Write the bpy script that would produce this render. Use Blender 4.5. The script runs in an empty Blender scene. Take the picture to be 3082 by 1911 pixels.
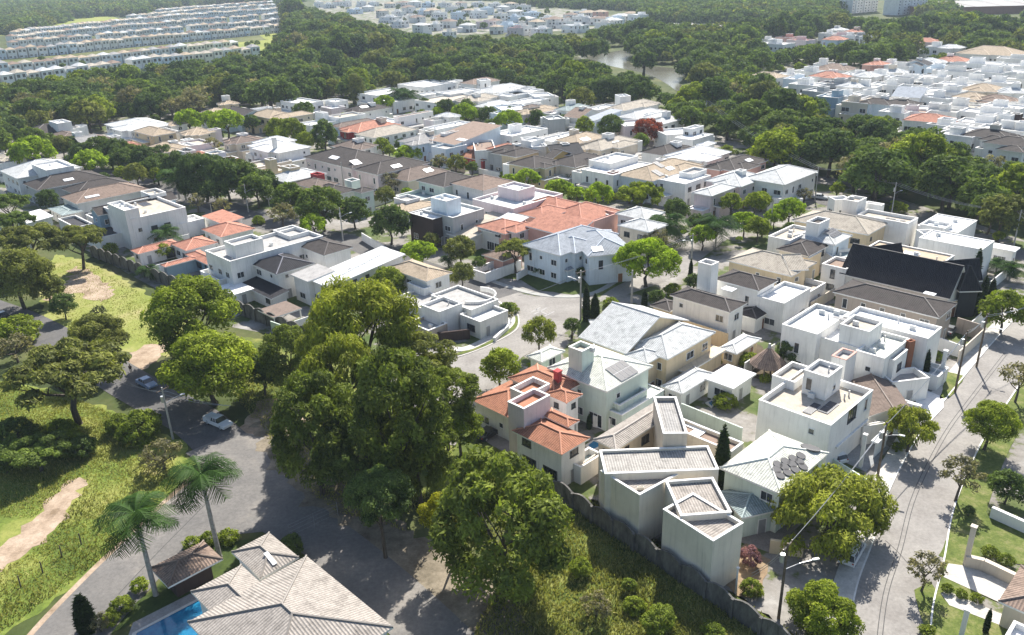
import bpy, math, random
import numpy as np
from mathutils import Vector, Matrix
R = math.radians
random.seed(7)
S = bpy.context.scene
COL = S.collection

# ------------------------------------------------------------------ camera
CAM_H, FPX, PITCH, ROLL = 66.0, 2500.0, R(23.2), R(1.8)
IW, IH = 3082.0, 1911.0
fw = Vector((0, math.cos(PITCH), -math.sin(PITCH)))
r0 = Vector((1, 0, 0)); u0 = Vector((0, math.sin(PITCH), math.cos(PITCH)))
rt = math.cos(ROLL)*r0 - math.sin(ROLL)*u0
up = math.sin(ROLL)*r0 + math.cos(ROLL)*u0
cd = bpy.data.cameras.new('camera'); cam = bpy.data.objects.new('camera', cd); COL.objects.link(cam)
M = Matrix((rt, up, -fw)).transposed().to_4x4(); M.translation = (0, 0, CAM_H)
cam.matrix_world = M
cd.sensor_fit = 'HORIZONTAL'; cd.sensor_width = 36; cd.lens = 36*FPX/IW
cd.clip_start = 1; cd.clip_end = 12000
S.camera = cam

# ------------------------------------------------------------------ world, sun, exposure
SUN_AZ, SUN_EL = R(16.5), R(45)
w = bpy.data.worlds.new('World'); S.world = w; w.use_nodes = True
nt = w.node_tree; bg = nt.nodes['Background']
sky = nt.nodes.new('ShaderNodeTexSky'); sky.sky_type = 'NISHITA'; sky.sun_disc = False
sky.sun_elevation = SUN_EL; sky.sun_rotation = SUN_AZ; sky.air_density = 1.0; sky.dust_density = 1.5
nt.links.new(sky.outputs[0], bg.inputs[0]); bg.inputs[1].default_value = 0.095
sl = bpy.data.lights.new('sun', 'SUN'); sl.energy = 5.0; sl.angle = R(0.55); sl.color = (1, .95, .87)
so = bpy.data.objects.new('sun', sl); COL.objects.link(so)
sd = Vector((math.sin(SUN_AZ)*math.cos(SUN_EL), math.cos(SUN_AZ)*math.cos(SUN_EL), math.sin(SUN_EL)))
so.rotation_euler = (-sd).to_track_quat('-Z', 'Y').to_euler(); so.location = (0, 0, 200)
S.view_settings.view_transform = 'Standard'; S.view_settings.look = 'None'
S.view_settings.exposure = 0.98; S.view_settings.gamma = 1
S.cycles.max_bounces = 6; S.cycles.diffuse_bounces = 3; S.cycles.glossy_bounces = 2
S.cycles.transmission_bounces = 3; S.cycles.transparent_max_bounces = 6; S.cycles.volume_bounces = 0
S.cycles.use_denoising = True

# ------------------------------------------------------------------ pixel -> place on a level
_T = [0.0, 0.0, 1.0]
def TL(x, y, s=800/2419): _T[:] = [x, y, s]
def src(x, y): return _T[0]+x*_T[2], _T[1]+y*_T[2]
def ray(x, y):
    X, Y = src(x, y)
    return ((X-IW/2)/FPX)*rt - ((Y-IH/2)/FPX)*up + fw
def P(x, y, h=0.0):
    d = ray(x, y); t = (h-CAM_H)/d.z
    return Vector((t*d.x, t*d.y, h))
def proj(p):
    v = Vector(p)-Vector((0, 0, CAM_H)); z = v.dot(fw)
    return IW/2+FPX*v.dot(rt)/z, IH/2-FPX*v.dot(up)/z, z
def mpp(p): return proj(p)[2]/FPX*_T[2]      # metres per picture unit at p

# ------------------------------------------------------------------ materials
MC = {}
def newmat(name):
    m = bpy.data.materials.new(name); m.use_nodes = True
    n = m.node_tree; b = n.nodes['Principled BSDF']
    return m, n, b
def N(n, t, **k):
    o = n.nodes.new(t)
    for a, v in k.items():
        if a.startswith('i_'):
            s = a[2:]; s = int(s) if s.isdigit() else s
            o.inputs[s].default_value = v
        else: setattr(o, a, v)
    return o
def pos(n, sx=1, sy=1, sz=1):
    g = N(n, 'ShaderNodeNewGeometry'); mp = N(n, 'ShaderNodeMapping')
    mp.inputs['Scale'].default_value = (sx, sy, sz); n.links.new(g.outputs['Position'], mp.inputs[0]); return mp.outputs[0]
def noise(n, scale, vec=None, detail=4, rough=.6):
    o = N(n, 'ShaderNodeTexNoise'); o.inputs['Scale'].default_value = scale
    o.inputs['Detail'].default_value = detail; o.inputs['Roughness'].default_value = rough
    if vec is not None: n.links.new(vec, o.inputs['Vector'])
    return o.outputs['Fac']
def ramp(n, fac, stops):
    o = N(n, 'ShaderNodeValToRGB'); e = o.color_ramp.elements
    while len(e) < len(stops): e.new(.5)
    for k, (p, c) in enumerate(stops):
        e[k].position = p; e[k].color = (c[0], c[1], c[2], 1) if hasattr(c, '__len__') else (c, c, c, 1)
    n.links.new(fac, o.inputs[0]); return o.outputs[0]
def mix(n, a, b, fac, mode='MIX'):
    o = N(n, 'ShaderNodeMix', data_type='RGBA', blend_type=mode)
    for s, v in ((0, fac), (6, a), (7, b)):
        if hasattr(v, 'is_linked'): n.links.new(v, o.inputs[s])
        elif s == 0: o.inputs[s].default_value = v
        else: o.inputs[s].default_value = (v[0], v[1], v[2], 1)
    return o.outputs[2]
def bump(n, b, h, d, s=1):
    o = N(n, 'ShaderNodeBump'); o.inputs['Distance'].default_value = d; o.inputs['Strength'].default_value = s
    n.links.new(h, o.inputs['Height']); n.links.new(o.outputs[0], b.inputs['Normal'])
def cm(c, k): return (c[0]*k, c[1]*k, c[2]*k)

WALL = dict(i=(.72,.67,.57), W=(.80,.79,.76), w=(.70,.69,.65), c=(.66,.54,.36), e=(.62,.55,.45), g=(.42,.43,.43), p=(.70,.60,.60), s=(.62,.38,.32),
            t=(.42,.36,.31), b=(.66,.74,.80), m=(.62,.70,.62), k=(.07,.05,.045), y=(.70,.50,.20), o=(.30,.13,.08), R=(.42,.07,.07), D=(.05,.055,.06), G=(.25,.36,.45))
ROOF = dict(d=(.080,.070,.066), D=(.034,.034,.040), b=(.20,.155,.13), r=(.40,.185,.115), s=(.50,.235,.165), n=(.46,.37,.27), g=(.36,.35,.34),
            l=(.60,.61,.60), W=(.80,.80,.79), u=(.34,.37,.41), e=(.46,.41,.34), B=(.27,.20,.16), k=(.06,.06,.065), G=(.30,.36,.36), h=(.38,.37,.355), v=(.63,.64,.57), c=(.62,.52,.38), q=(.37,.335,.30), Q=(.40,.38,.35))
WN = dict(i='ivory', W='white', w='off-white', c='cream', e='beige', g='grey', p='pale pink', s='salmon', t='taupe', b='pale blue', m='mint', k='dark brown', y='yellow', o='brick-red', R='red', D='charcoal', G='blue glass')
RN = dict(d='dark brown', D='black', b='brown', r='terracotta', s='salmon', n='tan', g='grey', l='pale grey', W='white', u='slate blue', e='beige', B='reddish brown', k='charcoal', G='grey-green', h='mid-grey', v='ivory', c='cream', q='warm grey', Q='stone grey')

def m_wall(k):
    key = 'wall_'+k
    if key in MC: return MC[key]
    m, n, b = newmat('stucco '+WN[k]); c = WALL[k]
    st = noise(n, 1.0, pos(n, 2.2, 2.2, .16), 5, .7)
    lg = noise(n, .35, pos(n), 3)
    a = ramp(n, st, [(.27, cm(c, .70)), (.40, cm(c, .93)), (.52, c), (1, c)])
    a = mix(n, a, ramp(n, lg, [(.3, .86), (.6, 1)]), .8, 'MULTIPLY')
    n.links.new(a, b.inputs['Base Color']); b.inputs['Roughness'].default_value = .9; b.inputs['Specular IOR Level'].default_value = .2
    bump(n, b, noise(n, 14, pos(n), 2), .01, .5)
    MC[key] = m; return m
def m_tile(k):
    key = 'tile_'+k
    if key in MC: return MC[key]
    m, n, b = newmat('roof tile '+RN[k]); c = ROOF[k]
    uv = N(n, 'ShaderNodeUVMap'); uv.uv_map = 'uv'
    sx = N(n, 'ShaderNodeSeparateXYZ'); n.links.new(uv.outputs[0], sx.inputs[0])
    def saw(o, f, fn):
        a = N(n, 'ShaderNodeMath', operation='MULTIPLY'); n.links.new(o, a.inputs[0]); a.inputs[1].default_value = f
        q = N(n, 'ShaderNodeMath', operation=fn); n.links.new(a.outputs[0], q.inputs[0]); return q.outputs[0]
    rows = saw(sx.outputs[0], 2*math.pi/.34, 'SINE'); crs = saw(sx.outputs[1], 1/.42, 'FRACT')
    a = ramp(n, noise(n, .9, pos(n), 5, .75), [(.28, cm(c, .55)), (.5, c), (.78, cm(c, 1.25))])
    fine = noise(n, 5.0, pos(n), 2, .8)
    a = mix(n, a, ramp(n, fine, [(.3, .72), (.7, 1.12)]), .8, 'MULTIPLY')
    rr = N(n, 'ShaderNodeMapRange'); n.links.new(rows, rr.inputs[0]); rr.inputs[1].default_value = -1; rr.inputs[3].default_value = .70; rr.inputs[4].default_value = 1.06
    a = mix(n, a, rr.outputs[0], .9, 'MULTIPLY')
    r2 = N(n, 'ShaderNodeMapRange'); n.links.new(crs, r2.inputs[0]); r2.inputs[1].default_value = 0; r2.inputs[2].default_value = .22; r2.inputs[3].default_value = .72; r2.inputs[4].default_value = 1
    a = mix(n, a, r2.outputs[0], .7, 'MULTIPLY')
    n.links.new(a, b.inputs['Base Color']); b.inputs['Roughness'].default_value = .85; b.inputs['Specular IOR Level'].default_value = .15
    bump(n, b, rows, .035, .7)
    MC[key] = m; return m
def m_deck(k):
    key = 'deck_'+k
    if key in MC: return MC[key]
    m, n, b = newmat('roof deck '+RN[k]); c = ROOF[k]
    a = ramp(n, noise(n, .7, pos(n), 6, .7), [(.3, cm(c, .72)), (.52, c), (.8, cm(c, 1.08))])
    a = mix(n, a, ramp(n, noise(n, 3.5, pos(n, 1, .25, 1), 3), [(.35, .85), (.65, 1.05)]), .7, 'MULTIPLY')
    n.links.new(a, b.inputs['Base Color']); b.inputs['Roughness'].default_value = .9; b.inputs['Specular IOR Level'].default_value = .15
    MC[key] = m; return m
def m_plain(key, c, rough=.6, metal=0, var=.15, scale=1.5):
    if key in MC: return MC[key]
    m, n, b = newmat(key)
    a = ramp(n, noise(n, scale, pos(n), 4), [(.3, cm(c, 1-var)), (.7, cm(c, 1+var*.5))])
    n.links.new(a, b.inputs['Base Color']); b.inputs['Roughness'].default_value = rough; b.inputs['Metallic'].default_value = metal
    MC[key] = m; return m
def m_glass():
    if 'glass' in MC: return MC['glass']
    m, n, b = newmat('window glass')
    a = ramp(n, noise(n, .6, pos(n), 2), [(.35, (.015, .018, .022)), (.65, (.06, .07, .08))])
    n.links.new(a, b.inputs['Base Color']); b.inputs['Roughness'].default_value = .08; b.inputs['Specular IOR Level'].default_value = .8
    MC['glass'] = m; return m
def m_ground(key, stops, s1, s2, rough=.95, bmp=.0, stretch=(1, 1, 1), fine=(.75, 1.15)):
    if key in MC: return MC[key]
    m, n, b = newmat(key)
    a = ramp(n, noise(n, s1, pos(n, *stretch), 6, .65), stops)
    a = mix(n, a, ramp(n, noise(n, s2, pos(n, *stretch), 4, .75), [(.3, fine[0]), (.7, fine[1])]), .9, 'MULTIPLY')
    n.links.new(a, b.inputs['Base Color']); b.inputs['Roughness'].default_value = rough; b.inputs['Specular IOR Level'].default_value = .15 if rough > .5 else .5
    if bmp: bump(n, b, noise(n, s2*1.5, pos(n), 4), bmp)
    MC[key] = m; return m
def m_leaf(key, c, hue=.25, trans=.30, dry=None):
    """leaf clumps: colour differs leaf to leaf, clump to clump and tree to tree"""
    if key in MC: return MC[key]
    m = bpy.data.materials.new('foliage '+key); m.use_nodes = True; n = m.node_tree; n.nodes.clear()
    out = N(n, 'ShaderNodeOutputMaterial')
    at = N(n, 'ShaderNodeAttribute', attribute_name='tint')
    oi = N(n, 'ShaderNodeObjectInfo')
    c2 = dry or (c[0]*1.5, c[1]*1.38, c[2]*.95)
    a = mix(n, cm(c, .45), c2, at.outputs['Fac'])
    rnd = ramp(n, oi.outputs['Random'], [(0, (1-hue*.8, 1-hue*.6, 1-hue*.2)), (.5, (1, 1, 1)), (1, (1+hue*.7, 1+hue*.7, 1+hue*.2))])
    a = mix(n, a, rnd, 1.0, 'MULTIPLY')
    df = N(n, 'ShaderNodeBsdfDiffuse'); tr = N(n, 'ShaderNodeBsdfTranslucent'); gl = N(n, 'ShaderNodeBsdfGlossy'); gl.inputs['Roughness'].default_value = .6
    n.links.new(a, df.inputs[0]); tc = mix(n, a, (1.25, 1.35, .6), 1, 'MULTIPLY'); n.links.new(tc, tr.inputs[0])
    gl.inputs[0].default_value = (.6, .65, .6, 1)
    m1 = N(n, 'ShaderNodeMixShader'); m1.inputs[0].default_value = trans
    n.links.new(df.outputs[0], m1.inputs[1]); n.links.new(tr.outputs[0], m1.inputs[2])
    m2 = N(n, 'ShaderNodeMixShader'); m2.inputs[0].default_value = .012
    n.links.new(m1.outputs[0], m2.inputs[1]); n.links.new(gl.outputs[0], m2.inputs[2])
    n.links.new(m2.outputs[0], out.inputs[0]); MC[key] = m; return m

# ------------------------------------------------------------------ mesh helpers
class MB:
    def __init__(s): s.v = []; s.f = []; s.m = []; s.uv = []
    def face(s, pts, mi=0, uv=None):
        k = len(s.v); s.v += [tuple(p) for p in pts]; s.f.append(tuple(range(k, k+len(pts)))); s.m.append(mi)
        s.uv.append(uv or [(p[0], p[1]) for p in pts])
    def box(s, o, u, v, z0, z1, mi=0, bottom=False):
        """o: corner, u and v: edge vectors (2D), from z0 to z1"""
        o = Vector((o[0], o[1])); u = Vector((u[0], u[1])); v = Vector((v[0], v[1]))
        if u.x*v.y-u.y*v.x < 0: u, v = v, u
        c = [o, o+u, o+u+v, o+v]
        lo = [(p.x, p.y, z0) for p in c]; hi = [(p.x, p.y, z1) for p in c]
        for i in range(4):
            j = (i+1) % 4; s.face([lo[i], lo[j], hi[j], hi[i]], mi)
        s.face(hi, mi)
        if bottom: s.face(lo[::-1], mi)
    def cbox(s, c, sx, sy, sz, mi=0):
        s.box((c[0]-sx/2, c[1]-sy/2), (sx, 0), (0, sy), c[2], c[2]+sz, mi, True)
    def tube(s, pts, rad, n=6, mi=0, cap=True):
        pts = [Vector(p) for p in pts]; rings = []
        for i, p in enumerate(pts):
            d = (pts[min(i+1, len(pts)-1)]-pts[max(i-1, 0)]).normalized()
            a = d.cross(Vector((0, 0, 1)) if abs(d.z) < .9 else Vector((1, 0, 0))).normalized(); b = d.cross(a)
            r = rad[i] if hasattr(rad, '__len__') else rad
            rings.append([p+r*(math.cos(2*math.pi*k/n)*a+math.sin(2*math.pi*k/n)*b) for k in range(n)])
        for i in range(len(rings)-1):
            for k in range(n):
                q = (k+1) % n; s.face([rings[i][k], rings[i+1][k], rings[i+1][q], rings[i][q]], mi)
        if cap:
            s.face(rings[0], mi); s.face(rings[-1][::-1], mi)
    def disc(s, c, r, z0, z1, n=14, mi=0, r1=None):
        r1 = r if r1 is None else r1
        a = [(c[0]+r*math.cos(2*math.pi*k/n), c[1]+r*math.sin(2*math.pi*k/n), z0) for k in range(n)]
        b = [(c[0]+r1*math.cos(2*math.pi*k/n), c[1]+r1*math.sin(2*math.pi*k/n), z1) for k in range(n)]
        for k in range(n):
            q = (k+1) % n; s.face([a[k], a[q], b[q], b[k]], mi)
        s.face(b, mi)
    def mesh(s, name, mats, smooth=False):
        me = bpy.data.meshes.new(name); me.from_pydata(s.v, [], s.f)
        for m in (mats if isinstance(mats, (list, tuple)) else [mats]): me.materials.append(m)
        me.polygons.foreach_set('material_index', s.m)
        uv = me.uv_layers.new(name='uv'); flat = [c for f in s.uv for q in f for c in q]
        uv.data.foreach_set('uv', flat)
        if smooth: me.polygons.foreach_set('use_smooth', [True]*len(s.f))
        me.update(); return me
    def obj(s, name, mats, parent=None, smooth=False):
        return link(bpy.data.objects.new(name, s.mesh(name, mats, smooth)), parent)
def link(o, parent=None):
    COL.objects.link(o)
    if parent is not None: o.parent = parent
    return o
def tag(o, label=None, cat=None, group=None, kind=None):
    if label: o['label'] = label
    if cat: o['category'] = cat
    if group: o['group'] = group
    if kind: o['kind'] = kind
    return o
def empty(name, loc, rz=0):
    o = bpy.data.objects.new(name, None); o.location = loc; o.rotation_euler = (0, 0, rz); o.empty_display_size = .5
    return link(o)
def copy_tree(o, parent=None):
    c = o.copy(); link(c, parent)
    for ch in KIDS.get(o.name, ()): copy_tree(ch, c)
    return c
KIDS = {}
def sheet(name, pts, z, mat, kind='structure', label=None, rough=None):
    """a flat ground sheet from picture points; sampled polygons"""
    mb = MB(); q = [P(x, y, z) for x, y in pts] if not isinstance(pts[0], Vector) else [Vector((p.x, p.y, z)) for p in pts]
    a = sum(q[i].x*q[(i+1) % len(q)].y-q[(i+1) % len(q)].x*q[i].y for i in range(len(q)))
    if a < 0: q = q[::-1]
    if rough is None: rough = {'meadow': .7, 'grass': .9, 'dirt': 1.3, 'garden': .3, 'lawn': .15}.get(name, 0)
    if rough:                                     # ragged natural edge
        g = random.Random(len(q)*7+int(abs(q[0].x))); e = []
        for i in range(len(q)):
            a, b2 = q[i], q[(i+1) % len(q)]; n2 = max(1, min(60, int((b2-a).length/1.1))); nr = Vector((b2.y-a.y, a.x-b2.x, 0)).normalized()
            for k in range(n2): e.append(a.lerp(b2, k/n2)+nr*g.gauss(0, rough*.5)*(1 if k else .3))
        q = e
    mb.face(q); o = mb.obj(name, mat); tag(o, label, None, None, kind); return o
ROADPTS = []
def ribbon(name, pts, width, z, mat, off=0.0, kind='structure', thick=0):
    """a road-like strip along picture points, width in metres; off shifts it sideways"""
    c = [P(x, y, 0) if not isinstance(x, Vector) else x for x, y in pts]
    d = []
    for i in range(len(c)-1):                     # Catmull-Rom smoothing
        p0, p1, p2, p3 = c[max(i-1, 0)], c[i], c[i+1], c[min(i+2, len(c)-1)]
        for k in range(6):
            t = k/6; d.append(.5*((2*p1)+(p2-p0)*t+(2*p0-5*p1+4*p2-p3)*t*t+(3*p1-p0-3*p2+p3)*t**3))
    d.append(c[-1]); L = []; Rr = []
    for i in range(len(d)):
        t = (d[min(i+1, len(d)-1)]-d[max(i-1, 0)]); t.z = 0; t.normalize(); n = Vector((-t.y, t.x, 0))
        L.append(d[i]+n*(off+width/2)); Rr.append(d[i]+n*(off-width/2))
    mb = MB()
    for i in range(len(d)-1):
        q = [Rr[i], Rr[i+1], L[i+1], L[i]]
        mb.face([(p.x, p.y, z) for p in q])
        if thick:
            for a, b2 in ((Rr[i], Rr[i+1]), (L[i+1], L[i])): mb.face([(a.x, a.y, 0), (b2.x, b2.y, 0), (b2.x, b2.y, z), (a.x, a.y, z)])
    if name == 'road':
        for i in range(len(d)-1):
            for k in range(3): q = d[i].lerp(d[i+1], k/3); ROADPTS.append((q.x, q.y, width/2))
    o = mb.obj(name, mat); tag(o, None, None, None, kind); return o

# ------------------------------------------------------------------ houses
HOUSES = []      # (centre, label, object)
GRID = 44.5
WINM = {}
def m_frame(k='W'): return m_plain('window frame '+k, (.75, .75, .73) if k == 'W' else (.06, .06, .065), .5)
def win_meshes(t, fk):
    """frame mesh and pane mesh, x along the wall, y out of it"""
    key = (t, fk)
    if key in WINM: return WINM[key]
    ww, hh, div = dict(a=(1.5, 1.2, 1), b=(.75, .75, 0), c=(2.4, 2.1, 2), d=(.8, 1.8, 0), e=(2.0, 1.2, 1))[t]
    f = MB(); k = .09
    for (x0, x1, z0, z1) in ((-ww/2-k, ww/2+k, hh, hh+k), (-ww/2-k-.05, ww/2+k+.05, -k, 0), (-ww/2-k, -ww/2, 0, hh), (ww/2, ww/2+k, 0, hh)):
        f.box((x0, -.02), (x1-x0, 0), (0, .10 if z1 > 0 else .16), z0, z1, 0, True)
    for i in range(div):
        x = -ww/2+ww*(i+1)/(div+1); f.box((x-.03, -.02), (.06, 0), (0, .08), 0, hh, 0)
    p = MB(); p.face([(-ww/2, .025, 0), (ww/2, .025, 0), (ww/2, .025, hh), (-ww/2, .025, hh)][::-1])
    b = MB(); b.v = f.v[:]; b.f = f.f[:]; b.m = f.m[:]; b.uv = f.uv[:]
    b.face([(-ww/2, .025, 0), (ww/2, .025, 0), (ww/2, .025, hh), (-ww/2, .025, hh)][::-1], 1)
    WINM[key] = (f.mesh('window frame', m_frame(fk)), p.mesh('pane', m_glass()), b.mesh('window', [m_frame(fk), m_glass()]), ww)
    return WINM[key]
def door_mesh(k):
    key = ('door', k)
    if key in WINM: return WINM[key]
    f = MB(); f.box((-.5, -.02), (1.0, 0), (0, .07), 0, 2.1, 0); f.box((-.6, -.02), (.1, 0), (0, .1), 0, 2.2, 1); f.box((.5, -.02), (.1, 0), (0, .1), 0, 2.2, 1)
    f.box((-.5, -.02), (1.0, 0), (0, .1), 2.1, 2.2, 1)
    WINM[key] = f.mesh('door', [m_plain('door '+k, (.20, .09, .045) if k == 'wood' else (.3, .3, .3), .5), m_frame()]); return WINM[key]
class Blk: pass
def rect(a, b, c, h, o):
    A, B, C = P(*a, h), P(*b, h), P(*c, h)
    u = Vector((A.x-B.x, A.y-B.y)); an = math.degrees(math.atan2(u.y, u.x))
    if 'r' in o: g = o['r']
    elif 'ns' in o: g = an
    else:
        g = min((GRID+90*k for k in range(-3, 4)), key=lambda q: abs((q-an+180) % 360-180))
        if abs((g-an+180) % 360-180) > 28: g = an
    u = Vector((math.cos(R(g)), math.sin(R(g)))); v = Vector((-u.y, u.x))
    ab = Vector((A.x-B.x, A.y-B.y)); cb = Vector((C.x-B.x, C.y-B.y))
    if ab.dot(u) < 0: u = -u
    if cb.dot(v) < 0: v = -v
    return Vector((B.x, B.y)), u, v, max(ab.dot(u), o.get('mw', .3)), max(cb.dot(v), o.get('mw', .3))
def mk_block(t):
    o = t[10] if len(t) > 10 else {}
    k = Blk(); k.h, k.t, k.wc, k.rc, k.o = t[6]*(1.12 if t[6] > 4.4 and 'h' not in o else 1), t[7], t[8], t[9], o
    k.B, k.u, k.v, k.w, k.d = rect((t[0], t[1]), (t[2], t[3]), (t[4], t[5]), k.h, o)
    return fin(k)
def fin(k):
    q = k.o.get('p', 24); k.tan = math.tan(R(q*.8 if q < 35 else q)); k.z0 = k.o.get('z0', 0); k.ov = k.o.get('ov', .5 if k.t in 'HGgTSs' else 0); k.dip = k.o.get('dip', .6)
    return k
def pt(k, s, t, z): q = k.B+k.u*s+k.v*t; return Vector((q.x, q.y, z))
def roofz(k, x, y):
    q = Vector((x, y))-k.B; s, t = q.dot(k.u), q.dot(k.v)
    if s < -.3 or t < -.3 or s > k.w+.3 or t > k.d+.3: return None
    if k.t == 'H': return k.h+k.tan*max(0, min(s, t, k.w-s, k.d-t))
    if k.t == 'G': return k.h+k.tan*max(0, min(t, k.d-t))
    if k.t == 'g': return k.h+k.tan*max(0, min(s, k.w-s))
    if k.t == 'S': return k.h+k.tan*t
    if k.t == 's': return k.h+k.tan*s
    return k.h-(k.dip if k.t == 'F' else 0)
def hit(k, x, y):
    """where a picture point meets the roof of block k"""
    d = ray(x, y); t0 = (k.h+9-CAM_H)/d.z; t1 = (k.h-2-CAM_H)/d.z
    for i in range(200):
        t = t0+(t1-t0)*i/200; z = roofz(k, t*d.x, t*d.y)
        if z is not None and CAM_H+t*d.z <= z: return Vector((t*d.x, t*d.y, z))
    q = P(x, y, k.h); return q
def inside(k, p, m=.0):
    q = Vector((p[0], p[1]))-k.B; s, t = q.dot(k.u), q.dot(k.v); e = k.ov-m
    return e < s < k.w-e and e < t < k.d-e and k.z0-.1 < p[2] < k.h
def upf(mb, pts, mi, uv):
    a, b, c = Vector(pts[0]), Vector(pts[1]), Vector(pts[2])
    if (b-a).cross(c-a).z < 0: pts = pts[::-1]; uv = uv[::-1]
    mb.face(pts, mi, uv)
def build_block(k, root, O, det, allb, idx, rng):
    L = lambda s, t, z: pt(k, s, t, z)-O
    w, d, h, e = k.w, k.d, k.h, k.ov
    wm = m_wall(k.wc)
    # walls
    if k.t != 'C':
        mb = MB()
        if k.t == 'F':
            th = min(.22, w*.2, d*.2); zz = h-k.dip
            mb2 = MB()
            c = [(0, 0), (w, 0), (w, d), (0, d)]; ci = [(th, th), (w-th, th), (w-th, d-th), (th, d-th)]
            for i in range(4):
                j = (i+1) % 4
                mb.face([L(*c[i], k.z0), L(*c[j], k.z0), L(*c[j], h), L(*c[i], h)]); mb.face([L(*ci[j], zz), L(*ci[i], zz), L(*ci[i], h), L(*ci[j], h)])
                mb.face([L(*c[i], h), L(*c[j], h), L(*ci[j], h), L(*ci[i], h)])
            upf(mb2, [L(*q, zz+.003) for q in ci], 0, [tuple(q) for q in ci])
            if det >= 1 and w > 1.2 and d > 1.2:
                cp = MB(); g = .05
                co = [(-g, -g), (w+g, -g), (w+g, d+g), (-g, d+g)]; c2 = [(th+g, th+g), (w-th-g, th+g), (w-th-g, d-th-g), (th+g, d-th-g)]
                for i in range(4):
                    j = (i+1) % 4
                    upf(cp, [L(*co[i], h+.08), L(*co[j], h+.08), L(*c2[j], h+.08), L(*c2[i], h+.08)], 0, [(0, 0)]*4)
                    cp.face([L(*co[i], h-.04), L(*co[j], h-.04), L(*co[j], h+.08), L(*co[i], h+.08)]); cp.face([L(*c2[j], h-.04), L(*c2[i], h-.04), L(*c2[i], h+.08), L(*c2[j], h+.08)])
                link(bpy.data.objects.new('coping', cp.mesh('coping', m_wall(k.o.get('cop', 'W')))), root)
            mb.obj('wall', wm, root)
            mb2.obj('roof', m_tile(k.rc) if 'tile' in k.o else m_deck(k.rc), root)
        else:
            q = (L(e, e, 0), L(w-e, e, 0), L(w-e, d-e, 0), L(e, d-e, 0)); hz = h-.02
            for i in range(4):
                j = (i+1) % 4; mb.face([(q[i].x, q[i].y, k.z0), (q[j].x, q[j].y, k.z0), (q[j].x, q[j].y, hz), (q[i].x, q[i].y, hz)])
            if k.t == 'G':
                for s in (e, w-e): mb.face([L(s, e, hz), L(s, d-e, hz), L(s, d/2, h+k.tan*d/2-.05)])
            if k.t == 'g':
                for t in (e, d-e): mb.face([L(e, t, hz), L(w-e, t, hz), L(w/2, t, h+k.tan*w/2-.05)])
            if k.t == 'S':
                for s in (e, w-e): mb.face([L(s, e, hz), L(s, d-e, hz), L(s, d-e, h+k.tan*(d-e)-.05), L(s, e, h+k.tan*e-.05)])
                mb.face([L(e, d-e, hz), L(w-e, d-e, hz), L(w-e, d-e, h+k.tan*(d-e)-.05), L(e, d-e, h+k.tan*(d-e)-.05)])
            if k.t == 's':
                for t in (e, d-e): mb.face([L(e, t, hz), L(w-e, t, hz), L(w-e, t, h+k.tan*(w-e)-.05), L(e, t, h+k.tan*e-.05)])
                mb.face([L(w-e, e, hz), L(w-e, d-e, hz), L(w-e, d-e, h+k.tan*(w-e)-.05), L(w-e, e, h+k.tan*(w-e)-.05)])
            mb.obj('wall', wm, root)
    # pitched and slab roofs
    if k.t in 'HGgTSsC':
        mb = MB(); tn = k.tan; sl = math.sqrt(1+tn*tn); caps = []
        cc = [(0, 0), (w, 0), (w, d), (0, d)]
        if k.t == 'H':
            if w >= d: r1, r2 = (d/2, d/2), (w-d/2, d/2); rz = h+tn*d/2
            else: r1, r2 = (w/2, w/2), (w/2, d-w/2); rz = h+tn*w/2
            C0, C1, C2, C3 = [L(*q, h) for q in cc]; A1, A2 = L(*r1, rz), L(*r2, rz); hw = sl*min(w, d)/2
            if w >= d:
                upf(mb, [C0, C1, A2, A1], 0, [(0, 0), (w, 0), (w-d/2, hw), (d/2, hw)]); upf(mb, [C2, C3, A1, A2], 0, [(0, 0), (w, 0), (w-d/2, hw), (d/2, hw)])
                upf(mb, [C1, C2, A2], 0, [(0, 0), (d, 0), (d/2, hw)]); upf(mb, [C3, C0, A1], 0, [(0, 0), (d, 0), (d/2, hw)])
                caps = [(C0, A1), (C3, A1), (C1, A2), (C2, A2), (A1, A2)]
            else:
                upf(mb, [C1, C2, A2, A1], 0, [(0, 0), (d, 0), (d-w/2, hw), (w/2, hw)]); upf(mb, [C3, C0, A1, A2], 0, [(0, 0), (d, 0), (d-w/2, hw), (w/2, hw)])
                upf(mb, [C0, C1, A1], 0, [(0, 0), (w, 0), (w/2, hw)]); upf(mb, [C2, C3, A2], 0, [(0, 0), (w, 0), (w/2, hw)])
                caps = [(C0, A1), (C1, A1), (C2, A2), (C3, A2), (A1, A2)]
        elif k.t == 'G':
            rz = h+tn*d/2; hw = sl*d/2; a, b = L(0, d/2, rz), L(w, d/2, rz)
            upf(mb, [L(0, 0, h), L(w, 0, h), b, a], 0, [(0, 0), (w, 0), (w, hw), (0, hw)]); upf(mb, [L(0, d, h), L(w, d, h), b, a], 0, [(0, 0), (w, 0), (w, hw), (0, hw)])
            caps = [(a, b)]
        elif k.t == 'g':
            rz = h+tn*w/2; hw = sl*w/2; a, b = L(w/2, 0, rz), L(w/2, d, rz)
            upf(mb, [L(0, 0, h), L(0, d, h), b, a], 0, [(0, 0), (d, 0), (d, hw), (0, hw)]); upf(mb, [L(w, 0, h), L(w, d, h), b, a], 0, [(0, 0), (d, 0), (d, hw), (0, hw)])
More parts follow.
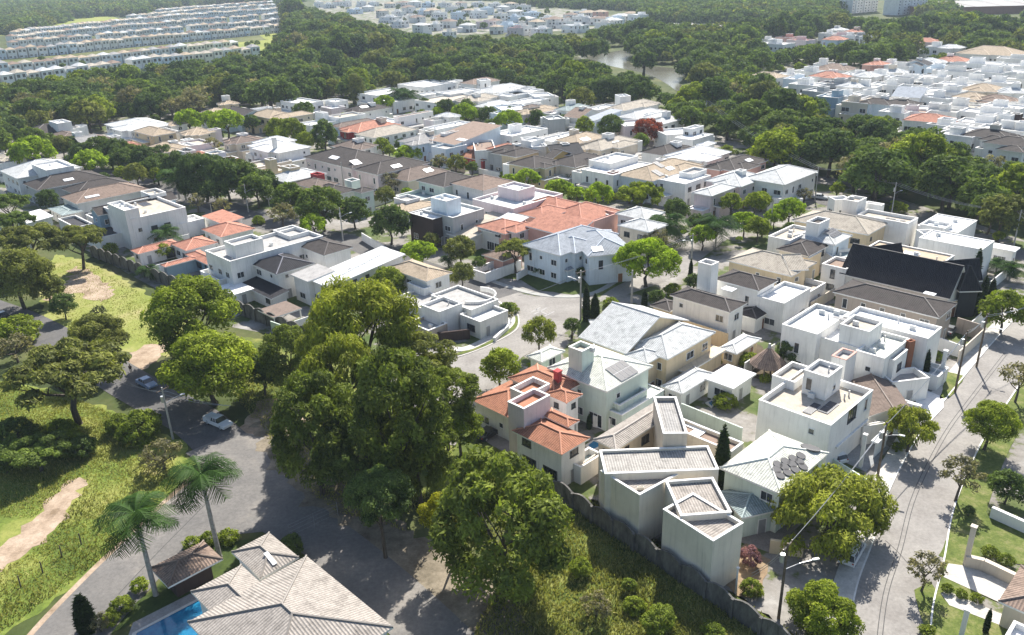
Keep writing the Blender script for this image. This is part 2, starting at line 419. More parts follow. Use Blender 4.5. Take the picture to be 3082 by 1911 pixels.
            caps = [(a, b)]
        elif k.t == 'S': upf(mb, [L(0, 0, h), L(w, 0, h), L(w, d, h+tn*d), L(0, d, h+tn*d)], 0, [(0, 0), (w, 0), (w, d*sl), (0, d*sl)])
        elif k.t == 's': upf(mb, [L(0, 0, h), L(0, d, h), L(w, d, h+tn*w), L(w, 0, h+tn*w)], 0, [(0, 0), (d, 0), (d, w*sl), (0, w*sl)])
        else: upf(mb, [L(*q, h) for q in cc], 0, cc)
        th = .22 if k.t in 'HGg' else .28
        edge = {}                                            # fascia under every outer edge, and a soffit
        top = list(zip(mb.f, range(len(mb.f))))
        for f, _ in top:
            for i in range(len(f)):
                a, b = mb.v[f[i]], mb.v[f[(i+1) % len(f)]]; key = frozenset(((round(a[0], 3), round(a[1], 3)), (round(b[0], 3), round(b[1], 3))))
                edge[key] = None if key in edge else (a, b)
        for q in edge.values():
            if q: a, b = q; mb.face([(a[0], a[1], a[2]-th), (b[0], b[1], b[2]-th), b, a], 1)
        for f, _ in top: mb.face([(mb.v[i][0], mb.v[i][1], mb.v[i][2]-th) for i in f][::-1], 1)
        rm = m_tile(k.rc) if k.t in 'HGg' or 'tile' in k.o else m_deck(k.rc)
        ro = mb.obj('roof', [rm, m_wall(k.o.get('fa', 'W'))], root)
        if caps and det >= 1:
            cp = MB()
            for a, b in caps: cp.tube([a+Vector((0, 0, .03)), b+Vector((0, 0, .03))], .13, 5)
            rc = ROOF[k.rc]; q = k.o.get('cap', 1.25)
            cp.obj('ridge_cap', m_plain('ridge tiles '+k.rc+str(q), cm(rc, q), .7), ro)
    if k.t == 'C':
        for i, (s, t) in enumerate(((.3, .3), (w-.3, .3), (w-.3, d-.3), (.3, d-.3))):
            p = MB(); q = L(s, t, 0); p.cbox((q.x, q.y, k.z0), .22, .22, h-.25-k.z0); p.obj('post', wm, root)
    # windows on the two walls this side and one behind
    if k.t == 'C' or 'now' in k.o or det == 0 and k.h > 12: return
    fk = k.o.get('fk', rng.choice('WWWD')); e2 = e; top_h = h-(k.dip if k.t == 'F' else 0)
    ns = max(1, int((top_h-k.z0)/2.8)) if 'ns_' not in k.o else k.o['ns_']
    sides = [('u', w, 0), ('v', d, 0)]
    if det >= 1 and (w*d > 60): sides.append(('v', d, 1))
    door = False
    for ax, ln, far in sides:
        ln2 = ln-2*e2
        if ln2 < 2.4: continue
        for st in range(ns):
            n = max(1, int(ln2/(3.6 if det else 4.5)))
            for i in range(n):
                if rng.random() < (.2 if det else .35): continue
                a = e2+ln2*(i+.5)/n+rng.uniform(-.3, .3)
                ty = rng.choice('aabde' if st else 'acbe') if n > 1 or ln2 > 4 else rng.choice('ab')
                z = k.z0+st*3.0+(.25 if ty == 'c' else .7 if ty == 'd' else 1.7 if ty == 'b' else 1.1)
                if z+1.9 > top_h and ty in 'cd': ty = 'a'; z = k.z0+st*3.0+1.1
                if z+1.35 > top_h: continue
                if ax == 'u': c = pt(k, a, (d-e2) if far else e2, z); nr = k.v if far else -k.v; xd = -k.u
                else: c = pt(k, (w-e2) if far else e2, a, z); nr = k.u if far else -k.u; xd = k.v
                pr = (c.x+nr.x*.4, c.y+nr.y*.4, z+.5)
                if any(inside(q, pr) for j, q in enumerate(allb) if j != idx): continue
                ang = math.atan2(nr.y, nr.x)-math.pi/2
                if st == 0 and not door and k.z0 == 0 and ax == 'v' and det >= 1:
                    door = True; o = link(bpy.data.objects.new('door', door_mesh(rng.choice(('wood', 'grey')))), root)
                    o.location = Vector((c.x, c.y, 0.02))-O; o.rotation_euler = (0, 0, ang); continue
                fm, pm, bm, _ = win_meshes(ty, fk)
                if det >= 2:
                    o = link(bpy.data.objects.new('window', fm), root); link(bpy.data.objects.new('pane', pm), o)
                else: o = link(bpy.data.objects.new('window', bm), root)
                o.location = c-O; o.rotation_euler = (0, 0, ang); q = k.o.get('wf', 1); o.scale = (q, 1, min(q, 1.35))
def add_item(root, O, bl, it, rng):
    kd, bi, x, y = it[:4]; k = bl[bi]
    if kd == 'win':                                           # a window at a picture point of the wall: side u or v, type
        d = ray(x, y); nr = k.v if it[4] == 'u' else k.u; t = (k.B+nr*k.ov).dot(nr)/(d.x*nr.x+d.y*nr.y); p = Vector((t*d.x, t*d.y, CAM_H+t*d.z)); m = win_meshes(it[5], it[6] if len(it) > 6 else 'W')
        o = link(bpy.data.objects.new('window', m[0]), root); link(bpy.data.objects.new('pane', m[1]), o); o.location = p-O-Vector((0, 0, .6)); o.rotation_euler = (0, 0, math.atan2(-nr.y, -nr.x)-math.pi/2); return
    c = hit(k, x, y); e = .3
    zx = roofz(k, c.x+e, c.y) or c.z; zy = roofz(k, c.x, c.y+e) or c.z
    nrm = Vector((-(zx-c.z)/e, -(zy-c.z)/e, 1)).normalized()
    if nrm.z > .999: ux = Vector((k.u.x, k.u.y, 0))
    else: ux = Vector((0, 0, 1)).cross(nrm).normalized()
    uy = nrm.cross(ux); wd, ln = (it[4], it[5]) if len(it) > 5 else (2, 2)
    c = c-O; mb = MB()
    def slab(cx, cy, a, b, t0, t1, mi):
        q = [c+ux*(cx+sx*a/2)+uy*(cy+sy*b/2) for sx, sy in ((-1, -1), (1, -1), (1, 1), (-1, 1))]
        lo = [p+nrm*t0 for p in q]; hi = [p+nrm*t1 for p in q]
        for i in range(4): j = (i+1) % 4; mb.face([lo[i], lo[j], hi[j], hi[i]], mi)
        mb.face(hi, mi)
    if kd == 'sol':
        nx, ny = (it[6], it[7]) if len(it) > 7 else (max(1, round(wd/1.1)), max(1, round(ln/1.7)))
        slab(0, 0, wd, ln, .08, .14, 1)
        for i in range(nx):
            for j in range(ny): slab(wd*((i+.5)/nx-.5), ln*((j+.5)/ny-.5), wd/nx-.09, ln/ny-.09, .14, .17, 0)
        mb.obj('solar_panel', [m_plain('solar cells', (.022, .026, .04), .55), m_plain('aluminium', (.6, .6, .6), .4)], root)
    elif kd == 'sky':
        slab(0, 0, wd, ln, .02, .16, 0); mb.obj('skylight', m_plain('skylight sheet', (.85, .86, .86), .3), root)
    elif kd == 'disc':
        mb.disc((0, 0), it[4], 0, .10, 16)
        q = MB()
        for f in mb.f: q.face([c+ux*mb.v[i][0]+uy*mb.v[i][1]+nrm*(mb.v[i][2]+.05) for i in f])
        q.obj('pool_heating_coil', m_plain('black hose coil', (.045, .045, .05), .6), root)
    elif kd == 'box':
        ht = it[6]; wc = it[7] if len(it) > 7 else 'W'; z = c.z
        o = c-ux*wd/2-Vector((-ux.y, ux.x, 0))*ln/2; v = Vector((-ux.y, ux.x, 0))*ln; u = ux*wd
        mb.box(o, u, v, z-1.2, z+ht, 0)
        ch = mb.obj('chimney' if wd < 1.4 else 'water_tank_box', m_wall(wc), root)
        c2 = MB(); c2.box(o-ux*.1-v.normalized()*.1, u*(1+.2/wd), v*(1+.2/ln), z+ht, z+ht+.12, 0, True); c2.obj('coping', m_wall('W' if wc not in 'R' else 'R'), ch)
    elif kd == 'ac':
        mb.box(c-ux*.45-Vector((-ux.y, ux.x, 0))*.2, ux*.9, Vector((-ux.y, ux.x, 0))*.4, c.z, c.z+.75, 0)
        mb.obj('air_conditioner', m_plain('painted metal', (.6, .61, .6), .5), root)
    elif kd == 'tank':
        mb.disc((c.x, c.y), .75, c.z, c.z+1.1, 12, 0, .62); mb.obj('water_tank', m_plain('blue plastic tank', (.10, .25, .42), .5), root)
def on_road(x, y, m): return any((x-a)**2+(y-b)**2 < (r+m)**2 for a, b, r in ROADPTS)
HN = [0]
def H(label, blocks, items=(), det=2, name='house', cat='house', group=None, seed=None):
    bl = [mk_block(t) if isinstance(t, tuple) else t for t in blocks]
    HN[0] += 1; rng = random.Random(HN[0]*13+5)
    if det == 1:                                              # verandas, carports and the roof tank these houses carry
        bl = list(bl); b0 = bl[0]; big = max(bl, key=lambda q: q.w*q.d)
        def add(B, u, v, w, d, h, t, wc, rc, **o):
            q = Blk(); q.B, q.u, q.v, q.w, q.d, q.h, q.t, q.wc, q.rc, q.o = B, u, v, w, d, h, t, wc, rc, o; fin(q)
            if not any(on_road(p.x, p.y, -.4) for p in (pt(q, 0, 0, 0), pt(q, q.w, 0, 0), pt(q, 0, q.d, 0), pt(q, q.w, q.d, 0), pt(q, q.w/2, q.d/2, 0))): bl.append(q)
        wc = 'W' if b0.wc in 'RskoGD' else b0.wc
        if b0.w > 5 and b0.h > 4 and rng.random() < .8:
            d = rng.uniform(2.2, 4.2); f = rng.uniform(.45, .85); add(b0.B+b0.u*(b0.w*(1-f)*rng.random())-b0.v*(d-b0.ov), b0.u, b0.v, b0.w*f, d, rng.uniform(3.0, 3.5), rng.choice('FFT'), wc, rng.choice('Wehl'), dip=rng.choice((.3, .9)))
        if b0.d > 5 and b0.h > 4 and rng.random() < .8:
            d = rng.uniform(2.2, 4.5); f = rng.uniform(.4, .8); add(b0.B+b0.v*(b0.d*(1-f)*rng.random())-b0.u*(d-b0.ov), b0.u, b0.v, d, b0.d*f, rng.uniform(3.0, 3.6), rng.choice('FTF'), wc, rng.choice('Wehl'), dip=rng.choice((.3, .9)))
        for fx in (0, 1):                                     # lower rooms at the back
            if rng.random() < .7 and b0.w > 5 and b0.d > 5:
                d = rng.uniform(2.5, 5); f = rng.uniform(.4, .85); h2 = rng.choice((3.2, 3.4, 5.8)) if b0.h > 5 else 3
                if fx: add(b0.B+b0.v*(b0.d-b0.ov)+b0.u*b0.w*(1-f)*rng.random(), b0.u, b0.v, b0.w*f, d, h2, 'F', rng.choice('WWw'), rng.choice('Welh'))
                else: add(b0.B+b0.u*(b0.w-b0.ov)+b0.v*b0.d*(1-f)*rng.random(), b0.u, b0.v, d, b0.d*f, h2, 'F', rng.choice('WWw'), rng.choice('Welh'))
        if big.t == 'H' and big.w > 7.5 and big.d > 6.5 and big.h > 4.5:           # a cross wing, so the roof has a valley
            if rng.random() < .6: f = rng.uniform(.38, .55); add(big.B+big.u*big.w*rng.uniform(.02, .95-f)-big.v*rng.uniform(1.2, 2.4), big.u, big.v, big.w*f, big.d*.62, big.h-.06, 'H', big.wc, big.rc, p=big.o.get('p', 24), cap=big.o.get('cap', 1.25))
            if rng.random() < .5: f = rng.uniform(.4, .55); add(big.B+big.v*big.d*rng.uniform(.05, .95-f)-big.u*rng.uniform(1.2, 2.4), big.u, big.v, big.w*.62, big.d*f, big.h-.11, 'H', big.wc, big.rc, p=big.o.get('p', 24), cap=big.o.get('cap', 1.25))
        if big.t in 'HGg' and big.w > 7 and big.d > 6 and big.h > 4.5 and rng.random() < .55:
            s = rng.uniform(2.2, 3.4); add(big.B+big.u*rng.uniform(.25, .6)*big.w+big.v*rng.uniform(.35, .7)*big.d, big.u, big.v, s, s*rng.uniform(.8, 1.3), big.h+rng.uniform(2.0, 3.4), 'F', rng.choice('WWe'), rng.choice('eh'), now=1, z0=big.h-1)
    k = bl[0]; c = pt(k, k.w/2, k.d/2, 0); root = empty(name, c); O = c
    tag(root, label, cat, group)
    for i, b in enumerate(bl): build_block(b, root, O, det, bl, i, rng)
    for it in items: add_item(root, O, bl, it, rng)
    if det >= 1:                                              # small kit every flat roof carries
        for i, b in enumerate(bl):
            if b.t == 'F' and b.w > 3.5 and b.d > 3.5 and 'z0' not in b.o and 'tile' not in b.o and rng.random() < .85:
                for _ in range(rng.choice((1, 2, 3)) if b.w*b.d > 40 else 1):
                    q = pt(b, rng.uniform(1, b.w-1), rng.uniform(1, b.d-1), b.h-b.dip)
                    if any(inside(z, (q.x, q.y, q.z+.5), -.8) for j, z in enumerate(bl) if j != i): continue
                    mb = MB(); l = q-O
                    if rng.random() < .7: mb.box(l, b.u*.95, b.v*.4, l.z, l.z+.75, 0); mb.obj('air_conditioner', m_plain('painted metal', (.6, .61, .6), .5), root)
                    else: mb.disc((l.x, l.y), .12, l.z, l.z+.9, 8); mb.obj('vent_pipe', m_plain('grey pvc', (.5, .5, .5), .5), root)
    HOUSES.append((c, label, root, max(q.w for q in bl), bl)); return root
def HC(label, x, y, w, d, h, t, wc, rc, rot=None, det=0, extra=True, **kw):
    """a far house from the middle of its roof and its size"""
    c = P(x, y, h); k = Blk(); k.h, k.t, k.wc, k.rc, k.o = h, t, wc, rc, {'wf': 1.6}
    g = R(GRID if rot is None else rot); k.u = Vector((-math.sin(g), math.cos(g))); k.v = Vector((math.cos(g), math.sin(g))); k.w, k.d = w, d
    k.B = Vector((c.x, c.y))-k.u*w/2-k.v*d/2; fin(k); bl = [k]; it = []
    rng = random.Random(int(x*7+y*13)); hc = HC.n = getattr(HC, 'n', 0)+1
    if extra and t == 'F':
        q = Blk(); s = rng.uniform(.25, .5); q.h = h+rng.uniform(1.5, 2.6); q.t = 'F'; q.wc = wc; q.rc = rc; q.o = {'now': 1}; q.u, q.v = k.u, k.v
        q.w, q.d = w*s, d*rng.uniform(.3, .55); q.B = k.B+k.u*(w-q.w)*rng.uniform(.15, .8)+k.v*(d-q.d)*rng.uniform(.3, .9); q.o['z0'] = h-1; bl.append(fin(q))
        if rng.random() < .6:
            q = Blk(); q.h = 3.4; q.t = 'F'; q.wc = wc; q.rc = rc; q.o = {}; q.u, q.v = k.u, k.v; q.w, q.d = w*.8, 3.5; q.B = k.B-k.v*3.4+k.u*w*.1; bl.append(fin(q))
    elif extra and rng.random() < .6:
        q = Blk(); q.h = h-rng.choice((0, .8, 2.6)); q.t = t; q.wc = wc; q.rc = rc; q.o = {}; q.u, q.v = k.u, k.v
        q.w, q.d = w*.55, d*.6; q.B = k.B-k.v*q.d*.55+k.u*w*rng.uniform(0, .45); bl.append(fin(q))
    return H(label, bl, it, det, **kw)

# ------------------------------------------------------------------ trees
LEAF = dict(broad=((.150, .195, .048), .15), dome=((.27, .39, .034), .12), dark=((.098, .150, .054), .22), mid=((.140, .200, .058), .2), lime=((.225, .29, .038), .15), olive=((.175, .20, .066), .15),
            feather=((.25, .29, .050), .12), bare=((.22, .21, .14), .1), palm=((.036, .080, .022), .15), cyp=((.028, .050, .016), .1), yellow=((.28, .29, .018), .1),
            red=((.30, .075, .055), .05), pink=((.24, .13, .19), .1), bush=((.20, .26, .042), .25), orange=((.34, .17, .04), .1), pale=((.12, .135, .075), .1))
def leaf_mesh(name, lobes, n, size, seed, mat, low=-.25, asp=1.5, droop=0.0, jit=.75, inner=.35):
    """one crown: n leaf clumps in rounded lobes (cx, cy, cz, r, rz)"""
    g = np.random.default_rng(seed); L = np.array(lobes, float)
    wt = L[:, 3]*L[:, 3]; k = g.choice(len(L), n, p=wt/wt.sum())
    d = g.normal(size=(n, 3)); d /= np.linalg.norm(d, axis=1)[:, None]
    fl = (d[:, 2] < low) & (g.random(n) < .8); d[fl, 2] *= -1
    rho = 1-inner*g.random(n)**2+.10*g.normal(size=n)*.5
    r = L[k, 3]*rho; rz = L[k, 4]*rho
    c = L[k, :3]+np.stack([d[:, 0]*r, d[:, 1]*r, d[:, 2]*rz], 1)
    if droop: c[:, 2] -= droop*g.random(n)**1.5
    nr = d*.9+g.normal(size=(n, 3))*jit*.6+np.array([0, 0, .35]); nr /= np.linalg.norm(nr, axis=1)[:, None]
    a = np.cross(nr, g.normal(size=(n, 3))); 
    if droop: a = a*.35+np.array([0, 0, -1.0]); a -= nr*(a*nr).sum(1)[:, None]
    a /= np.linalg.norm(a, axis=1)[:, None]; b = np.cross(nr, a)
    s = size*g.uniform(.55, 1.3, n)[:, None]; q = asp*g.uniform(.8, 1.25, n)[:, None]
    bend = nr*s*g.uniform(-.25, .1, n)[:, None]
    v = np.stack([c-a*s*q, c+b*s*.62+bend, c+a*s*q, c-b*s*.62+bend], 1).reshape(-1, 3)
    lt = g.random(len(L)); tint = np.clip(.05+.6*lt[k]+.7*(g.random(n)-.35), 0, 1)
    me = bpy.data.meshes.new(name); me.vertices.add(4*n); me.vertices.foreach_set('co', v.astype(np.float32).ravel())
    me.loops.add(4*n); me.loops.foreach_set('vertex_index', np.arange(4*n, dtype=np.int32))
    me.polygons.add(n); me.polygons.foreach_set('loop_start', np.arange(0, 4*n, 4, dtype=np.int32))
    me.update(calc_edges=True)
    at = me.attributes.new('tint', 'FLOAT', 'POINT'); at.data.foreach_set('value', np.repeat(tint, 4).astype(np.float32))
    me.materials.append(mat); return me
def lobes_round(g, n, flat=.8, r=(.26, .42), lo=-.35, spread=.68, ecc=.0):
    out = []
    for i in range(n):
        z = lo+(1-lo)*(i+.5)/n; z = z+g.uniform(-.08, .08); a = i*2.39996+g.uniform(-.5, .5)
        q = math.sqrt(max(.0, 1-min(1, abs(z))**2))*spread*g.uniform(.75, 1.12); k = g.uniform(*r)
        out.append((q*math.cos(a)*(1+ecc), q*math.sin(a)*(1-ecc), z*flat*.68, k, k*g.uniform(.7, .95)))
    return out
def lobes_spread(g, n, r=(.17, .32)):
    out = []
    for i in range(n):
        a = i*2.39996+g.uniform(-.5, .5); q = math.sqrt((i+.5)/n)*.86; k = g.uniform(*r)
        out.append((q*math.cos(a), q*math.sin(a), .28*(1-q*q)+g.uniform(-.14, .14), k, k*.6))
    return out
BARK = lambda: m_ground('bark', [(.3, (.05, .04, .03)), (.6, (.11, .095, .08)), (.8, (.17, .15, .13))], 2.5, 8, .95, .03, (1, 1, .3))
CROWN = {}
def crowns(kind, lod):
    """crown and trunk meshes of unit radius, crown centre at z = trunk height given per kind"""
    key = (kind, lod)
    if key in CROWN: return CROWN[key]
    res = []; base = {'poplar': 'olive', 'weep': 'feather', 'big': 'broad', 'spread': 'olive', 'spreadd': 'mid', 'bigo': 'olive', 'tall': 'dark', 'shrub': 'bush', 'hedge': 'bush', 'topiary': 'dark', 'young': 'pale', 'bougain': 'pink', 'orangebush': 'orange', 'layer': 'lime', 'grey': 'bare'}.get(kind, kind)
    col, hue = LEAF[base]; mat = m_leaf(base, col, hue)
    nv = {3: 2, 2: 3, 1: 3, 0: 3}[lod]
    for vi in range(nv):
        g = random.Random(hash((kind, vi)) % 9999 if False else sum(map(ord, kind))*31+vi*7)
        num = {3: 17000, 2: 4200, 1: 1500, 0: 420}[lod]; sz = {3: .029, 2: .052, 1: .075, 0: .125}[lod]
        kw = {}
        if kind in ('dome',): lb = lobes_round(g, 44, .75, (.15, .28), -.2, .78); kw = dict(inner=.35, jit=.8)
        elif kind in ('spread', 'spreadd'): lb = lobes_spread(g, 46, (.12, .24)); kw = dict(inner=.6, jit=.9); num = int(num*.95)
        elif kind == 'layer': lb = lobes_spread(g, 26, (.14, .26))
        elif kind in ('big', 'bigo'): lb = lobes_round(g, 70, 1.15, (.12, .27), -.8, .82, .1); kw = dict(inner=.55, jit=1.0)
        elif kind == 'feather' or kind == 'weep': lb = lobes_round(g, 34, .85, (.17, .30), -.5, .80); kw = dict(asp=1.9, droop=.15, inner=.6, jit=.9); sz *= .8; num = int(num*1.15)
        elif kind in ('grey', 'bare', 'young'): lb = lobes_round(g, 26, .8, (.16, .30), -.5, .72); num = int(num*.28); kw = dict(inner=.9, jit=1)
        elif kind == 'cyp': lb = [(0, 0, z/10*2-1, .19*math.sqrt(max(.03, 1-((z-3)/7.2)**2)) if z > 3 else .17+.01*z, .22) for z in range(0, 11)]; kw = dict(asp=2.2, inner=.3)
        elif kind == 'poplar': lb = lobes_round(g, 24, 1.5, (.3, .42), -.8, .5)
        elif kind in ('hedge',): lb = [(x/4-.95, g.uniform(-.02, .02), 0, .17, .17) for x in range(0, 9)]; kw = dict(inner=.3)
        else: lb = lobes_round(g, 46, .9, (.15, .32), -.55, .78, .08); kw = dict(inner=.5, jit=.9)
        res.append(leaf_mesh(kind+' crown', lb, num, sz*(.8 if kind == 'cyp' else 1), sum(map(ord, kind))+vi*101, mat, **kw))
    CROWN[key] = res; return res
TRUNKS = {}
def trunk_mesh(kind, hc, rr, seed):
    """tapered trunk with limbs reaching into the crown, real metres"""
    g = random.Random(seed); mb = MB(); r = max(.10, rr*.055); top = Vector((g.uniform(-.1, .1)*rr, g.uniform(-.1, .1)*rr, hc*.72))
    mid = Vector((g.uniform(-.06, .06)*rr, g.uniform(-.06, .06)*rr, hc*.35))
    mb.tube([(0, 0, -.2), (0, 0, .15), mid, top], [r*1.5, r*1.1, r*.9, r*.7], 7)
    if kind not in ('cyp', 'hedge', 'shrub', 'bougain', 'orangebush'):
        for i in range(5):
            a = i*1.256+g.uniform(-.4, .4); q = rr*g.uniform(.45, .75); s = mid.lerp(top, g.uniform(.3, 1))
            e = Vector((q*math.cos(a), q*math.sin(a), hc+rr*g.uniform(-.05, .35))); m = s.lerp(e, .5)+Vector((0, 0, rr*.1*g.uniform(-1, 1)))
            mb.tube([s, m, e], [r*.55, r*.36, r*.12], 5)
            for j in range(2):
                e2 = m+Vector((g.uniform(-.4, .4)*rr, g.uniform(-.4, .4)*rr, g.uniform(.1, .5)*rr)); mb.tube([m, e2], [r*.28, r*.08], 4, cap=False)
    return mb.mesh('trunk', BARK(), True)
HCF = dict(dome=.85, dark=.95, mid=.95, lime=1.0, olive=1.0, feather=1.0, weep=1.0, spread=.95, spreadd=.95, layer=.7, big=1.35, bigo=1.3, tall=1.5, bare=1.0, grey=1.0, young=1.6, cyp=1.0, poplar=1.3,
           shrub=.45, bush=.5, hedge=.15, topiary=1.5, red=.9, pink=.6, bougain=.6, orangebush=.45, yellow=1.0)
KINDNAME = dict(dome='clipped_tree', dark='leafy_tree', mid='leafy_tree', lime='leafy_tree', olive='leafy_tree', feather='feathery_tree', weep='feathery_tree', spread='spreading_tree', spreadd='spreading_tree', layer='spreading_tree',
                big='tall_tree', bigo='tall_tree', tall='tall_tree', bare='sparse_tree', grey='sparse_tree', young='young_tree', cyp='cypress_tree', poplar='columnar_tree', shrub='shrub', bush='shrub', hedge='hedge', topiary='topiary_tree',
                red='red_tree', bougain='flowering_shrub', orangebush='shrub', yellow='leafy_tree')
KINDTXT = dict(dome='bright green rounded tree', dark='dark green dense tree', mid='mid-green bushy tree', lime='yellow-green leafy tree', olive='olive green tree', feather='feathery light green tree', weep='feathery drooping tree', spread='wide spreading olive tree', spreadd='wide spreading green tree',
               layer='layered spreading tree', big='tall dark green tree', bigo='tall olive green tree', tall='tall dark tree', bare='sparse grey-green tree', grey='thin grey leafless-looking tree', young='slender young tree', cyp='dark columnar cypress', poplar='tall columnar tree', shrub='green shrub', hedge='clipped green hedge',
               topiary='small dark round-headed tree', red='red-leaved tree', bougain='pink-flowering shrub', orangebush='orange-leaved shrub', yellow='yellow-leaved tree')
TREES = []; TN = [0]
def place_tree(kind, base, rr, hc, label=None, group=None, lod=None, rz=None, sz=1.0):
    TN[0] += 1; g = random.Random(TN[0]*17); X, Y, Zc = proj((base[0], base[1], hc)); px = rr*FPX/Zc*1024/IW
    if lod is None: lod = 3 if px > 26 else 2 if px > 11 else 1 if px > 5.5 else 0
    me = crowns(kind, lod); name = KINDNAME.get(kind, 'tree')
    root = empty(name, base, g.uniform(0, 6.28) if rz is None else rz)
    c = link(bpy.data.objects.new('crown', g.choice(me)), root); c.location = (0, 0, hc)
    c.scale = (rr*g.uniform(.93, 1.07), rr*g.uniform(.93, 1.07), rr*sz*g.uniform(.92, 1.08))
    if kind == 'cyp': c.scale = (sz, sz, hc)
    if lod >= 1 and kind not in ('hedge', 'bougain', 'orangebush'):
        if lod >= 2: tm = trunk_mesh(kind, hc, rr if kind != 'cyp' else 1.5, TN[0])
        else:
            k2 = (kind, 1)
            if k2 not in TRUNKS: TRUNKS[k2] = trunk_mesh(kind, 1.0, 1.0, 3)
            tm = TRUNKS[k2]
        t = link(bpy.data.objects.new('trunk', tm), root)
        if lod == 1: t.scale = (rr, rr, hc)
    tag(root, label, {'hedge': 'hedge', 'shrub': 'shrub', 'bush': 'shrub', 'bougain': 'shrub', 'orangebush': 'shrub'}.get(kind, 'tree'), group)
    TREES.append([kind, Vector((base[0], base[1], 0)), root, label, group, rr]); return root
def T(kind, x, y, r, label=None, hk=None, group=None, sz=1.0, rz=None):
    """a tree from the middle of its crown in the picture and the crown's half width there"""
    k = (hk if hk is not None else HCF.get(kind, 1.0)); small = kind in ('shrub', 'bush', 'hedge', 'bougain', 'orangebush', 'cyp', 'topiary')
    if hk is None and not small: r *= 1.14; sz *= 1.1
    if kind == 'cyp': hc = 3; 
    else: hc = 4
    for _ in range(4):
        p = P(x, y, hc); rr = r*mpp(p); hc = max(.3, (rr*k if kind != 'cyp' else r*mpp(p)))
    hc0 = hc+(0 if small else .4); p = P(x, y, hc0)
    if kind == 'cyp': return place_tree(kind, (p.x, p.y, 0), rr, hc, label, group, sz=hc*sz, lod=2)
    return place_tree(kind, (p.x, p.y, 0), rr, hc0, label, group, sz=sz, rz=rz)
# palms
PALM = {}
def palm_meshes(kind):
    if kind in PALM: return PALM[kind]
    g = random.Random(5); mb = []; V = []; F = []; tint = []
    nf = 24 if kind == 'royal' else 22
    for i in range(nf):
        a = i*2.39996; el = g.uniform(-.35, 1.05) if kind == 'royal' else g.uniform(-.5, 1.25); ln = g.uniform(.85, 1.08)
        dx, dy = math.cos(a), math.sin(a); pts = []
        for j in range(15):
            s = j/14; x = ln*(s*math.cos(el*.8)); z = ln*(s*math.sin(el)-1.0*s*s*(.36+.30*el))
            pts.append(Vector((dx*x, dy*x, z)))
        tt = g.random()
        for j in range(1, 15):
            s = j/14; p = pts[j]; t = (pts[j]-pts[j-1]).normalized(); sd_ = Vector((-dy, dx, 0)); wl = .33*math.sin(math.pi*min(1, .12+s*.9))**.6*(.5 if s > .93 else 1)
            for sg in (-1, 1):
                for q in (0, .5):
                    b = p-t*ln/14*q; tip = b+sd_*sg*wl*g.uniform(.85, 1.1)+t*wl*.55+Vector((0, 0, -wl*g.uniform(.25, .6)))
                    k = len(V); n2 = t*.014
                    V += [b-n2, b+n2, tip+n2*.3, tip-n2*.3]; F.append((k, k+1, k+2, k+3)); tint += [min(1, max(0, tt*.6+g.uniform(0, .4)))]*4
        for j in range(14):
            k = len(V); sd_ = Vector((-dy, dx, 0))*.010*(1.2-j/14); V += [pts[j]-sd_, pts[j]+sd_, pts[j+1]+sd_, pts[j+1]-sd_]; F.append((k, k+1, k+2, k+3)); tint += [.9]*4
    me = bpy.data.meshes.new('palm fronds'); me.from_pydata([tuple(v) for v in V], [], F)
    at = me.attributes.new('tint', 'FLOAT', 'POINT'); at.data.foreach_set('value', tint)
    me.materials.append(m_leaf('palm', *LEAF['palm'])); PALM[kind] = me; return me
def palm(bx, by, h, fr, label=None, kind='royal', lean=(0, 0), base=None):
    p = P(bx, by, 0) if base is None else base
    root = empty('palm_tree', p); mb = MB(); L = Vector((lean[0], lean[1], 0)); tm = m_plain('palm trunk', (.36, .34, .31), .9, 0, .35, 3)
    mb.tube([(0, 0, -.1), (0, 0, .3), L*.5+Vector((0, 0, h*.5)), L+Vector((0, 0, h))], [.40, .31, .27, .20] if kind == 'royal' else [.25, .2, .18, .16], 9)
    mb.obj('trunk', tm, root, True)
    if kind == 'royal':
        cs = MB(); cs.tube([L+Vector((0, 0, h-.1)), L+Vector((0, 0, h+.5)), L+Vector((0, 0, h+1.5))], [.17, .19, .07], 9); cs.obj('crownshaft', m_plain('green crownshaft', (.10, .17, .05), .5), root, True)
    c = link(bpy.data.objects.new('crown', palm_meshes(kind)), root); c.location = L+Vector((0, 0, h+(1.2 if kind == 'royal' else 0))); c.scale = (fr, fr, fr); c.rotation_euler = (0, 0, random.uniform(0, 6))
    tag(root, label, 'palm tree'); TREES.append(['palm', p, root, label, None, fr]); return root
def palm_at(x, y, r, label=None, kind='fan'):
    """from the middle of the frond head in the picture"""
    h = 6.0
    for _ in range(3): p = P(x, y, h); fr = r*mpp(p); h = max(1.5, fr*(1.9 if kind == 'royal' else 1.3))
    p = P(x, y, h); return palm(0, 0, h-(1.2 if kind == 'royal' else 0), fr*1.55, label, kind, base=Vector((p.x, p.y, 0)))

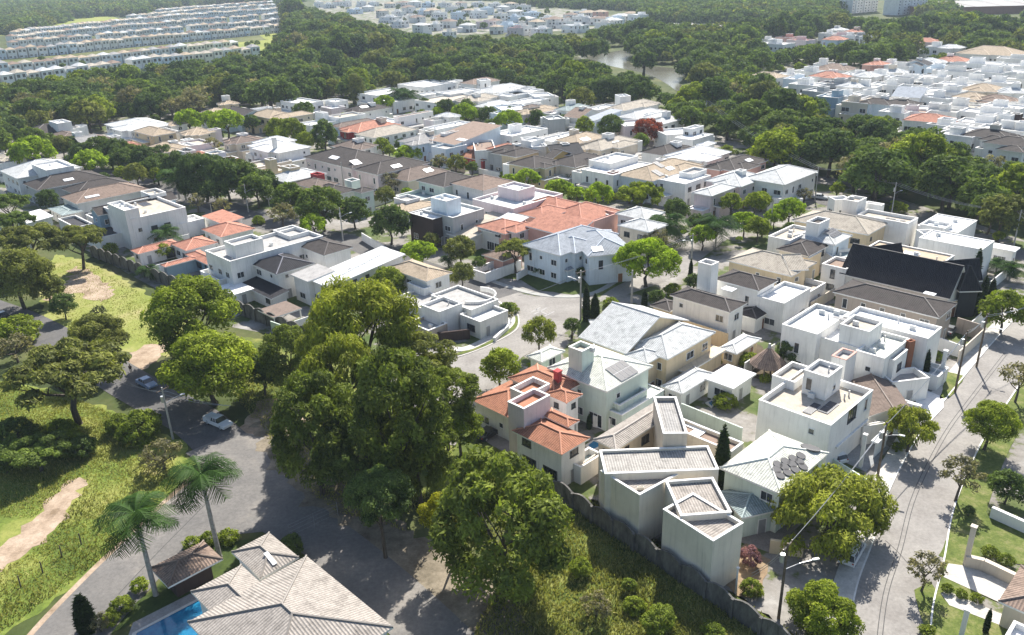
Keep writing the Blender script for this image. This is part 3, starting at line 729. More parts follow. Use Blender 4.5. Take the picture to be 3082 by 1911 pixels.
# ------------------------------------------------------------------ setting
GR = lambda: m_ground('wild ground', [(.25, (.030, .040, .014)), (.48, (.060, .080, .024)), (.62, (.11, .115, .045)), (.8, (.20, .16, .10))], .045, .6, .95, .05)
me = MB(); me.face([(-7000, -300, 0), (7000, -300, 0), (7000, 9000, 0), (-7000, 9000, 0)])
tag(me.obj('ground', GR()), kind='structure')
YARD = m_ground('yard paving', [(.36, (.060, .095, .022)), (.47, (.11, .13, .05)), (.50, (.21, .195, .175)), (.62, (.29, .275, .255)), (.75, (.40, .385, .36))], .10, 1.1, .9)
MEAD = m_ground('meadow', [(.30, (.060, .100, .020)), (.47, (.14, .185, .034)), (.60, (.25, .26, .07)), (.74, (.38, .31, .17))], .10, 1.6, .95, .06)
MEAD2 = m_ground('mown meadow', [(.30, (.16, .20, .035)), (.50, (.24, .26, .07)), (.64, (.31, .29, .12)), (.78, (.40, .30, .20))], .09, 1.8, .95, .03)
ROUGH = m_ground('rough grass', [(.30, (.045, .070, .016)), (.5, (.11, .14, .03)), (.66, (.24, .24, .07)), (.80, (.36, .30, .15))], .22, 2.0, .95, .08)
DIRT = m_ground('dirt', [(.30, (.20, .145, .095)), (.5, (.36, .275, .20)), (.72, (.48, .39, .30))], .35, 2.5, .95, .03)
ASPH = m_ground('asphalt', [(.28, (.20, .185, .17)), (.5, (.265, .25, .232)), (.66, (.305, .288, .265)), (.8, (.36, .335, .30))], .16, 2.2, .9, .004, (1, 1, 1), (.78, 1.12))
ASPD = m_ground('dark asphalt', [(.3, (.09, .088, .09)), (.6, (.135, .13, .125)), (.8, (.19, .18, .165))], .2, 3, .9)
SAND = m_ground('worn road', [(.3, (.135, .13, .125)), (.50, (.175, .166, .156)), (.60, (.225, .208, .188)), (.74, (.30, .27, .23))], .11, 2.0, .95, .01)
PAVE = m_ground('pale paving', [(.3, (.40, .38, .35)), (.55, (.52, .50, .46)), (.8, (.62, .60, .56))], .5, 3, .9)
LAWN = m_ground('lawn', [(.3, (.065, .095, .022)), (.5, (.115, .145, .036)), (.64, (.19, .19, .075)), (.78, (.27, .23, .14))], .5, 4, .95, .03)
KERB = m_plain('kerb concrete', (.50, .48, .45), .9)
TL(0, 0, 1)
sheet('paving', [(285, 765), (400, 832), (520, 895), (700, 985), (945, 1029), (1240, 1180), (1480, 1340), (1770, 1500), (2060, 1690), (2420, 1930), (2680, 2200), (3500, 2100), (3300, 900), (3130, 740), (2900, 660), (2400, 500), (2330, 440), (2120, 400), (2080, 330), (1950, 300), (1700, 300), (1480, 235), (1200, 250), (900, 300), (620, 320), (400, 350), (160, 370), (20, 420), (-150, 480), (-120, 600), (40, 650)], .02, YARD)
sheet('paving', [(2240, 215), (2420, 170), (2700, 180), (2950, 150), (3300, 150), (3500, 420), (3082, 470), (2860, 400), (2640, 350), (2460, 340), (2330, 260)], .02, YARD)
sheet('paving', [(940, 25), (1250, 110), (1500, 100), (1760, 90), (1900, 60), (1780, 35), (1500, 8), (1300, -10), (950, -10)], .02, YARD)
sheet('meadow', [(120, 830), (170, 765), (300, 795), (470, 900), (600, 985), (560, 1050), (500, 1075), (390, 1060), (230, 1040), (130, 960)], .02, MEAD2)
sheet('meadow', [(-120, 1990), (10, 1912), (200, 1780), (345, 1668), (445, 1570), (525, 1485), (580, 1410), (560, 1330), (440, 1290), (340, 1235), (200, 1180), (-150, 1120), (-350, 1500)], .02, MEAD)
sheet('grass', [(1390, 1990), (1500, 1760), (1640, 1560), (1780, 1500), (2060, 1690), (2420, 1930), (2600, 2100)], .02, ROUGH)
sheet('grass', [(640, 1010), (960, 1030), (1480, 1345), (1780, 1510), (1640, 1570), (1400, 1500), (1160, 1480), (900, 1440), (800, 1280), (640, 1120)], .021, ROUGH)
sheet('grass', [(-100, 150), (-80, 100), (250, 40), (330, 45), (370, 62), (330, 75), (0, 108)], .02, m_ground('hill grass', [(.3, (.16, .20, .04)), (.6, (.25, .27, .06)), (.8, (.34, .32, .12))], .02, .3))
sheet('grass', [(560, 155), (720, 105), (860, 90), (880, 120), (830, 150), (790, 180), (600, 200)], .021, MC['hill grass'])
sheet('grass', [(-50, 195), (200, 160), (420, 125), (760, 90), (800, 120), (420, 155), (0, 215)], .022, m_ground('bank grass', [(.3, (.06, .075, .03)), (.6, (.13, .14, .05)), (.8, (.2, .19, .1))], .03, .3))
sheet('dirt', [(0, 1640), (100, 1568), (185, 1478), (240, 1436), (258, 1462), (215, 1520), (160, 1595), (80, 1665), (-30, 1735), (-80, 1720)], .04, DIRT)
sheet('dirt', [(370, 1100), (385, 1062), (460, 1035), (520, 1030), (480, 1080), (430, 1115), (390, 1135)], .045, DIRT)
sheet('dirt', [(150, 905), (230, 800), (300, 830), (345, 885), (300, 910), (230, 880), (190, 925)], .045, DIRT)
sheet('dirt', [(700, 1310), (800, 1200), (870, 1190), (930, 1260), (900, 1330), (900, 1420), (830, 1440), (760, 1400)], .04, DIRT)
TL(0, 0, 1)
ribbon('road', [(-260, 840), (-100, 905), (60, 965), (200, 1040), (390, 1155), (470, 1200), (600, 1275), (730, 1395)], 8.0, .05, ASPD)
ribbon('road', [(60, 2120), (215, 1915), (330, 1785), (440, 1670), (580, 1530), (700, 1420), (800, 1310)], 8.6, .055, SAND)
sheet('road', [(640, 1415), (760, 1400), (900, 1560), (860, 1640), (790, 1600), (670, 1612), (570, 1640), (510, 1665)], .057, SAND)
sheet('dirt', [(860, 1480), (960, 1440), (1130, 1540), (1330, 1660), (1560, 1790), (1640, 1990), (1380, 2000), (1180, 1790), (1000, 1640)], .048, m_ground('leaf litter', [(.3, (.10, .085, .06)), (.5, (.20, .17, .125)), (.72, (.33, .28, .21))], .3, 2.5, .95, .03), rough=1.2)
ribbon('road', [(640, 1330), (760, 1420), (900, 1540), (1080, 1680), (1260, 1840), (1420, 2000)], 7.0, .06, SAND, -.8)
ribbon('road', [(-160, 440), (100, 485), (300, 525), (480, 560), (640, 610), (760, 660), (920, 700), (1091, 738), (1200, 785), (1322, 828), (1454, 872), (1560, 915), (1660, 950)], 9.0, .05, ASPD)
ribbon('road', [(1730, 860), (1690, 905), (1610, 965), (1530, 1030), (1450, 1100), (1385, 1170), (1330, 1240), (1270, 1330)], 10.5, .056, ASPH)
ribbon('road', [(1620, 960), (1730, 905), (1890, 858), (2010, 808), (2090, 752), (2180, 690), (2290, 640), (2400, 590)], 8.0, .054, ASPH)
sheet('road', [(1480, 905), (1560, 880), (1660, 905), (1750, 905), (1750, 960), (1690, 1010), (1560, 1080), (1480, 1010), (1440, 960)], .058, ASPH)
ribbon('road', [(2640, 2200), (2668, 1990), (2690, 1800), (2732, 1659), (2775, 1494), (2861, 1317), (2943, 1201), (3043, 1069), (3160, 930)], 7.6, .05, ASPH)
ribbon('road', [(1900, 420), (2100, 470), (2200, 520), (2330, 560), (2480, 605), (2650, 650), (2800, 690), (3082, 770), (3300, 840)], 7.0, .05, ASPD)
for off in (5.1,):
    ribbon('pavement', [(2640, 2200), (2668, 1990), (2690, 1800), (2732, 1659), (2775, 1494), (2861, 1317), (2943, 1201), (3043, 1069), (3160, 930)], 2.4, .14, PAVE, off, thick=1)
ribbon('verge', [(2640, 2200), (2668, 1990), (2690, 1800), (2732, 1659), (2775, 1494), (2861, 1317), (2943, 1201), (3043, 1069), (3160, 930)], 3.4, .082, LAWN, -5.7)
for off in (3.87, -3.87):
    ribbon('kerb', [(2640, 2200), (2668, 1990), (2690, 1800), (2732, 1659), (2775, 1494), (2861, 1317), (2943, 1201), (3043, 1069), (3160, 930)], .18, .16, m_plain('white kerb', (.68, .67, .64), .8), off, thick=1)
ribbon('dirt', [(60, 2120), (215, 1915), (330, 1785), (440, 1670), (580, 1530), (690, 1425)], .9, .052, DIRT, 4.6)
TAR = m_plain('tar seam', (.07, .068, .066), .9)
for off in (.6, 1.1): ribbon('road', [(2668, 1990), (2690, 1800), (2732, 1659), (2775, 1494), (2861, 1317), (2943, 1201), (3043, 1069)], .09, .062, TAR, off)
ribbon('road', [(2664, 1627), (2700, 1660), (2735, 1700)], .08, .063, TAR)
ribbon('road', [(330, 1785), (440, 1670), (580, 1530), (690, 1420)], .12, .062, TAR, -1.2)
WLINE = m_plain('worn road paint', (.33, .32, .31), .8, 0, .3, 4)
for q in ([(1605, 945), (1645, 925), (1647, 927), (1607, 947)], [(1612, 928), (1650, 946), (1648, 948), (1610, 930)], [(1598, 938), (1625, 924), (1627, 926), (1600, 940)], [(1640, 950), (1668, 936), (1669, 938), (1641, 952)]): sheet('road_marking', q, .066, WLINE)
sheet('dirt', [(770, 1270), (870, 1225), (960, 1380), (1080, 1490), (1260, 1620), (1190, 1650), (1010, 1565), (890, 1475), (810, 1395)], .068, MC['leaf litter'], rough=1.4)  # leaf-litter verge narrows the road and stands in for tree shade on it
# corner kerbs and verges round the crossing
def src_pts(tx, ty, pts): return [(tx+x*.3307, ty+y*.3307) for x, y in pts]
ribbon('pavement', src_pts(760, 920, [(1640, 330), (1900, 400), (2150, 300), (2330, 180), (2345, 90), (2300, 20)]), 1.8, .12, PAVE, thick=1)
ribbon('kerb', src_pts(760, 920, [(1740, 500), (1960, 440), (2200, 340), (2400, 220), (2419, 100), (2370, 20)]), .25, .14, KERB, thick=1)
ribbon('verge', src_pts(760, 920, [(1720, 470), (1950, 420), (2190, 320), (2375, 200), (2390, 100)]), 1.0, .10, LAWN)
ribbon('verge', src_pts(1520, 460, [(830, 1310), (960, 1225), (1090, 1160)]), 1.5, .10, LAWN)
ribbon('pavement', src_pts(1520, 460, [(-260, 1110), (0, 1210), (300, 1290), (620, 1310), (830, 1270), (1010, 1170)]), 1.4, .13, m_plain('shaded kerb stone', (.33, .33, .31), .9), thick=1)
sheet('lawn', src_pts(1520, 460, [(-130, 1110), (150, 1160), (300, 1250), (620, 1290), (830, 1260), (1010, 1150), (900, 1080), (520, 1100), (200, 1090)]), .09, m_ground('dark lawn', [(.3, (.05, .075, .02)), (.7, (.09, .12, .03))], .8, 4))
# lawns on the near right
TL(2282, 1411)
sheet('lawn', [(1420, 1100), (1560, 1020), (1700, 1200), (2250, 1380), (2400, 1700), (1900, 2000), (1560, 1700), (1500, 1400)], .10, LAWN)
sheet('lawn', [(1870, 380), (1960, 350), (2419, 540), (2800, 700), (2600, 900), (2350, 860), (1960, 690), (1880, 870), (1640, 790)], .10, LAWN)
sheet('drive', [(1730, 860), (1870, 880), (1960, 900), (2320, 1060), (2230, 1230), (1900, 1080), (1680, 980)], .11, PAVE)
sheet('patio', [(1660, 1130), (1720, 1110), (2240, 1330), (2330, 1420), (2250, 1440), (1740, 1240)], .12, PAVE)
TL(2282, 920)
sheet('lawn', [(1650, 850), (1720, 600), (1880, 640), (1790, 790), (1740, 830)], .15, LAWN)
sheet('lawn', [(1330, 1310), (1210, 1120), (1330, 1110), (1500, 1160), (1400, 1290)], .15, LAWN)
sheet('drive', [(1250, 930), (1430, 960), (1440, 740), (1340, 690), (1680, 830), (1690, 920), (1560, 1060), (1430, 1000)], .15, m_plain('white paving', (.74, .73, .71), .7))
sheet('drive', [(600, 1340), (980, 1511), (1200, 1290), (1120, 1230), (740, 1230)], .06, m_ground('grey paving', [(.3, (.22, .23, .24)), (.7, (.34, .35, .35))], .6, 5))
sheet('garden', [(0, 350), (220, 520), (330, 520), (100, 700), (-100, 640), (-200, 500)], .06, m_ground('garden soil', [(.3, (.06, .05, .03)), (.7, (.13, .10, .07))], .6, 4))
TL(1520, 1411)
sheet('drive', [(1960, 560), (2100, 430), (2419, 160), (2700, 500), (2400, 760), (2240, 700), (2060, 640)], .044, m_ground('dark paving', [(.3, (.20, .18, .17)), (.7, (.29, .27, .26))], .5, 5))
sheet('garden', [(1870, 790), (2200, 680), (2419, 830), (2330, 1150), (2100, 1150), (1880, 960)], .06, m_ground('garden earth', [(.3, (.16, .11, .07)), (.5, (.26, .19, .12)), (.8, (.36, .28, .18))], .5, 3))
# river and ponds
WAT = None
m, n, b = newmat('river water'); a = ramp(n, noise(n, .012, pos(n, 1, 2.5, 1), 3), [(.3, (.06, .058, .036)), (.55, (.10, .097, .068)), (.75, (.14, .138, .11))])
n.links.new(a, b.inputs['Base Color']); b.inputs['Roughness'].default_value = .18; bump(n, b, noise(n, .6, pos(n, 1, 1, 1), 3), .05, .4); WAT = m
TL(1520, 0)
sheet('river', [(700, 505), (900, 485), (1060, 455), (1140, 465), (1150, 520), (1140, 580), (1200, 600), (1400, 605), (1620, 630), (1640, 700), (1590, 760), (1650, 815), (1560, 830), (1500, 780), (1400, 720), (1250, 660), (1100, 630), (960, 600), (850, 570), (760, 535), (600, 530)], .05, WAT)
sheet('pond', [(1480, 245), (1600, 240), (1760, 250), (1700, 300), (1560, 290)], .05, WAT)
TL(760, 0)
sheet('pond', [(700, 650), (900, 625), (1130, 620), (1110, 660), (950, 690), (800, 720), (640, 740), (620, 710)], .05, m_ground('green pond', [(.3, (.10, .11, .045)), (.7, (.17, .165, .08))], .02, .3, .35))
TL(1520, 0)
sheet('embankment', [(1470, 185), (1860, 205), (2150, 235), (2150, 255), (1860, 228), (1470, 215)], .06, PAVE)

# ------------------------------------------------------------------ near houses
nw = {'now': 1}
TL(1520, 920)
def q7(x, y): return x, y+491/.3307
def b7(ax, ay, bx, by, cx, cy, *r): return (ax, ay+1484.7, bx, by+1484.7, cx, cy+1484.7)+r
H('beige house with a tall shaft tower and white parapets by the concrete wall', [
  (900, 1490, 1945, 1490, 1890, 1275, 8.1, 'F', 'i', 'Q', {'r': 1, 'dip': .3, 'now': 1, 'h': 1, 'tile': 1}),
  (1440, 1165, 1660, 1163, 1560, 830, 10.0, 'F', 'e', 'h', {'ns': 1, 'dip': .5, 'now': 1, 'h': 1, 'tile': 1}),
  b7(1600, 430, 2060, 395, 1890, 80, 7.9, 'F', 'i', 'q', {'ns': 1, 'dip': .4, 'ns_': 1, 'h': 1, 'tile': 1}),
  b7(1440, 370, 1895, 660, 2085, 445, 7.6, 'F', 'i', 'q', {'dip': .5, 'now': 1, 'h': 1, 'tile': 1, 'ns': 1}),
  b7(872, 20, 1225, 240, 1500, 10, 7.6, 'F', 'i', 'q', {'dip': .5, 'now': 1, 'h': 1, 'tile': 1, 'ns': 1}),
  b7(1225, 240, 1262, 155, 1490, 150, 7.5, 'F', 'i', 'q', {'r': 1, 'dip': .4, 'h': 1, 'tile': 1, 'ns_': 1}),
  (862, 1180, 1010, 1310, 1640, 960, 6.6, 'H', 'e', 'q', {'p': 20, 'h': 1}),
  (1640, 1000, 2060, 1330, 2110, 1225, 6.2, 'F', 'i', 'B', {'dip': .5, 'now': 1, 'h': 1}),
 ], [('sky', 7, 1700, 1100, 1.6, 1.1), ('sky', 7, 1740, 1170, 1.5, 2.6), ('win', 0, 1366, 1800, 'u', 'a'), ])
H('mint green house with ivory tiled roof, solar panels and a balcony', [
  (370, 570, 928, 785, 1292, 528, 6.4, 'H', 'm', 'v', {'p': 23}),
  (583, 372, 700, 420, 828, 372, 10.0, 'F', 'm', 'e', {'now': 1}),
  (190, 460, 335, 515, 570, 420, 5.2, 'H', 'm', 'v'),
  (640, 870, 1062, 1000, 1402, 750, 3.3, 'F', 'm', 'v', {'dip': .15}),
  (925, 845, 1045, 910, 1250, 745, 4.2, 'F', 'm', 'l', {'z0': 3.1, 'now': 1, 'dip': 1}),
 ], [('sol', 0, 1060, 595, 4.2, 3.4, 4, 2), ('ac', 1, 790, 430)])
H('cream-walled house with a large pale grey gabled and hipped roof', [
  (690, 270, 1100, 437, 1610, 110, 6.0, 'G', 'c', 'l', {'p': 27, 'cap': .85}),
  (1120, 350, 1480, 488, 1828, 212, 6.0, 'H', 'c', 'l', {'p': 27, 'cap': .85}),
  (1100, 437, 1295, 525, 1440, 430, 5.8, 'H', 'c', 'l', {'p': 27, 'cap': .85}),
  (760, 130, 800, 200, 960, 140, 4.6, 'H', 'c', 'l', {'cap': .85}),
  (1560, 560, 1660, 610, 1800, 330, 3.2, 'T', 'c', 'c', {'now': 1}),
 ])
H('small open pavilion with a pale hipped roof next to the pool', [(1928, 392, 2110, 440, 2292, 290, 3.0, 'H', 'c', 'l', {'ns_': 1})], det=2, name='pavilion', cat='pavilion')
H('low pale tiled annex joined to a white slab-roofed poolside pavilion', [
  (1430, 722, 1612, 805, 1860, 600, 3.3, 'H', 'W', 'l', {'cap': .9}),
  (1840, 645, 2080, 755, 2255, 605, 3.5, 'T', 'W', 'W', {}),
 ], name='annex', cat='house')
H('terracotta-roofed white house with a square tile-topped tower', [
  (35, 870, 170, 942, 372, 800, 8.3, 'F', 'p', 'r', {'dip': .7, 'now': 1, 'fk': 'W'}),
  (75, 1130, 515, 1360, 745, 1188, 5.2, 'H', 'W', 'r', {'p': 24}),
  (300, 1000, 575, 1105, 655, 1035, 5.8, 'H', 'W', 'r', {'p': 24}),
  (380, 790, 560, 890, 700, 805, 5.8, 'H', 'W', 'r'),
  (-262, 830, 30, 1020, 300, 720, 4.4, 'H', 'W', 'r'),
  (20, 660, 450, 840, 695, 690, 5.6, 'H', 'W', 'r'),
  (60, 745, 200, 820, 380, 700, 6.6, 'F', 'W', 'r', {'now': 1, 'dip': .8}),
  (600, 1390, 690, 1475, 868, 1340, 2.8, 'F', 'W', 'G', {'now': 1, 'dip': .9}),
 ], [('box', 5, 480, 680, .9, .9, 1.6, 'R')])
H('pale house with ivory hipped roofs carrying round pool-heating coils', [
  (2064, 1390, 2519, 1718, 2840, 1300, 5.6, 'H', 'm', 'v', {'p': 20}),
  (1930, 1690, 2155, 1935, 2419, 1660, 3.4, 'H', 'm', 'G', {'p': 20}),
 ], [('disc', 0, x, y, .62) for x, y in ((2480, 1450), (2550, 1420), (2620, 1395), (2690, 1370), (2470, 1500), (2540, 1475), (2610, 1450), (2680, 1425), (2500, 1550), (2570, 1525), (2640, 1500), (2710, 1470))] + [('disc', 0, 2780, 1300, 1.3)])
TL(2282, 920)
H('white flat-roofed house with a tall rooftop tower and tilted panels', [
  (25, 845, 660, 1092, 1030, 765, 7.2, 'F', 'W', 'e', {'dip': .9, 'now': 1}),
  (410, 590, 635, 655, 760, 552, 9.7, 'F', 'W', 'h', {'now': 1}),
  (110, 645, 330, 700, 470, 560, 7.6, 'F', 'W', 'e', {'dip': .7, 'now': 1}),
  (122, 1000, 265, 1052, 330, 1010, 5.6, 'F', 'W', 'h', {'now': 1}),
  (640, 1240, 720, 1290, 960, 1020, 3.6, 'T', 'o', 'W', {}),
  (1040, 1215, 1090, 1250, 1205, 1110, 3.0, 'T', 'W', 'W', {}),
  (935, 1080, 960, 1100, 1200, 1100, 3.2, 'F', 'W', 'h', {'now': 1, 'ns': 1}),
 ], [('sol', 0, 490, 940, 1.2, 3.4, 1, 2), ('sol', 0, 640, 930, 1.4, 3.6, 1, 2), ('ac', 0, 300, 760), ('win', 0, 975, 915, 'v', 'd'), ('win', 0, 850, 1010, 'v', 'c', 'D'), ('win', 0, 485, 1130, 'u', 'b'), ('win', 1, 690, 730, 'v', 'b'), ('win', 1, 460, 730, 'u', 'd')])
H('narrow brown slate-roofed house with a red-rimmed white tower', [
  (800, 690, 990, 1012, 1250, 730, 3.4, 'G', 'w', 'b', {'p': 28, 'cap': .8, 'ns_': 1}),
  (663, 460, 800, 495, 888, 420, 7.6, 'F', 'W', 'h', {'now': 1, 'cop': 's'}),
  (1150, 860, 1430, 962, 1470, 900, 2.6, 'F', 'W', 'l', {'now': 1}),
 ])
H('white stepped modern house with a brick-red street column', [
  (870, 42, 1545, 302, 1652, 192, 7.2, 'F', 'W', 'W', {'now': 1}),
  (775, 150, 1010, 240, 1105, 140, 9.0, 'F', 'W', 'e', {'now': 1}),
  (228, 165, 537, 262, 830, 60, 7.2, 'F', 'W', 'l', {}),
  (545, 260, 930, 392, 1060, 265, 6.2, 'F', 'W', 'W', {'now': 1}),
  (930, 378, 1150, 482, 1335, 290, 6.8, 'F', 'W', 'v', {}),
  (1090, 600, 1222, 700, 1372, 525, 3.9, 'F', 'W', 'h', {'dip': .9}),
  (1150, 480, 1240, 500, 1360, 400, 6.0, 'F', 'W', 'u', {'dip': .9}),
  (1345, 312, 1385, 330, 1425, 312, 7.0, 'F', 'o', 'b', {'now': 1, 'ns': 1, 'cop': 'o'}),
  (540, 280, 905, 420, 920, 410, 3.6, 'F', 'W', 'h', {'now': 1}),
 ], [('sol', 0, 740, 120, 2.2, .9, 2, 1)])
H('white garage wing with slatted gate under the modern house', [(1480, 560, 1640, 650, 1720, 560, 2.6, 'F', 'W', 'l', {'now': 1})], name='garage', cat='garage')
TL(2282, 460)
H('beige house with a long dark grey hipped tile roof', [(715, 1240, 1648, 1503, 1800, 1370, 5.8, 'H', 't', 'd', {'p': 22, 'cap': 1.5}), (1640, 1330, 1700, 1360, 1790, 1300, 3.4, 'F', 'c', 'W')], [('sky', 0, 1560, 1285, 2.0, 1.4)])
H('castle-like house with steep black roofs and a pointed turret', [
  (812, 1052, 1745, 1330, 1900, 1200, 4.6, 'G', 'w', 'D', {'p': 47, 'cap': 1.1}),
  (1740, 1195, 1830, 1262, 1945, 1190, 5.0, 'H', 'D', 'D', {'p': 66, 'cap': 1.1}),
  (1590, 1120, 1715, 1190, 1850, 1060, 5.4, 'g', 'D', 'D', {'p': 60, 'cap': 1.1}),
  (900, 985, 1030, 1050, 1200, 940, 5.4, 'g', 'D', 'D', {'p': 58, 'cap': 1.1}),
  (1095, 800, 1660, 1022, 1760, 930, 7.0, 'F', 'w', 'n', {'now': 1, 'dip': .25}),
  (800, 1040, 1040, 1120, 1100, 1080, 4.0, 'F', 'W', 'h', {'now': 1}),
 ], [('sky', 4, 1380, 930, 3.2, 3.2)])
H('long white windowless hall with a plain flat roof', [(1505, 748, 2040, 882, 2130, 800, 7.2, 'F', 'W', 'W', {'now': 1, 'dip': .15}), (1440, 700, 1500, 740, 1560, 690, 6.6, 'F', 'W', 'W', {'now': 1})], cat='building', name='building')
H('white flat-roofed block with red edging beside the woodland road', [(1508, 628, 1820, 728, 1938, 606, 6.0, 'F', 'W', 'W', {'dip': .15, 'now': 1}), (1515, 625, 1700, 690, 1740, 640, 6.8, 'F', 'W', 'W', {})], cat='building', name='building')
H('low white pavilion with pool deck behind the long hall', [(2060, 850, 2340, 898, 2395, 862, 4.2, 'T', 'W', 'W', {})])
H('cream house with a wide beige hipped roof and white wings', [
  (415, 560, 1000, 746, 1165, 640, 6.2, 'H', 'c', 'e', {'p': 25, 'cap': .75}),
  (770, 425, 905, 448, 955, 402, 9.2, 'F', 'W', 'e', {'now': 1}),
  (900, 560, 1362, 645, 1448, 590, 7.0, 'F', 'W', 'e', {'dip': .7}),
  (640, 400, 700, 430, 780, 390, 7.2, 'F', 'W', 'W', {}),
  (1000, 440, 1120, 480, 1180, 470, 7.8, 'F', 'W', 'W', {'now': 1}),
 ], [('sol', 2, 1250, 610, 4.5, .8, 5, 1)])
H('white house with pale hipped roof, solar panels and open-topped tower', [
  (345, 745, 698, 838, 825, 745, 6.0, 'H', 'b', 'l', {'cap': .8}),
  (448, 622, 555, 648, 648, 600, 9.2, 'F', 'W', 'd', {'now': 1}),
  (120, 745, 290, 800, 450, 680, 6.4, 'F', 'W', 'e', {'now': 1}),
 ], [('sol', 0, 680, 730, 4.4, 2.6)])
H('beige house with pale hipped roof and a pointed dormer', [(-130, 900, 305, 1122, 395, 965, 6.0, 'H', 'c', 'e', {'p': 24, 'cap': .8}), (140, 930, 290, 1070, 380, 990, 6.4, 'g', 'c', 'e', {})])
H('dark brown hipped roof between the beige house and the solar roof', [(215, 850, 460, 942, 695, 850, 5.4, 'H', 'w', 'd', {'cap': 1.3}), (360, 930, 460, 960, 590, 900, 5.0, 'F', 'c', 'h', {})])
H('white courtyard house with an arched opening', [(0, 1300, 235, 1372, 480, 1230, 5.4, 'F', 'W', 'W', {}), (230, 1240, 400, 1310, 560, 1170, 4.0, 'F', 'W', 'e', {'dip': .9})])
H('white terrace house with round balcony behind the castle roof', [(600, 1000, 800, 1060, 880, 980, 5.6, 'F', 'W', 'B', {}), (590, 900, 700, 960, 900, 870, 4.4, 'F', 'W', 'G', {})])
TL(1520, 460)
H('white house with two dark brown hipped roofs and a square white tower', [
  (1508, 1288, 2048, 1452, 2195, 1362, 6.0, 'H', 'W', 'd', {'p': 24, 'cap': 1.6}),
  (1930, 1130, 2312, 1256, 2440, 1150, 6.6, 'H', 'W', 'd', {'p': 26, 'cap': 1.6}),
  (1742, 1002, 1880, 1025, 1938, 992, 10.4, 'F', 'W', 'h', {'now': 1}),
  (1330, 1380, 1500, 1442, 1548, 1350, 3.2, 'H', 'c', 'd', {'cap': 1.6}),
  (2100, 1450, 2290, 1515, 2420, 1400, 3.2, 'H', 'W', 'd', {'cap': 1.6}),
 ], [('sky', 0, 2040, 1240, 2.4, 2.2)])
H('pale blue house with slate blue hipped roofs on the street corner', [
  (560, 740, 752, 945, 1066, 790, 6.2, 'H', 'b', 'u', {'p': 26, 'cap': 1.7}),
  (245, 800, 502, 937, 880, 700, 6.2, 'H', 'b', 'u', {'p': 26, 'cap': 1.7}),
  (1000, 900, 1010, 957, 1192, 858, 3.6, 'H', 'b', 'u', {'cap': 1.7}),
  (470, 800, 640, 915, 760, 800, 6.1, 'H', 'b', 'u', {'p': 28, 'cap': 1.7}),
  (470, 1060, 570, 1075, 690, 1050, 3.0, 'H', 'b', 'u', {'p': 30, 'cap': 1.2}),
 ], [('sky', 0, 840, 880, 2.4, 1.6)])
H('house with many salmon tiled roofs behind the blue corner house', [
  (238, 645, 605, 772, 668, 668, 6.0, 'S', 's', 's', {'p': 20, 'tile': 1}),
  (135, 545, 340, 605, 455, 485, 6.0, 'H', 's', 's'),
  (235, 440, 480, 550, 640, 450, 5.6, 'H', 'p', 's', {'p': 26}),
  (470, 530, 700, 645, 890, 490, 5.0, 'H', 'p', 's', {'p': 28}),
  (680, 560, 810, 625, 1015, 545, 5.6, 'F', 's', 's', {'now': 1, 'dip': 1.2, 'cop': 's'}),
  (-20, 690, 100, 730, 250, 640, 5.4, 'H', 'p', 's'),
  (-260, 660, 0, 740, 110, 620, 5.0, 'H', 's', 's'),
 ])
H('white and cream house with twin pale hipped roofs', [(980, 560, 1270, 612, 1452, 540, 6.0, 'H', 'W', 'l', {'cap': .8}), (1008, 660, 1310, 722, 1440, 640, 6.0, 'H', 'e', 'l', {'cap': .8})], [('sol', 0, 1360, 590, 3.5, 2)])
H('carport court with reddish brown roof by the bare tree', [(-230, 930, -20, 985, 100, 890, 3.4, 'H', 's', 'B', {'cap': 1}), (-290, 1050, -180, 1100, 80, 960, 2.4, 'F', 'W', 'B', {'now': 1, 'dip': 1.6})])
H('white low house with dark pergola roof and curved wall', [(2150, 1180, 2290, 1240, 2419, 1150, 5.2, 'F', 'W', 'e', {'now': 1})])
TL(760, 460)
H('large white modern house with long parapets and a rooftop box', [
  (-362, 872, -205, 990, 610, 745, 7.4, 'F', 'W', 'h', {'dip': .7}),
  (-235, 800, -165, 845, 85, 775, 9.6, 'F', 'W', 'h', {'now': 1}),
  (240, 690, 340, 760, 600, 740, 7.6, 'F', 'W', 'h', {'now': 1, 'dip': .8}),
  (-420, 1060, -300, 1160, -120, 1080, 3.6, 'F', 'W', 'G', {'dip': .9}),
  (-370, 1230, -200, 1300, -30, 1190, 2.9, 'T', 'W', 'W', {}),
 ])
H('white house with near-black hipped roofs in front of the modern one', [
  (-25, 1000, 215, 1108, 500, 978, 5.6, 'H', 'W', 'D', {'cap': 5}),
  (340, 860, 650, 935, 860, 838, 6.4, 'H', 'W', 'd', {'cap': 1.3}),
  (330, 1110, 500, 1172, 700, 1072, 5.2, 'S', 'W', 'g', {'p': 6}),
  (-300, 1240, 170, 1330, 230, 1230, 2.8, 'S', 'W', 'D', {'p': 10, 'tile': 1}),
 ])
H('white house with a broad white sloping roof of skylight strips', [(640, 1090, 692, 1228, 1312, 968, 5.0, 'S', 'W', 'l', {'p': 7})],
  [('sky', 0, 790+i*62, 1110-i*32, 1.2, 3.0) for i in range(6)])
H('dark slatted pergola with curved white wall by the pool', [(10, 1440, 190, 1500, 400, 1390, 2.9, 'C', 'W', 'b', {})], name='pergola', cat='pergola')
H('white house with tan hipped roof beside the skylight roof', [(1230, 1040, 1582, 1172, 1782, 1076, 5.8, 'H', 'W', 'n', {'cap': .8}), (1450, 1170, 1560, 1240, 1600, 1210, 4.6, 'F', 'W', 'e', {'now': 1})])
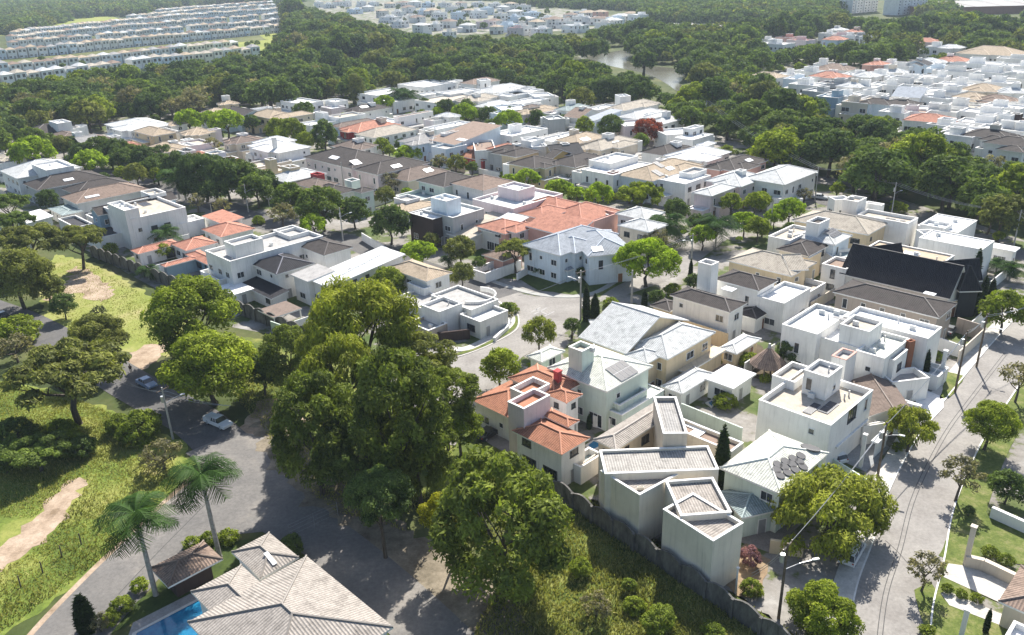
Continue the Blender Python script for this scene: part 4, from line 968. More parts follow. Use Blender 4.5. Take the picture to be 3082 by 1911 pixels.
corner = H('low grey flat-roofed house with a curved white terrace at the corner', [
  (1640, 1290, 1990, 1432, 2200, 1320, 4.4, 'F', 'w', 'h', {'dip': .5, 'now': 1}),
  (1440, 1262, 1545, 1420, 1700, 1300, 4.0, 'F', 'w', 'h', {'dip': .4, 'now': 1}),
  (1570, 1370, 1700, 1450, 1830, 1340, 4.7, 'F', 'W', 'h', {'now': 1}),
  (1960, 1440, 2070, 1540, 2230, 1400, 3.6, 'F', 'w', 'l', {'dip': .6}),
  (1520, 1500, 1600, 1620, 1720, 1530, 3.0, 'F', 't', 'h', {'now': 1}),
 ])
c = P(2040, 1470, 0); O = corner.location
for nm, rr, h0, h1, wk in (('terrace_wall', 5.6, 0, 1.5, 'W'), ('canopy_edge', 4.2, 3.5, 4.5, 'W')):
    mb = MB()
    for i in range(22):
        a0, a1 = R(-120+i*9), R(-120+(i+1)*9); q = [Vector((c.x+r*math.cos(a)-O.x, c.y+r*math.sin(a)-O.y, 0)) for r, a in ((rr-.25, a0), (rr, a0), (rr, a1), (rr-.25, a1))]
        for k, j in ((0, 1), (1, 2), (2, 3), (3, 0)): mb.face([q[k]+Vector((0, 0, h0)), q[j]+Vector((0, 0, h0)), q[j]+Vector((0, 0, h1)), q[k]+Vector((0, 0, h1))])
        upf(mb, [p+Vector((0, 0, h1)) for p in q], 0, [(0, 0)]*4)
    mb.obj(nm, m_wall(wk), corner)
H('grey cubic house with a dark brown street box and white roof', [
  (1392, 556, 1640, 606, 1745, 545, 6.6, 'F', 'k', 'W', {'dip': .2, 'ns_': 1}),
  (1635, 490, 1822, 592, 2030, 490, 7.0, 'F', 'g', 'l', {}),
  (1635, 402, 1762, 442, 1855, 396, 10.0, 'F', 'b', 'W', {'now': 1}),
  (1640, 620, 1820, 690, 1850, 600, 3.6, 'F', 'g', 'u', {'now': 1}),
  (1140, 505, 1330, 562, 1640, 445, 3.4, 'H', 'w', 'n', {'cap': .9, 'p': 16}),
 ])
H('pale stone house with grey sloping roofs beside the grey cube', [(1740, 740, 1960, 790, 2240, 610, 3.6, 'S', 'w', 'e', {'p': 10}), (2050, 690, 2240, 740, 2330, 600, 4.6, 'S', 'w', 'l', {'p': 12})])
H('mint house with dark hipped roof and walled terrace', [(1495, 250, 1745, 312, 1930, 200, 6.0, 'H', 'm', 'd', {'cap': 1.5}), (1290, 390, 1500, 440, 1760, 330, 4.2, 'F', 'm', 'G', {'dip': .9}), (1280, 410, 1400, 440, 1500, 400, 4.6, 'F', 'W', 'h', {'now': 1})])
H('white house with grey-brown hipped roof next to the mint house', [(1825, 268, 2098, 346, 2345, 250, 6.4, 'H', 'W', 'B', {'cap': .8}), (1830, 390, 2000, 440, 2090, 400, 4.0, 'F', 'W', 'B', {'now': 1})])
H('white flat-roofed house with grey-edged parapet and pale pink side', [(2090, 395, 2372, 510, 2648, 335, 7.0, 'F', 'p', 'l', {'dip': .7}), (2298, 285, 2420, 345, 2510, 290, 9.0, 'F', 'p', 'W', {'now': 1})])
H('house with rust red chimney block and dark roofs', [
  (365, 276, 560, 332, 805, 280, 5.6, 'H', 'c', 'b', {'cap': 1}),
  (500, 335, 712, 396, 860, 310, 4.8, 'H', 'w', 'd', {'cap': 1.3}),
  (515, 190, 590, 205, 660, 192, 7.6, 'F', 'R', 'B', {'now': 1, 'cop': 'R'}),
  (860, 240, 900, 262, 960, 240, 6.2, 'F', 'm', 'k', {'now': 1}),
  (935, 335, 985, 366, 1112, 330, 6.2, 'H', 'm', 'd', {'cap': 1.3}),
 ])
H('lilac-white house under a long brown hipped roof with skylights', [
  (455, 40, 905, 146, 1130, 10, 6.2, 'H', 'p', 'd', {'cap': 1.6}),
  (925, 150, 1135, 202, 1565, 80, 6.2, 'H', 'p', 'd', {'cap': 1.6}),
 ], [('sky', 0, 745, 45, 4.5, 1.8), ('sky', 1, 1310, 125, 3.4, 1.8), ('sky', 0, 940, 90, 3, 3)])
H('brown-roofed low house with a pale green dormer', [(1190, 205, 1412, 262, 1730, 150, 4.6, 'H', 'e', 'b', {'cap': 1.3})], [('sky', 0, 1600, 160, 3, 2)])
H('white hip-roofed house with a cream tower box', [(100, 228, 300, 272, 530, 150, 5.8, 'H', 'm', 'l', {'cap': .9}), (268, 120, 340, 142, 418, 120, 8.2, 'F', 'c', 'e', {'now': 1})])
TL(0, 460)
H('white house with long parapets, sun deck and a low dark court', [
  (1005, 480, 1192, 605, 1645, 478, 7.4, 'F', 'W', 'e', {'dip': .7}),
  (1000, 455, 1132, 528, 1235, 490, 9.6, 'F', 'W', 'W', {'now': 1}),
  (835, 645, 905, 775, 1292, 690, 3.8, 'F', 'W', 'k', {'now': 1}),
  (1590, 600, 1612, 655, 1812, 580, 4.2, 'F', 'W', 'W', {'now': 1}),
  (1300, 345, 1370, 385, 1440, 330, 8.0, 'F', 'W', 'e', {'now': 1}),
 ], [('sol', 0, 1320, 470, 4, 2.4)])
H('house with a charcoal gable and one grey-brown roof slope', [(800, 535, 890, 572, 1425, 345, 6.2, 'g', 'G', 'd', {'p': 32, 'cap': 1.4}), (790, 560, 900, 620, 1010, 590, 3.6, 'F', 'g', 'k', {})])
H('low house with joined reddish brown hipped roofs', [(550, 400, 690, 466, 1210, 275, 4.6, 'H', 'w', 'B', {'cap': 1.1})], [('sky', 0, 840, 400, 4, 1)])
H('house with several dark brown hipped roofs and a white gutter', [(145, 290, 340, 342, 880, 180, 5.0, 'H', 'g', 'd', {'cap': 1.5}), (470, 345, 690, 385, 1120, 240, 4.8, 'H', 'g', 'd', {'cap': 1.5})], [('sky', 0, 625, 245, 3, 1.4)])
H('white hipped house with a square white box on its roof', [(-120, 180, 150, 235, 770, 140, 6.0, 'H', 'W', 'l', {'cap': 1}), (335, 95, 420, 160, 600, 90, 8.6, 'F', 'W', 'W', {'now': 1})])
H('open shelter with a rounded grey-green canopy roof', [(455, 500, 565, 570, 790, 545, 3.4, 'H', 'w', 'G', {'p': 8, 'cap': 1.2})], name='shelter', cat='shelter')
H('flat charcoal-roofed outbuilding beside the green canopy', [(480, 610, 765, 722, 835, 640, 3.0, 'F', 'w', 'k', {'now': 1})], name='outbuilding', cat='outbuilding')
H('white sheet-roofed shed at the edge of the trees', [(195, 560, 245, 642, 492, 590, 3.0, 'S', 'W', 'W', {'p': 5})], name='shed', cat='shed')
H('single-storey house with salmon hipped roofs and a rounded end', [
  (1165, 890, 1255, 922, 1570, 790, 3.3, 'H', 'W', 's', {'cap': 1.3}),
  (1555, 830, 1690, 892, 1945, 800, 3.6, 'H', 'W', 's', {'cap': 1.3}),
  (1855, 690, 2010, 768, 2300, 680, 3.6, 'H', 'W', 's', {'cap': 1.3}),
  (1450, 1020, 1500, 1040, 1810, 960, 3.2, 'H', 'G', 's', {'cap': 1.3}),
  (1770, 900, 1890, 1020, 1945, 940, 3.2, 'H', 'G', 's', {'cap': 1.3}),
  (1810, 580, 2030, 650, 2330, 640, 4.2, 'S', 'W', 's', {'p': 6, 'tile': 1}),
 ])
# bottom-left group: kiosk and the big roof below the camera
TL(0, 1411)
H('brown shingled garden kiosk beside the two royal palms', [(1398, 882, 1530, 1078, 2022, 812, 2.9, 'H', 'k', 'B', {'p': 24, 'cap': .7, 'ov': 1.1})], name='kiosk', cat='kiosk')  # open-sided kiosk: dark inset walls paint the shade and wood under its roof
H('large pale grey tiled roof house by the blue swimming pool', [
  (1700, 1385, 2788, 790, 3470, 1511, 6.0, 'H', 'w', 'q', {'p': 20, 'cap': .6, 'now': 1}),
  (1830, 1215, 2195, 872, 2640, 1180, 5.4, 'H', 'w', 'q', {'p': 20, 'cap': .6, 'now': 1}),
  (2100, 750, 2450, 578, 2670, 830, 4.6, 'H', 'w', 'q', {'p': 20, 'cap': .6, 'now': 1}),
 ], [('sky', 2, 2460, 822, .5, 2)])
TL(2282, 1411)
H('grey-brown hipped roof at the picture edge behind the driveway', [(2215, 1215, 2390, 880, 2900, 1100, 3.4, 'H', 'e', 'B', {'cap': .8, 'p': 20, 'now': 1})])
H('white-rimmed flat entrance block at the lower right corner', [(2240, 1511, 2330, 1385, 2600, 1480, 3.0, 'F', 'W', 'W', {'now': 1})])

# ------------------------------------------------------------------ middle distance
def HM(lab, *b, items=()): return H(lab, list(b), items, 1)
Z2 = 600/2419
TL(600, 300, Z2)
HM('house with beige hipped roof and pale side gable in the back row', (5, 150, 130, 170, 340, 125, 6, 'H', 'w', 'n'))
HM('small tan-roofed house half hidden in the back row', (200, 45, 300, 62, 450, 30, 6, 'H', 'c', 'n'))
HM('house with a pale blue gable front', (295, 165, 490, 225, 600, 120, 5.5, 'G', 'b', 'd'), (560, 120, 620, 130, 720, 60, 6, 'F', 'W', 'W'))
HM('broad cream house under a long tan hipped roof', (555, 185, 850, 230, 1000, 150, 6, 'H', 'c', 'n', {'cap': .8}), (850, 215, 950, 238, 1130, 120, 6, 'H', 'e', 'n', {'cap': .8}))
HM('long white flat-roofed house in front of the woods', (890, 25, 1240, 55, 1470, 10, 6.5, 'F', 'W', 'W'))
HM('white house with flat stepped roofs beside the woods', (1470, 10, 1640, 30, 1770, 0, 6.5, 'F', 'W', 'l'), (1460, 90, 1600, 110, 1700, 70, 5, 'F', 'p', 'W'))
HM('white cubic house in front of the long white one', (1160, 290, 1340, 315, 1500, 215, 5.5, 'F', 'W', 'W'), (1380, 150, 1500, 165, 1540, 150, 8, 'F', 'W', 'W', nw), (1500, 205, 1700, 225, 1890, 150, 6.5, 'F', 'W', 'e'))
HM('house with a plain brown hipped roof behind the salmon one', (1580, 320, 1700, 340, 2050, 235, 6, 'H', 'b', 'b'))
HM('dark-roofed house with a white skylight by the palms', (1840, 110, 1930, 160, 2100, 60, 6, 'H', 'w', 'd'), items=[('sky', 0, 2000, 90, 4, 2)])
HM('salmon and tan roofed house with red timber porch', (1725, 350, 1925, 405, 2160, 255, 5.5, 'H', 'R', 's', {'cap': 1.6}), (1925, 410, 2115, 465, 2419, 320, 5.5, 'H', 'W', 'e', {'cap': .9}), items=[('sol', 1, 2130, 300, 3, 2)])
HM('house with a reddish brown hipped roof by the olive shrub', (250, 500, 445, 530, 640, 440, 5.5, 'H', 'e', 'B', {'cap': 1.3}))
HM('big white house with spreading white hipped roofs', (450, 580, 950, 650, 1310, 560, 6, 'H', 'W', 'W', {'cap': .95, 'p': 22}), (620, 520, 800, 560, 960, 440, 6.3, 'H', 'W', 'W', {'cap': .95}), (870, 460, 895, 465, 920, 455, 10, 'F', 'W', 'W', nw))
HM('pale blue box house with flat roof', (62, 640, 160, 665, 278, 625, 6, 'F', 'b', 'e'))
HM('salmon-roofed wing at the left of the blue box', (-120, 670, -20, 700, 75, 640, 5, 'H', 's', 's'))
HM('low house with long pale strip roofs and a red corner box', (420, 800, 610, 840, 900, 680, 4, 'F', 'e', 'e'), (272, 705, 350, 728, 460, 700, 5.6, 'F', 'R', 'h', nw), (560, 650, 640, 670, 780, 620, 4, 'F', 'w', 'h'))
HM('small cream house with a cream roof tank', (600, 870, 760, 905, 960, 800, 3.5, 'F', 'c', 'e'), (780, 720, 850, 735, 915, 712, 7, 'F', 'c', 'h', nw))
TL(1100, 300, Z2)
HM('pale house with grey hipped roof and upstairs veranda', (435, 490, 640, 548, 835, 435, 6, 'H', 'b', 'g', {'cap': 1.5}), (450, 590, 600, 625, 700, 560, 3, 'F', 'W', 'W'))
HM('modern house with brown sloped roofs between white frames', (945, 440, 1085, 548, 1500, 395, 6.5, 'S', 'b', 'B', {'p': 10}), (800, 565, 980, 600, 1100, 520, 6.2, 'F', 'b', 'h'), (940, 400, 960, 415, 1450, 270, 8.0, 'F', 'W', 'W', nw), (1300, 500, 1330, 620, 1520, 440, 6.0, 'F', 'W', 'B', nw), items=[('sky', 0, 1170, 490, 4.5, 2)])
HM('white house with brown flat roof and two tall windows', (370, 200, 400, 215, 760, 130, 6.5, 'F', 'W', 'B', {'dip': .2}), (110, 240, 300, 300, 400, 240, 4.5, 'F', 'W', 'W'))
HM('white house with pale hipped roof between clipped trees', (840, 190, 1010, 215, 1245, 200, 6, 'H', 'W', 'l', {'cap': .9}), (700, 240, 830, 260, 900, 230, 5, 'F', 'W', 'e'))
HM('low white house with curving terraces', (700, 340, 860, 365, 1260, 270, 5.5, 'F', 'W', 'W'), (660, 360, 800, 390, 900, 340, 4, 'F', 'W', 'u'))
HM('red-roofed house with dark red shadowed courtyard', (1260, 640, 1420, 740, 1510, 640, 3.5, 'H', 'R', 'r', {'cap': 1.5}), (1190, 585, 1290, 605, 1330, 560, 5, 'H', 'R', 'r'), (1420, 600, 1560, 610, 1685, 525, 5.5, 'H', 'e', 's', {'cap': 1.3}))
HM('white modern house with dark strip windows', (1530, 400, 1780, 445, 2195, 345, 6.5, 'F', 'W', 'W'), (1745, 300, 1800, 315, 1910, 295, 8.5, 'F', 'W', 'W', nw))
HM('house with brown hipped roof over a white columned portico', (1475, 615, 1805, 680, 1925, 590, 6.2, 'H', 'g', 'd', {'cap': 1.3}), (1885, 490, 2010, 510, 2075, 455, 8.6, 'F', 'W', 'W', nw))
TL(1520, 460)
HM('cream house with charcoal hips and a dark folded gable', (80, 80, 270, 145, 420, 60, 6, 'H', 'c', 'd', {'cap': 1.4}), (0, 0, 100, 40, 300, -20, 6.6, 'H', 'c', 'd', {'cap': 1.3}))
HM('cream house with a charcoal pyramid roof', (410, 80, 640, 135, 800, 20, 5.8, 'H', 'e', 'd', {'cap': 1.3}), (360, 40, 420, 60, 600, 0, 6, 'G', 'y', 'd'))
HM('white house with balcony, brown panel and flat roofs', (700, 150, 985, 205, 1110, 60, 6.5, 'F', 'W', 'W', {'dip': .3}), (780, 60, 960, 100, 1100, 10, 8, 'F', 'W', 'W', nw), (930, 170, 985, 180, 1010, 160, 6.6, 'F', 'o', 'W', nw))
HM('house with tan hipped roof and two solar panels', (1030, 190, 1340, 260, 1700, 90, 6, 'H', 'b', 'n', {'cap': .7}), items=[('sol', 0, 1400, 110, 2.2, 3.4), ('sol', 0, 1390, 185, 2.6, 3.4), ('sky', 0, 1500, 145, 3, 1.8)])
HM('white flat house with a deep dark entrance', (1340, 240, 1640, 285, 1845, 200, 6, 'F', 'W', 'W', {'dip': .3}), (1420, 320, 1560, 355, 1650, 320, 3.5, 'T', 'k', 'l'), (1600, 170, 1700, 195, 1840, 150, 7, 'F', 'W', 'g', nw))
HM('pale pink house with a light hipped roof', (1705, 360, 1880, 395, 2110, 310, 6, 'H', 'p', 'l', {'cap': .8}), (1840, 240, 2150, 310, 2300, 200, 6, 'H', 'p', 'l', {'cap': .9}))
TL(2282, 460)
HM('large white house with pale hipped roofs near the woodland road', (-140, 230, 240, 292, 455, 155, 6.5, 'H', 'W', 'l', {'cap': .85}), (20, 390, 90, 420, 210, 380, 3.6, 'F', 'W', 'l'), (200, 400, 260, 430, 350, 390, 2.6, 'F', 'W', 'W', nw))
TL(1520, 0)
HM('white house with a rounded white wall and flat roof', (330, 1255, 430, 1290, 650, 1200, 6, 'F', 'W', 'W'), (140, 1250, 250, 1340, 285, 1250, 7.5, 'F', 'W', 'W', nw))
HM('house with orange-tan hipped roof and skylight', (470, 1270, 660, 1310, 860, 1230, 6, 'H', 'e', 'n', {'cap': .8}), items=[('sky', 0, 730, 1270, 4, 2)])
HM('cream house with wide beige hipped roof and ribbed wall', (680, 1325, 870, 1370, 1125, 1260, 6, 'H', 'e', 'e', {'cap': .8}), items=[('sky', 0, 1020, 1300, 3.5, 2)])
HM('dark gabled roof sloping toward the wood', (330, 1355, 440, 1425, 610, 1330, 6, 'g', 'c', 'k', {'p': 26}))
HM('white house with dark square window and flat roofs', (1570, 1245, 1710, 1275, 2040, 1240, 6.5, 'F', 'W', 'W', {'dip': .2}), (1620, 1165, 1700, 1175, 1930, 1160, 8.5, 'F', 'W', 'W'), (1360, 1180, 1470, 1230, 1590, 1140, 5.5, 'F', 'W', 'W'))
HM('house with a dark brown hip in front of the red-leaved tree', (1275, 1370, 1490, 1425, 1630, 1330, 5.5, 'H', 'W', 'd', {'cap': 1.2}))
HM('white hipped house beside the salmon-walled one', (1490, 1400, 1790, 1470, 1975, 1370, 6, 'H', 'W', 'W', {'cap': .95}), (1760, 1310, 1830, 1330, 1910, 1300, 7.5, 'H', 'W', 'W'))
HM('salmon-walled house with dark brown roofs', (1880, 1490, 2100, 1560, 2290, 1440, 5.8, 'H', 's', 'd', {'cap': 1.2}), items=[('sky', 0, 2220, 1460, 3, 1.6)])
HM('house with tall white roof boxes and beige hipped roof by the wood', (940, 980, 1080, 1010, 1270, 920, 6.5, 'H', 'W', 'e'), (1000, 860, 1050, 880, 1110, 860, 9, 'F', 'W', 'W', nw))
HM('white house with slate blue sloping roof', (730, 1080, 810, 1100, 900, 1020, 5.5, 'S', 'b', 'u', {'p': 7}), (750, 980, 850, 1000, 960, 950, 6, 'F', 'W', 'W'))
HM('house with grey roof and a bright white skylight', (570, 1050, 680, 1080, 740, 1010, 5.5, 'G', 'w', 'B'), (590, 1110, 700, 1140, 810, 1090, 4, 'F', 'W', 'l'))
HM('pale house with light blue hipped roofs by the street', (1060, 1050, 1200, 1085, 1330, 1000, 6, 'H', 'b', 'l'), (1000, 1100, 1090, 1150, 1220, 1090, 6.5, 'F', 'p', 'l'))
HM('white house with twin small hipped roofs at the wood edge', (1330, 1100, 1440, 1130, 1550, 1070, 6, 'H', 'W', 'l'), (1270, 1060, 1340, 1080, 1430, 1020, 6, 'H', 'W', 'l'))
HM('small cream house at the end of the row by the wood', (1340, 1010, 1390, 1025, 1430, 1000, 6, 'H', 'e', 'e'))
HM('grey two-storey house with slatted wall behind young trees', (340, 1060, 400, 1090, 470, 1040, 6, 'F', 'g', 'l'))
HM('white house with blue-green hipped roof near the lamp post', (470, 990, 560, 1010, 640, 950, 6, 'H', 'W', 'G'))
HM('house with tan roof and brown dormer', (130, 1010, 210, 1040, 310, 960, 5.5, 'H', 'p', 'n'), (170, 970, 220, 985, 280, 960, 7, 'H', 'p', 'b'))
TL(0, 0)
HM('long house with charcoal striped gable roofs', (155, 1200, 280, 1240, 540, 1130, 4.5, 'H', 'W', 'd', {'cap': 2.5}))
HM('white box-topped house at the woods edge', (455, 1100, 520, 1125, 590, 1090, 8, 'F', 'W', 'W'), (680, 1140, 720, 1150, 760, 1130, 5.5, 'F', 'W', 'W'))
HM('house with a grey gable and long lilac side wall', (740, 1310, 920, 1275, 1225, 1190, 5.5, 'G', 'p', 'g', {'p': 26}))
HM('house with reddish brown hip left of the grey gable', (590, 1285, 740, 1310, 850, 1205, 4.8, 'H', 'g', 'b', {'cap': 2}), (430, 1230, 560, 1270, 650, 1200, 4.5, 'H', 'g', 'b'))
HM('house with a large pale metal hip roof', (1085, 1110, 1180, 1195, 1480, 1105, 5.5, 'H', 'W', 'l', {'p': 16}))
HM('cream house with a tan hip and salmon side wing', (1170, 1370, 1400, 1395, 1650, 1315, 5, 'H', 'c', 'n', {'cap': .8}), (1030, 1325, 1130, 1350, 1240, 1300, 4, 'H', 'c', 's'))
HM('tan hipped house behind the cream one', (1215, 1190, 1390, 1240, 1520, 1180, 5.5, 'H', 'c', 'n', {'cap': .8}))
HM('pair of pale tan hips below the bright street trees', (1480, 1130, 1560, 1150, 1690, 1120, 5.5, 'H', 'w', 'n'), (1590, 1210, 1740, 1235, 1860, 1170, 5.5, 'H', 'e', 'n'))
HM('pale pink house with flat parapets', (1590, 1300, 1740, 1330, 1880, 1280, 5, 'F', 'p', 'e'), (1860, 1180, 1900, 1190, 1960, 1160, 6, 'F', 'p', 'W', nw))
HM('salmon-roofed low house beside the blue box', (1610, 1425, 1790, 1450, 1870, 1385, 3.6, 'H', 'W', 's'), (1590, 1360, 1680, 1385, 1760, 1360, 5, 'F', 'w', 'k'))
HM('house with brown hip at the olive shrub', (2000, 1290, 2150, 1312, 2290, 1255, 5.5, 'H', 'e', 'b'))
HM('pale roof at the left edge beyond the street trees', (-150, 1440, 10, 1470, 110, 1400, 5, 'H', 'w', 'e'))
TL(760, 0)
for i, q in enumerate([
  ((1425, 750, 1560, 795, 1690, 730), 6.5, 'F', 'W', 'W', 'white flat-roofed house at the left end of the bright row'),
  ((1690, 735, 1740, 755, 1930, 730), 6.5, 'F', 'W', 'W', 'white house with small square windows in the bright row'),
  ((1500, 850, 1560, 870, 1660, 830), 5.5, 'F', 'W', 'l', 'low white house with small pool deck'),
  ((1500, 905, 1690, 940, 1900, 850), 6, 'F', 'W', 'e', 'white house with beige flat roof in the bright row'),
  ((1690, 840, 1800, 860, 1960, 800), 6.5, 'F', 'W', 'W', 'white house with plain slab roofs'),
  ((1900, 900, 1960, 930, 2080, 860), 6, 'H', 'W', 'e', 'white house with an ivory hip and shaded front'),
  ((1920, 750, 2010, 770, 2060, 710), 6.5, 'H', 'W', 'B', 'white house with brown roof beside a tall white box'),
  ((2040, 720, 2070, 735, 2140, 715), 9, 'F', 'W', 'W', 'tall white box house in the bright row'),
  ((2080, 820, 2190, 850, 2300, 770), 6, 'H', 'W', 'l', 'white house with a pale hip in the bright row'),
  ((2180, 780, 2260, 800, 2360, 770), 7, 'F', 'W', 'W', 'white cubic house near the wood'),
  ((2260, 850, 2340, 880, 2450, 830), 6.5, 'F', 'W', 'W', 'white stepped house near the wood'),
  ((2040, 960, 2140, 985, 2240, 920), 5.5, 'H', 'e', 'l', 'ivory house with grey-white hip'),
  ((2190, 960, 2280, 1010, 2419, 930), 6, 'F', 'b', 'W', 'pale blue-sided house with white roof'),
  ((1030, 830, 1130, 870, 1300, 800), 6, 'F', 'W', 'l', 'white flat-roofed house left of the dark palms'),
  ((1180, 900, 1280, 930, 1330, 880), 5, 'F', 'W', 'W', 'small white house under the dark palms'),
 ]): HM(q[5], q[0]+tuple(q[1:5]))
TL(1520, 0)
for i, q in enumerate([
  ((0, 830, 100, 860, 220, 800), 6.5, 'F', 'W', 'W', 'white flat house with wide terrace'),
  ((210, 850, 270, 880, 410, 850), 6.5, 'F', 'W', 'W', 'white house with a square white tower'),
  ((0, 930, 80, 960, 240, 880), 6, 'F', 'W', 'W', 'white house with deep shaded porch'),
  ((100, 800, 150, 815, 260, 790), 6.5, 'F', 'W', 'l', 'white slab-roofed house at the back of the row'),
  ((-60, 1010, 20, 1050, 110, 980), 5.5, 'F', 'b', 'W', 'blue-grey walled white house'),
  ((330, 1020, 420, 1040, 560, 970), 5, 'F', 'W', 'W', 'low white flat house by the street tree'),
 ]): HM(q[5], q[0]+tuple(q[1:5]))
# fill between: houses mostly hidden by others
TL(760, 460)
HM('brown-roofed house hidden behind the lilac one', (700, -60, 900, -20, 1050, -90, 5.5, 'H', 'w', 'b'))
TL(0, 460)
HM('white house half hidden at the left edge', (-200, 60, -60, 110, 60, 40, 5, 'F', 'W', 'd'))

# ------------------------------------------------------------------ the cluster right of the river
TL(2282, 0)
RC = [(150, 390, 24, 14, 'F', 'W', 'W'), (60, 350, 12, 10, 'F', 'W', 'W'), (260, 335, 13, 11, 'F', 's', 's'), (390, 360, 16, 12, 'F', 'p', 's'), (700, 355, 16, 12, 'H', 'b', 's'), (770, 315, 14, 10, 'F', 'p', 's'),
 (840, 320, 10, 10, 'F', 'W', 'W'), (940, 320, 12, 10, 'F', 'g', 'k'), (1040, 330, 16, 10, 'F', 'W', 'W'), (730, 270, 14, 10, 'H', 'W', 'l'), (640, 300, 12, 9, 'F', 'W', 'W'), (870, 285, 12, 9, 'H', 'w', 's'),
 (1520, 375, 18, 13, 'H', 'p', 's'), (1650, 420, 13, 10, 'F', 'W', 'W'), (1760, 430, 15, 10, 'H', 'W', 'l'), (2130, 480, 34, 22, 'H', 'w', 'n'), (2330, 525, 16, 10, 'F', 'w', 'l'), (2390, 590, 18, 10, 'F', 'W', 'W'),
 (1085, 580, 11, 10, 'H', 's', 's'), (1180, 570, 11, 10, 'F', 'W', 'W'), (1300, 590, 14, 10, 'F', 'W', 'e'), (1450, 580, 14, 12, 'g', 'b', 'k'), (1560, 560, 14, 12, 'H', 'W', 'l'), (1680, 620, 14, 10, 'F', 'b', 'W'),
 (1770, 545, 16, 12, 'H', 'w', 's'), (1990, 565, 24, 14, 'F', 'W', 'W'), (1800, 640, 20, 10, 'F', 'W', 'e'), (2100, 645, 18, 12, 'F', 'W', 'W'), (2290, 640, 14, 12, 'F', 'W', 'W'),
 (600, 575, 9, 9, 'F', 'W', 'e'), (700, 620, 18, 14, 'H', 'W', 'B'), (280, 670, 10, 8, 'F', 'W', 'W'), (360, 710, 11, 10, 'F', 'b', 'W'), (470, 640, 13, 10, 'F', 'W', 'l'), (640, 690, 16, 12, 'H', 'w', 's'), (90, 690, 18, 11, 'H', 'w', 'n'),
 (900, 670, 12, 10, 'F', 'W', 'W'), (990, 685, 13, 10, 'H', 'W', 'l'), (1090, 665, 12, 10, 'F', 'W', 'W'), (1180, 760, 13, 10, 'F', 'W', 'l'), (1330, 700, 16, 9, 'F', 'W', 'W'), (1330, 750, 18, 11, 'F', 'W', 'k'), (1470, 760, 12, 10, 'F', 'W', 'e'),
 (450, 760, 14, 11, 'F', 'W', 'W'), (560, 820, 12, 10, 'F', 'g', 'l'), (715, 750, 14, 9, 'F', 'g', 'k'), (670, 870, 10, 9, 'F', 'G', 'W'), (790, 860, 12, 10, 'F', 'W', 'W'), (920, 920, 11, 9, 'F', 'e', 'W'), (1010, 850, 13, 10, 'F', 'W', 'l'),
 (1110, 895, 13, 9, 'F', 'W', 'e'), (1090, 930, 13, 9, 'H', 'b', 'd'), (1310, 940, 13, 10, 'H', 'W', 'd'), (1420, 1000, 11, 9, 'F', 'p', 'B'), (1490, 840, 14, 10, 'F', 'W', 'W'), (1700, 820, 16, 10, 'F', 'W', 'W'), (1640, 880, 12, 8, 'F', 'W', 'u'),
 (1370, 870, 12, 9, 'S', 'W', 'u'), (1800, 760, 14, 10, 'F', 'W', 'W'), (2050, 810, 16, 14, 'H', 'e', 'n'), (1940, 880, 13, 10, 'H', 'w', 'n'), (2170, 900, 13, 10, 'H', 'w', 'B'), (2310, 830, 13, 10, 'H', 'W', 'l'), (2400, 710, 14, 10, 'F', 'w', 'l'),
 (2250, 960, 15, 10, 'F', 'W', 'W'), (2390, 920, 13, 10, 'F', 'W', 'W'), (1690, 1000, 11, 8, 'F', 'w', 'g'), (1560, 980, 12, 9, 'F', 'W', 'W'), (1900, 960, 14, 9, 'F', 'W', 'e'), (2060, 1010, 15, 10, 'F', 'W', 'W'), (1560, 1085, 16, 12, 'H', 'W', 's'),
 (1750, 1130, 13, 9, 'F', 'W', 'W'), (1900, 1170, 13, 9, 'F', 'W', 'W'), (2000, 1100, 12, 9, 'F', 'W', 'W'), (2260, 1100, 13, 9, 'F', 'W', 'u'), (2400, 1090, 12, 9, 'F', 'k', 'B'), (2110, 1230, 15, 11, 'H', 'W', 'd'), (2230, 1160, 14, 7, 'F', 'W', 'l'),
 (2330, 1300, 15, 11, 'H', 'W', 'd'), (1830, 1215, 12, 8, 'F', 'W', 'W'), (2400, 1180, 12, 8, 'F', 'W', 'W'), (1250, 1010, 10, 8, 'F', 'W', 'W'), (1950, 720, 15, 10, 'F', 'W', 'l'), (2200, 740, 14, 10, 'F', 'W', 'W'), (1600, 690, 13, 10, 'F', 'W', 'W'), (980, 780, 12, 9, 'F', 'W', 'W'), (850, 780, 12, 9, 'H', 'W', 'l'), (1230, 650, 12, 9, 'H', 'W', 'l')]
TYPEN = dict(F='flat-roofed', H='hip-roofed', G='gabled', g='gabled', S='slope-roofed')
def auto_label(t, wc, rc, where):
    r = RN[rc]; wn = WN[wc]
    return f'{wn} {TYPEN[t]} house with {r} roof {where}'
for x, y, w_, d_, t, wc, rc in RC: HC(auto_label(t, wc, rc, 'right of the river'), x, y, w_, d_, 6.5 if (x*3+y) % 5 else 8, t, wc, rc, rot=GRID+((x*7+y) % 3-1)*6, det=1, group='houses right of the river')
